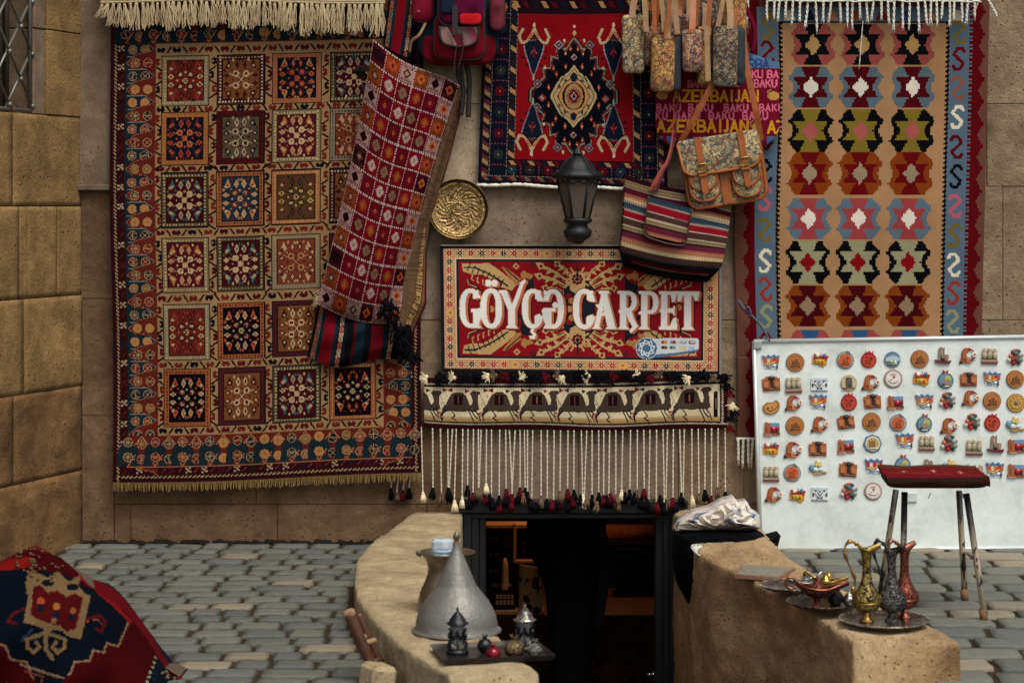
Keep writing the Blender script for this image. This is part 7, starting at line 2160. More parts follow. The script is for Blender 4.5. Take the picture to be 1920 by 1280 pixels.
# ================================================================== metalware
M_tray = engraved('engraved steel tray', '#a09a92', '#4c4844', .3, 1.0, 70, .4)
M_trayD = engraved('dark engraved tray', '#77716a', '#2c2a28', .35, 1.0, 70, .4)
M_pew = engraved('engraved pewter', '#64625f', '#1f2024', .42, 1.0, 150, 1.0)
M_cop = engraved('engraved copper', '#80493c', '#38201a', .4, 1.0, 150, 1.0)
M_copS = mat('polished copper', '#8a5644', .3, metal=1, var=.15)
M_gold = mat('polished gold brass', '#98783f', .26, metal=1, var=.15)
M_grn = engraved('green black enamel on brass', '#8f7c42', '#10150e', .34, .8, 130, .6)
M_sil = mat('old silver', '#a8a49c', .25, metal=1, var=.2, vs=30)
M_silE = engraved('engraved silver', '#8f8b84', '#2e2e30', .33, 1.0, 160, 1.0)
M_dpew = mat('dark pewter', '#2e3032', .38, metal=.9, var=.4, vs=60, bs=.6, bscale=140)
def topz(px, py): return RH + .012 if py > 1140 else RH + .016
def trayR(px, py, rx, label, mt, h):
    c = G(px, py, h); s = F / (DW + c.y); r = rx / s
    t = thing('round_tray', label, 'tray', tuple(c))
    mb = MB(); mb.lathe([(0, .004), (r * .8, .004), (r * .86, .006), (r * .95, .011), (r, .013), (r, .010), (r * .94, .006), (r * .84, .0), (0, 0)], 56, c); mb.build('dish', mt, t)
    mb = MB(); nn = 70
    for k in range(nn): a = 2 * PI * k / nn; mb.blob(c + Vector((r * math.cos(a), r * math.sin(a), .0125)), (.0028, .0028, .0022), 1, 6, 4)
    mb.build('beaded_rim', mt, t)
    return c + Vector((0, 0, .004))
h1, h2, h3 = RH + .006, RH + .018, RH + .03
trayR(1658, 1167, 84, 'round engraved silver tray under the three ewers, nearest on the right ledge', M_tray, h1)
trayR(1545, 1134, 70, 'round dark tray under the copper oil lamp, in the middle of the right ledge', M_trayD, h2)
trayR(1482, 1103, 57, 'round silver tray at the back, left of the copper oil lamp', M_tray, h3)

def ewer(px, py, H, label, mbody, mfoot, mhand, mirror, h, name='ewer', rot=0, hand=True):
    c = G(px, py, h) + Vector((0, 0, .004))
    t = thing(name, label, 'ewer', tuple(c), 'ewers on the front tray')
    k = H / .235
    prof = [(.0, 0), (.021, 0), (.022, .003), (.012, .012), (.010, .020), (.013, .026), (.030, .034), (.041, .048), (.044, .060), (.042, .070), (.034, .084), (.024, .100), (.016, .120), (.013, .140), (.0125, .165), (.0145, .190), (.018, .205), (.022, .214), (.021, .214), (.016, .205), (.011, .19), (.010, .16), (0, .15)]
    prof = [(r * k, z * k) for r, z in prof]
    mb = MB(); mb.lathe(prof[:6] + [], 28, c); mb.build('foot', mfoot, t)
    mb = MB(); mb.lathe(prof[5:], 32, c, wob=lambda a, z: 1 + .012 * math.cos(12 * a)); mb.build('body', mbody, t)
    mb = MB(); mb.tube([c + Vector((.0445 * k * math.cos(a), .0445 * k * math.sin(a), .058 * k)) for a in np.linspace(0, 2 * PI, 33)[:-1]], .0022, 6, closed=True); mb.build('belly_band', mfoot, t)
    s = -1 if mirror else 1
    mb = MB(); RZ = Matrix.Rotation(rot, 3, 'Z')
    lip = bez([c + RZ @ Vector((s * .006 * k, 0, .205 * k)), c + RZ @ Vector((s * .022 * k, 0, .214 * k)), c + RZ @ Vector((s * .040 * k, 0, .222 * k))], 5)
    mb.tube(lip, lambda q: (.014 - .007 * q) * k, 10, flat=.6); mb.build('spout', mhand, t)
    hp = bez([c + RZ @ Vector((-s * x * k, 0, z * k)) for x, z in ((.012, .206), (.028, .226), (.050, .232), (.064, .215), (.060, .185), (.044, .15), (.034, .12), (.038, .09), (.040, .07))], 5)
    mb = MB(); mb.tube(hp, lambda q: (.0042 + .0016 * math.sin(q * 30)) * k, 8)
    for (x, z) in ((.050, .234), (.030, .226), (.040, .095)): mb.blob(c + RZ @ Vector((-s * x * k, 0, z * k)), (.007 * k, .005 * k, .007 * k), 1, 8, 6)
    mb.build('handle', mhand, t)
    mb = MB()
    for q in range(16):
        a = 2 * PI * q / 16; mb.blob(c + Vector((.040 * k * math.cos(a), .040 * k * math.sin(a), .073 * k)), (.0035 * k, .0035 * k, .005 * k), 1, 6, 4)
    mb.build('beading', mbody, t)
ewer(1696, 1160, .232, 'copper ewer at the right, behind the grey pewter one', M_cop, M_copS, M_copS, False, h1, rot=.5)
ewer(1625, 1167, .236, 'ewer in gold and green black enamel with gold handle, left of the pewter one', M_grn, M_gold, M_gold, False, h1)
ewer(1672, 1166, .232, 'grey pewter ewer in the middle of the front tray', M_pew, M_pew, M_dpew, True, h1, rot=2.4)

def oil_lamp(px, py, L, label, mt, mt2, mirror, h, yaw=0):
    c = G(px, py, h) + Vector((0, 0, .004)); k = L / .17
    t = thing('oil_lamp', label, 'oil lamp', tuple(c), 'oil lamps on the middle tray')
    s = -1 if mirror else 1; RZ = Matrix.Rotation(yaw, 3, 'Z')
    def P(x, y, z): return c + RZ @ Vector((s * x * k, y * k, z * k))
    mb = MB(); mb.lathe([(0, 0), (.020 * k, 0), (.021 * k, .003), (.011 * k, .010), (.008 * k, .022), (.012 * k, .028)], 24, c); mb.build('foot', mt, t)
    # boat shaped bowl: cross sections along its length
    rings = []
    for x, w, zb, zt_ in ((-.058, .004, .062, .070), (-.045, .014, .046, .064), (-.025, .027, .032, .058), (0, .034, .026, .055), (.025, .030, .030, .055), (.045, .018, .040, .058), (.062, .010, .050, .064), (.078, .007, .058, .069), (.092, .007, .063, .073)):
        ring = []
        for q in range(14):
            a = PI + PI * q / 13
            ring.append(P(x, w * math.cos(a), zt_ + (zt_ - zb) * math.sin(a)))
        for q in range(5): ring.append(P(x, w * (.8 - .4 * q), zt_ - .003))
        rings.append(ring)
    mb = MB(); mb.loft(rings); mb.build('bowl', mt, t)
    mb = MB(); mb.tube([P(x, y, z) for x, y, z in ((-.058, 0, .071), (-.03, -.028, .061), (0, -.034, .056), (.03, -.028, .056), (.06, -.011, .065), (.092, -.007, .074))], .0028 * k, 6)
    mb.tube([P(x, y, z) for x, y, z in ((-.058, 0, .071), (-.03, .028, .061), (0, .034, .056), (.03, .028, .056), (.06, .011, .065), (.092, .007, .074))], .0028 * k, 6); mb.build('rim', mt2, t)
    mb = MB(); mb.lathe([(0.0, .094 * k), (.003 * k, .092 * k), (.002 * k, .088 * k), (.007 * k, .084 * k), (.004 * k, .080 * k), (.012 * k, .074 * k), (.014 * k, .068 * k), (.021 * k, .062 * k), (.024 * k, .056 * k)], 20, c); mb.build('lid', mt, t)
    hp = bez([P(x, 0, z) for x, z in ((-.052, .066), (-.066, .082), (-.080, .088), (-.090, .078), (-.088, .062), (-.074, .055), (-.062, .060))], 5)
    mb = MB(); mb.tube(hp, .004 * k, 8); mb.build('ring_handle', mt2, t)
oil_lamp(1512, 1118, .13, 'silver oil lamp behind the copper one', M_silE, M_sil, True, h2, .5)
oil_lamp(1548, 1116, .13, 'brass gold oil lamp behind the copper one', M_gold, M_gold, False, h2, -.3)
oil_lamp(1532, 1141, .176, 'copper oil lamp shaped like a boat, on the middle tray', M_cop, M_copS, False, h2, 0)
def jar(px, py, r, H, label, mt, h):
    c = G(px, py, h) + Vector((0, 0, .004))
    t = thing('small_jar', label, 'jar', tuple(c))
    mb = MB(); mb.lathe([(0, 0), (r * .6, 0), (r * .65, .003), (r * .95, H * .2), (r, H * .4), (r * .85, H * .58), (r * .6, H * .66), (r * .62, H * .7), (0, H * .7)], 28, c, wob=lambda a, z: 1 + .02 * math.cos(10 * a)); mb.build('body', mt, t)
    mb = MB(); mb.lathe([(r * .64, H * .69), (r * .6, H * .76), (r * .3, H * .84), (r * .1, H * .88), (r * .16, H * .94), (0, H)], 20, c); mb.build('lid', mt, t)
jar(1566, 1136, .024, .062, 'dark pewter lidded jar right of the copper oil lamp', M_dpew, h2)
jar(1592, 1137, .019, .045, 'small bright silver jar beside the dark one', M_sil, h2)
jar(1554, 1112, .017, .070, 'small brass incense pot behind the copper lamp, with pointed lid', M_gold, h2)
jar(1514, 1108, .017, .072, 'small silver incense pot behind the copper lamp, with pointed lid', M_silE, h2)

# ---- left ledge: dome, jug, bottle, tray
M_zinc = mat('dull grey hammered zinc', '#6c6b66', .5, metal=.45, var=.16, vs=14, bs=.5, bscale=55, bdist=.006)
M_tin = mat('aged tinned copper', '#6e6553', .42, metal=.8, var=.3, vs=16, bs=.4, bscale=40)
c = G(856, 1183, LH); sD = (DW + c.y) / F
t = thing('metal_dome', 'large grey pointed metal food cover on the left ledge', 'dome cover', tuple(c))
pr = [(83, 0), (83.5, 3), (80, 5), (77, 8), (76.5, 18), (74, 30), (68, 44), (60, 58), (48, 73), (36, 88), (26, 102), (19, 116), (13, 132), (9.5, 148), (7, 160), (6, 166)]
mb = MB(); mb.lathe([(a * sD, b_ * sD) for a, b_ in pr], 64, c); mb.lathe([(80 * sD, 0), (72 * sD, 10 * sD), (40 * sD, 80 * sD), (6 * sD, 160 * sD)], 32, c); mb.build('shell', M_zinc, t)
mb = MB(); mb.tube([c + Vector((82 * sD * math.cos(a), 82 * sD * math.sin(a), .004)) for a in np.linspace(0, 2 * PI, 65)[:-1]], .004, 6, closed=True); mb.build('rolled_rim', M_zinc, t)
mb = MB(); mb.lathe([(5.5 * sD, 163 * sD), (4, 168)] if False else [(6 * sD, 164 * sD), (4.5 * sD, 166 * sD), (4.5 * sD, 172 * sD), (7 * sD, 176 * sD), (6 * sD, 181 * sD), (2 * sD, 188 * sD), (0, 190 * sD)], 16, c); mb.build('finial', M_tin, t)
c = G(838, 1146, LH); sD = (DW + c.y) / F
t = thing('metal_jug', 'tall waisted tin jug with flared mouth behind the metal dome', 'jug', tuple(c))
pr = [(0, 0), (44, 0), (50, 8), (54, 22), (50, 38), (42, 56), (36, 72), (35, 82), (38, 94), (44, 104), (52, 111), (53, 112.5), (50, 112), (41, 103), (33, 90), (32, 72), (40, 50), (46, 20), (0, 8)]
mb = MB(); mb.lathe([(a * sD, b_ * sD) for a, b_ in pr], 48, c); mb.build('body', M_tin, t)
mb = MB(); mb.tube(bez([c + Vector((-x * sD, -.0, z * sD)) for x, z in ((50, 111), (54, 112), (56, 108), (48, 104))], 4), .004, 6); mb.build('lip', M_tin, t)
mb = MB(); mb.tube([c + Vector((2 * sD, -.0555, 60 * sD)), c + Vector((4 * sD, -.0565, 84 * sD)), c + Vector((3 * sD, -.060, 98 * sD))], .003, 5); mb.build('seam', M_dpew, t)
mpl, nt, b = new_mat('clear crumpled plastic'); b.inputs['Base Color'].default_value = (.74, .84, .92, 1); b.inputs['Roughness'].default_value = .18; b.inputs['Transmission Weight'].default_value = .45; b.inputs['IOR'].default_value = 1.3
bump(nt, b, noise(nt, coord(nt), 60, 3).outputs[0], .5, .01)
cb_ = c + Vector((-9 * sD, -.01, 92 * sD))
t = thing('plastic_bottle', 'crumpled clear plastic bottle upside down in the mouth of the tin jug', 'bottle', tuple(cb_))
mb = MB(); mb.lathe([(0, 0), (15 * sD, 0), (17 * sD, 14 * sD), (17 * sD, 22 * sD), (20 * sD, 27 * sD), (21 * sD, 32 * sD), (19 * sD, 38 * sD), (20 * sD, 42 * sD), (14 * sD, 46 * sD), (0, 45 * sD)], 20, cb_, wob=lambda a, z: 1 + .07 * math.cos(5 * a)); mb.build('bottle_body', mpl, t)
mb = MB(); mb.lathe([(19.5 * sD, 21 * sD), (21 * sD, 22 * sD), (20.5 * sD, 26 * sD), (18 * sD, 26 * sD)], 20, cb_); mb.build('blue_band', mat('pale blue plastic', '#8aa4b8', .3), t)

M_dtray = mat('dark wooden metal tray', '#2b2624', .35, metal=.6, var=.3, vs=30, bs=.3)
tc = [G(806, 1219, LH), G(832, 1248, LH), G(1042, 1239, LH), G(1005, 1210, LH)]
t = thing('rectangular_tray', 'dark rectangular tray with tea glasses and pomegranates at the ledge end', 'tray', tuple((tc[0] + tc[2]) / 2))
mid = (tc[0] + tc[1] + tc[2] + tc[3]) / 4
mb = MB(); mb.smooth = False
rings = []
for (k, z) in ((.94, .006), (.98, .014), (1.0, .018), (1.0, .015), (.95, .002), (.9, .001)): rings.append([mid + (p - mid) * k + Vector((0, 0, z)) for p in tc])
mb.loft(rings[::-1] if False else rings, caps=True); mb.build('tray_body', M_dtray, t)
HT = LH + .007
M_gls, nt, b = new_mat('tea glass'); b.inputs['Base Color'].default_value = (.92, .93, .9, 1); b.inputs['Roughness'].default_value = .05; b.inputs['Transmission Weight'].default_value = .9; b.inputs['IOR'].default_value = 1.4
def teaglass(px, py, H, label, frilly):
    c = G(px, py, HT); k = H / .13
    t = thing('tea_glass', label, 'tea glass', tuple(c), 'lidded tea glasses on the dark tray')
    mb = MB(); mb.lathe([(0, 0), (.032 * k, 0), (.034 * k, .004), (.030 * k, .008), (.028 * k, .012), (0, .012)], 28, c); mb.build('saucer', M_dpew, t)
    for q in range(7):
        a = q * 2 * PI / 7 + .2
        pts = bez([c + Vector((r * k * math.cos(a + w), r * k * math.sin(a + w), z * k)) for r, z, w in ((.026, .010, 0), (.027, .025, .1), (.019, .042, 0), (.020, .058, .0), (.026, .070, 0))], 4)
        mb = MB(); mb.tube(pts, .0032 * k, 6); mb.blob(c + Vector((.023 * k * math.cos(a + .4), .023 * k * math.sin(a + .4), .050 * k)), (.006 * k, .006 * k, .011 * k), 1, 8, 6); mb.build('filigree', M_dpew, t)
    mb = MB(); mb.lathe([(.0, .014 * k), (.019 * k, .014 * k), (.020 * k, .03 * k), (.015 * k, .045 * k), (.017 * k, .06 * k), (.0255 * k, .084 * k), (.0245 * k, .084 * k), (.016 * k, .06 * k), (.014 * k, .045 * k), (.018 * k, .03 * k), (0, .018 * k)], 28, c); mb.build('glass', M_gls, t)
    mb = MB(); mb.lathe([(.031 * k, .083 * k), (.030 * k, .086 * k), (.025 * k, .089 * k), (.022 * k, .098 * k), (.014 * k, .109 * k), (.007 * k, .117 * k), (.003 * k, .122 * k), (.0042 * k, .126 * k), (.0018 * k, .130 * k), (0, .136 * k)], 32, c, wob=lambda a, z: 1 + ((.06 if frilly else .02) * math.cos(10 * a) if z < .088 * k else .01 * math.cos(8 * a))); mb.build('lid', M_silE if frilly else M_dpew, t)
    mb = MB(); mb.lathe([(.0, .0835 * k), (.031 * k, .0835 * k), (.032 * k, .087 * k), (.024 * k, .089 * k)], 32, c, wob=lambda a, z: 1 + (.07 if frilly else .03) * math.cos(12 * a)); mb.build('lid_skirt', M_sil if frilly else M_dpew, t)
teaglass(858, 1223, .122, 'lidded tea glass in dark filigree holder, in front of the dome', False)
teaglass(984, 1216, .122, 'lidded tea glass with frilled silver lid at the right end of the tray', True)
def pomeg(px, py, r, label, mt):
    c = G(px, py, HT)
    t = thing('pomegranate_figurine', label, 'figurine', tuple(c), 'metal pomegranates on the dark tray')
    mb = MB(); mb.lathe([(0, 0), (r * .5, r * .04), (r * .9, r * .4), (r, r * .85), (r * .9, r * 1.25), (r * .6, r * 1.6), (r * .22, r * 1.78), (0, r * 1.8)], 24, c, wob=lambda a, z: 1 + .02 * math.cos(7 * a)); mb.build('fruit', mt, t)
    mb = MB()
    for q in range(6):
        a = q * PI / 3; mb.tube([c + Vector((r * .16 * math.cos(a), r * .16 * math.sin(a), r * 1.72)), c + Vector((r * .2 * math.cos(a), r * .2 * math.sin(a), r * 2.0)), c + Vector((r * .42 * math.cos(a), r * .42 * math.sin(a), r * 2.3))], lambda q_: r * .12 * (1 - .7 * q_), 5)
    mb.build('crown', mt, t)
pomeg(909, 1222, .0215, 'dark grey pomegranate figurine behind the red one', M_dpew)
pomeg(925, 1236, .0195, 'glossy red pomegranate figurine on the dark tray', mat('glossy crimson enamel', '#6e0a1c', .18, metal=.4, var=.1))
pomeg(964, 1232, .027, 'large brassy pomegranate figurine right of the red one', engraved('old brass engraved', '#857456', '#332c20', .35, 1, 150, .8))
pomeg(1003, 1231, .0215, 'grey silver pomegranate figurine at the right end of the tray', M_silE)

# ================================================================== carpet draped over a heap in the left foreground
def drape():
    t = thing('draped_carpet', 'worn red and blue carpet draped over a heap in the left foreground', 'carpet', tuple(G(60, 1290)))
    cvx = Canvas(-160, 1030, 360, 1330, 2.0, '#4c0810')
    cvx.poly([(-160, 1080), (10, 1060), (120, 1075), (180, 1110), (242, 1163), (222, 1210), (200, 1205), (195, 1222), (175, 1218), (168, 1238), (140, 1240), (132, 1262), (108, 1268), (100, 1290), (60, 1268), (50, 1240), (20, 1235), (10, 1210), (-30, 1200), (-160, 1190)], '#0e1724')
    ol = [(242, 1163), (222, 1210), (200, 1205), (195, 1222), (175, 1218), (168, 1238), (140, 1240), (132, 1262), (108, 1268), (100, 1290), (60, 1268), (50, 1240), (20, 1235), (10, 1210), (-30, 1200)]
    cvx.line(ol, 3.4, '#9a7458')
    cvx.poly([(-20, 1068), (-20, 1048), (60, 1044), (56, 1062), (20, 1068)], '#8a1a16')
    cvx.line([(150, 1080), (180, 1105), (210, 1130), (246, 1165)], 7, '#8c1c18')
    # hooked medallion in blond wool
    K = '#856c4c'
    cvx.poly([(52, 1074), (62, 1068), (90, 1082), (110, 1070), (128, 1090), (150, 1078), (148, 1100), (170, 1116), (152, 1198), (128, 1192), (118, 1182), (104, 1180), (92, 1184), (78, 1176), (68, 1172), (44, 1166), (52, 1120), (48, 1096)], K)
    cvx.poly([(62, 1100), (74, 1096), (90, 1110), (108, 1106), (124, 1118), (140, 1112), (156, 1120), (142, 1178), (126, 1184), (112, 1172), (92, 1168), (78, 1162), (66, 1158), (58, 1150)], '#5a1014')
    for (x, y, c, r) in ((77, 1126, '#a8542c', 7), (76, 1139, '#1a2230', 6.5), (106, 1136, '#b3743c', 6), (106, 1152, '#1c2634', 7), (137, 1144, '#9a5a30', 6), (134, 1156, '#1a2230', 6), (100, 1163, '#8a6a48', 5)): cvx.disc(x, y, r, c)
    for (x, y) in ((90, 1092), (136, 1100), (168, 1108)): cvx.disc(x, y, 12, '#121a28', 7)
    for s in (-1, 1):
        cx_ = 86 + s * 22
        cvx.line([(86, 1186), (cx_ - s * 2, 1192), (cx_ + s * 14, 1198), (cx_ + s * 12, 1214), (cx_, 1222), (cx_ - s * 10, 1212), (cx_ - s * 4, 1204)], 6.5, K)
    cvx.line([(86, 1176), (86, 1216), (98, 1234)], 8, K)
    cvx.line([(162, 1160), (184, 1152), (198, 1164), (190, 1184), (180, 1176)], 5, '#5c1818'); cvx.line([(162, 1166), (182, 1160), (192, 1170)], 2, '#a05a40'); cvx.line([(46, 1140), (24, 1150), (14, 1164), (30, 1168)], 5, '#5c1818'); cvx.line([(60, 1180), (40, 1200)], 3, '#31405a')
    cvx.poly([(270, 1290), (290, 1230), (318, 1240), (345, 1290), (340, 1330), (262, 1330)], '#141c28')
    for k in range(9): cvx.disc(292 - k * 3.2, 1232 + k * 9, 2.6, '#a89c88'); cvx.disc(302 - k * 3.2, 1236 + k * 9, 2.2, '#20303e')
    cvx.line([(300, 1262), (318, 1254), (312, 1270), (330, 1264), (322, 1284)], 2.4, '#9a8a78'); cvx.line([(326, 1250), (344, 1292)], 5, '#8a1418')
    cvx.poly([(60, 1262), (100, 1250), (130, 1260), (110, 1290), (76, 1296)], '#10161f'); cvx.line([(38, 1244), (66, 1254), (90, 1262), (120, 1270)], 4, '#8a7460'); cvx.line([(48, 1258), (80, 1268), (74, 1290)], 3, '#8c4a3a')
    for k in range(900):
        x, y = R.uniform(-150, 350), R.uniform(1040, 1320); j, i = int((y - 1030) / 2), int((x + 160) / 2)
        if 0 <= j < cvx.h - 1 and 0 <= i < cvx.w - 1: cvx.a[j:j + R.randint(1, 3), i] *= R.uniform(.7, 1.5)
    cyy, cxx = -2.46, -1.62
    top = [(-160, 1052), (0, 1050), (30, 1046), (62, 1040), (90, 1052), (112, 1056), (150, 1072), (180, 1092), (212, 1124), (245, 1160), (275, 1196), (300, 1236), (322, 1270), (345, 1320)]
    dn = vnoise(5, 9)
    def pos(U, V):
        # V from the ridge (0) down to the ground at the near side (1); U along the ridge
        px = -160 + (500) * U
        tx = np.interp(px, [p[0] for p in top], [p[1] for p in top])
        zc_ = 6.05
        X = (px - 960) * zc_ / F
        Zt = np.maximum(CH - (tx - HZ) * zc_ / F, .012)
        th = V * PI / 2
        w = .34 * (.35 + .65 * np.sqrt(np.clip(Zt / .37, 0, 1)))
        Y = -(DW - zc_) - w * np.sin(th) - .045 * dn(U * 2.6, V) * np.sin(th) * np.clip(Zt / .2, 0, 1) + .1 * 0
        Z = Zt * np.cos(th) ** 1.15 + .018 * dn(U * 2.5, V * 2) * np.cos(th) * np.clip(Zt / .2, 0, 1)
        return X, Y, np.maximum(Z, .006)
    def posb(U, V):
        X, Y, Z = pos(U, V); return X, -(DW - 6.05) * 2 - Y, Z
    # dye by the pattern laid on the front of the heap
    cvx.a *= .62
    h, w = 150, 250
    U, V = np.meshgrid((np.arange(w) + .5) / w, (np.arange(h) + .5) / h)
    X, Y, Z = pos(U, V)
    depth = DW + Y
    px = 960 + X * F / depth; py = HZ + (CH - Z) * F / depth
    i = np.clip(((px + 160) / 2).astype(int), 0, cvx.w - 1); j = np.clip(((py - 1030) / 2).astype(int), 0, cvx.h - 1)
    c2 = Canvas(0, 0, w, h, 1); c2.a = cvx.a[j, i].copy()
    grid_cloth('front_fall', c2, pos, M_pile, t, .008, toff=(0, .6, -.8))
    c3 = Canvas(0, 0, 60, 40, 1, '#5c0c14'); c3.rect(0, 10, 60, 26, '#151f30')
    grid_cloth('rear_fall', c3, posb, M_pile, t, .006, toff=(0, -.5, -.5))
    # tufts of wool along the worn ridge
    mb = MB()
    mats_ = [mat('blond wool', '#5e4c34', .95, var=.2, vs=80), M_maroon, M_blackw]
    for k in range(60):
        u = R.choice([R.uniform(.40, .56), R.uniform(.41, .48)])
        x, y, z = [float(q) for q in pos(np.array(u), np.array(R.uniform(-.02, .25)))]
        p = Vector((x, y, z)); q = p + Vector((R.uniform(-.008, .008), -R.uniform(0, .012), R.uniform(.002, .009)))
        mb.cur = R.choice([0, 0, 0, 0, 1]); mb.tube([p, q], lambda t_: .0046 * (1 - .5 * t_), 4)
    tag(mb.build('worn_tufts', mats_, t), kind='stuff')
drape()

# ================================================================== wooden chair back at the bottom
M_wood = mat('reddish brown turned wood', '#452818', .45, var=.35, vs=20, bs=.35, bscale=60)
M_woodE = mat('pale sawn wood end', '#8d6f50', .8, var=.3, vs=40)
t = thing('wooden_chair', 'reddish turned wood back of a small chair leaning beside the left ledge', 'chair', tuple(G(700, 1330)))
def post(pts, r, name='back_post'):
    mb = MB(); P = bez(pts, 8); mb.tube(P, lambda q: r * (1 + (.10 * math.sin(q * 26) if .3 < q < .9 else 0) - .15 * (abs(q - .42) < .025) - .15 * (abs(q - .58) < .02)), 12); return mb.build(name, M_wood, t)
p0, p1 = W(655, 1150, 2.55), W(712, 1285, 2.55)
dv = (p1 - p0)
post([p0, p0 + dv * .5, p1, p0 + dv * 1.9], .0165)
mb = MB(); mb.blob(p0 + Vector((0, -.002, .002)), (.0175, .012, .012), .7, 12, 8, rot=Matrix.Rotation(-.35, 3, 'Y')); mb.build('post_end', M_woodE, t)
p2, p3 = W(672, 1150, 2.44), W(706, 1226, 2.44); post([p2, p3, p2 + (p3 - p2) * 2.6], .011)
for q in (.32, .52):
    a = p0 + dv * (q * 1.3); mb = MB(); mb.tube([a, a + Vector((.035, .03, .004))], .008, 8); mb.tube([a, a + Vector((-.0, .12, 0))], .009, 8); mb.build('rail', M_woodE if q < .4 else M_wood, t)
o = MB(); cpt = G(705, 1300, .1); o.box(W(708, 1275, 2.62), (.075 / 2, .05, .045), Matrix.Rotation(.5, 3, 'Z') @ Matrix.Rotation(.15, 3, 'Y'), .012)
st_ = o.build('stone_block', M_ledge, None); st_.name = 'seat_block'; 
st_.parent = None
tag(st_, 'pale stone block at the foot of the wooden chair back', 'stone block')

# ================================================================== what shows inside the shop
def inside(name, label, cat, fn):
    t = thing(name, label, cat, tuple(W(1000, 1200, -.5))); fn(t); return t
def ib(t, x0, y0, x1, y1, d0, d1, m_, name, bev=.002):
    mb = MB(); pxbox(mb, x0, y0, x1, y1, d0, d1, bev); return mb.build(name, m_, t)
M_or = mat('honey lit wood', '#a8703c', .6, var=.3, vs=30); M_dk = mat('dark printed cloth', '#0d1016', .9, var=.5, vs=60)
def shelf(t):
    ib(t, 905, 983, 1012, 990, -.75, -.65, M_or, 'top_board'); ib(t, 962, 981, 968, 1054, -.68, -.64, M_or, 'post'); ib(t, 966, 1050, 1008, 1056, -.70, -.64, M_or, 'ledge'); ib(t, 905, 1144, 1020, 1153, -.72, -.6, M_or, 'bottom_board'); ib(t, 905, 985, 1012, 1150, -.80, -.76, M_in, 'back')
inside('wall_shelf', 'honey wood shelf frame inside the shop, left in the doorway', 'shelf', shelf)
def towels(t):
    for (x0, y0, x1, y1) in ((912, 992, 940, 1100), (942, 992, 961, 1030), (972, 992, 1006, 1048)):
        o = ib(t, x0, y0, x1, y1, -.74, -.70, M_dk, 'cloth')
        for k in range(3):
            for q in range(2):
                x = x0 + (x1 - x0) * (.3 + .4 * q); y = y0 + (y1 - y0) * (.15 + .28 * k)
                mb = MB(); mb.tube([W(x - 2.5, y - 3, -.695), W(x + 2.5, y - 3, -.695), W(x + 2.5, y + 3, -.695), W(x - 2.5, y + 3, -.695)], .0014, 4, closed=True); mb.build('motif', M_or, o)
inside('dark_cloths', 'dark printed cloths hanging on the shelf inside the shop', 'cloth', towels)
def statue(t):
    p = W(947, 1105, -.62); mb = MB(); mb.lathe([(0, 0), (.016, 0), (.016, .02), (.013, .1), (.013, .115), (.004, .135), (0, .137)], 16, p - Vector((0, 0, .0))); mb.build('column', mat('cream glazed column', '#b3824c', .4), t)
    ib(t, 924, 1104, 966, 1142, -.68, -.62, M_dk, 'box')
    for k in range(5):
        for q in range(2): ib(t, 930 + k * 7, 1114 + q * 11, 935 + k * 7, 1122 + q * 11, -.62, -.617, M_or, 'small_window', 0)
    mb = MB()
    for k in range(6): mb.blob(W(926 + k * 6, 1098, -.64), (.009, .009, .008), 1, 8, 6)
    mb.build('red_balls', mat('dark red balls', '#5c1410', .5), t)
inside('shop_ornament', 'dark box ornament with a pale column on the shelf inside the shop', 'ornament', statue)
def pcloth(t):
    cvp = Canvas(0, 0, 44, 92, 1.5, '#a08058')
    for k in range(16):
        x, y = R.uniform(2, 42), R.uniform(4, 88); cvp.disc(x, y, R.uniform(3, 7), '#20242e', None, 2); cvp.line([(x, y), (x + R.uniform(-10, 10), y + R.uniform(-14, 14))], 2, '#20242e')
    grid_cloth('cloth', cvp, warp_quad((974, 1058), (1016, 1064), (1018, 1150), (972, 1150), -.58, dz=lambda U, V: .015 * np.sin(U * 8)), M_flat, t, .01)
inside('patterned_cloth', 'pale cloth with dark scrolls hanging inside the shop', 'cloth', pcloth)
ct_ = thing('draped_counter', 'low counter under a dark brown leaf patterned rug inside the shop', 'counter', tuple(W(1070, 1280, -.6)))
zt = -.39
mb = MB(); mb.smooth = False; mb.box((.28, .95, zt - .02), (.55, .35, .02), None, .004); mb.build('counter_top', mat('dark red brown board', '#5c3420', .7, var=.3), ct_)
mb = MB(); mb.box((.28, .96, zt - .55), (.53, .33, .51)); mb.build('counter_body', M_in, ct_)
cl = Canvas(0, 0, 360, 200, 2, '#3c2818')
for k in range(70):
    x, y = R.uniform(0, 360), R.uniform(0, 200); cl.line([(x, y), (x + R.uniform(-14, 14), y - R.uniform(6, 16))], R.uniform(3, 6), '#14100c'); 
for k in range(40):
    x, y = R.uniform(0, 360), R.uniform(0, 200); cl.disc(x, y, R.uniform(1.5, 4), '#4a301c')
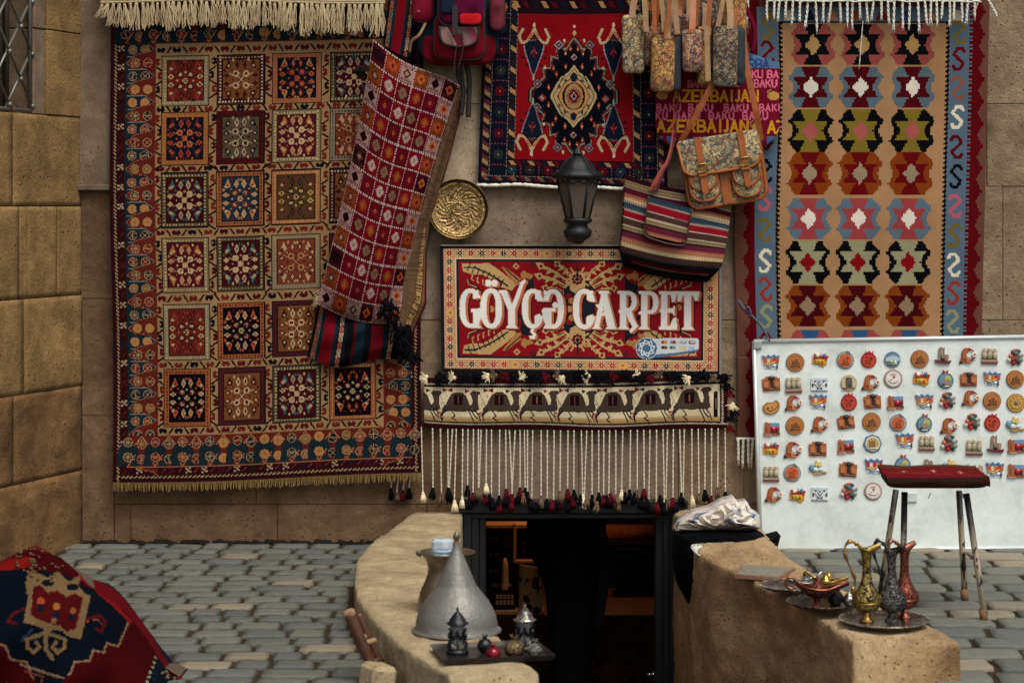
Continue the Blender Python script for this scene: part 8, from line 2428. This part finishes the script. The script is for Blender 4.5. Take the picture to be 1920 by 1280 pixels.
grid_cloth('rug_front', cl, warp_quad((900, 1153), (1262, 1153), (1262, 1390), (900, 1390), -.585, dz=lambda U, V: .01 * np.sin(U * 20)), M_flat, ct_, .006)
def rrug(t):
    mb = MB(); mb.tube([W(1132, 997, -1.0), W(1236, 997, -1.0)], .034, 14); mb.build('roll', mat('rust coloured rug roll', '#70391c', .9, var=.4, vs=40, bs=.5), t)
    ib(t, 1140, 1030, 1228, 1095, -1.1, -.95, M_dk, 'dark_chest'); ib(t, 1136, 985, 1230, 1100, -1.3, -1.2, M_in, 'backboard')
inside('rolled_rug', 'rolled rust rug on a dark chest inside the shop, right in the doorway', 'rolled rug', rrug)
# long black garment hanging just inside the door
def garment():
    t = thing('black_garment', 'long black coat hanging in the dark doorway, its sleeve drawn in', 'coat', tuple(W(1070, 1290, -.2)))
    prof = [(930, 1020, 1100), (960, 992, 1128), (990, 990, 1134), (1040, 996, 1134), (1065, 1010, 1132), (1100, 1022, 1130), (1150, 1028, 1126), (1200, 1030, 1120), (1250, 1034, 1106), (1300, 1040, 1100), (1400, 1046, 1094)]
    rings = []
    for i in range(60):
        y = 930 + 470 * i / 59
        a = np.interp(y, [p[0] for p in prof], [p[1] for p in prof]); b_ = np.interp(y, [p[0] for p in prof], [p[2] for p in prof])
        cx_, hw = (a + b_) / 2, (b_ - a) / 2; ring = []
        for k in range(40):
            th = 2 * PI * k / 40
            f = 1 + .05 * math.sin(7 * th + y * .01) + .03 * math.sin(13 * th + y * .03)
            p = W(cx_ + hw * math.cos(th) * f, y, -.28); p.y += hw * PXM(-.28) * .5 * math.sin(th) * f
            ring.append(p)
        rings.append(ring)
    mb = MB(); mb.loft(rings); mb.build('coat_cloth', M_blk, t)
    mb = MB(); mb.tube(bez([W(1118, 975, -.16), W(1132, 1040, -.15), W(1130, 1110, -.15), W(1118, 1180, -.16)], 6), lambda q: .028 * (1 - .3 * q), 12); mb.build('sleeve', M_blk, t)
    mb = MB(); mb.tube([W(1060, 935, -.28), W(1060, 900, -.28) + Vector((0, 0, .1))], .004, 6); mb.build('hanger_hook', M_iron, t)
garment()
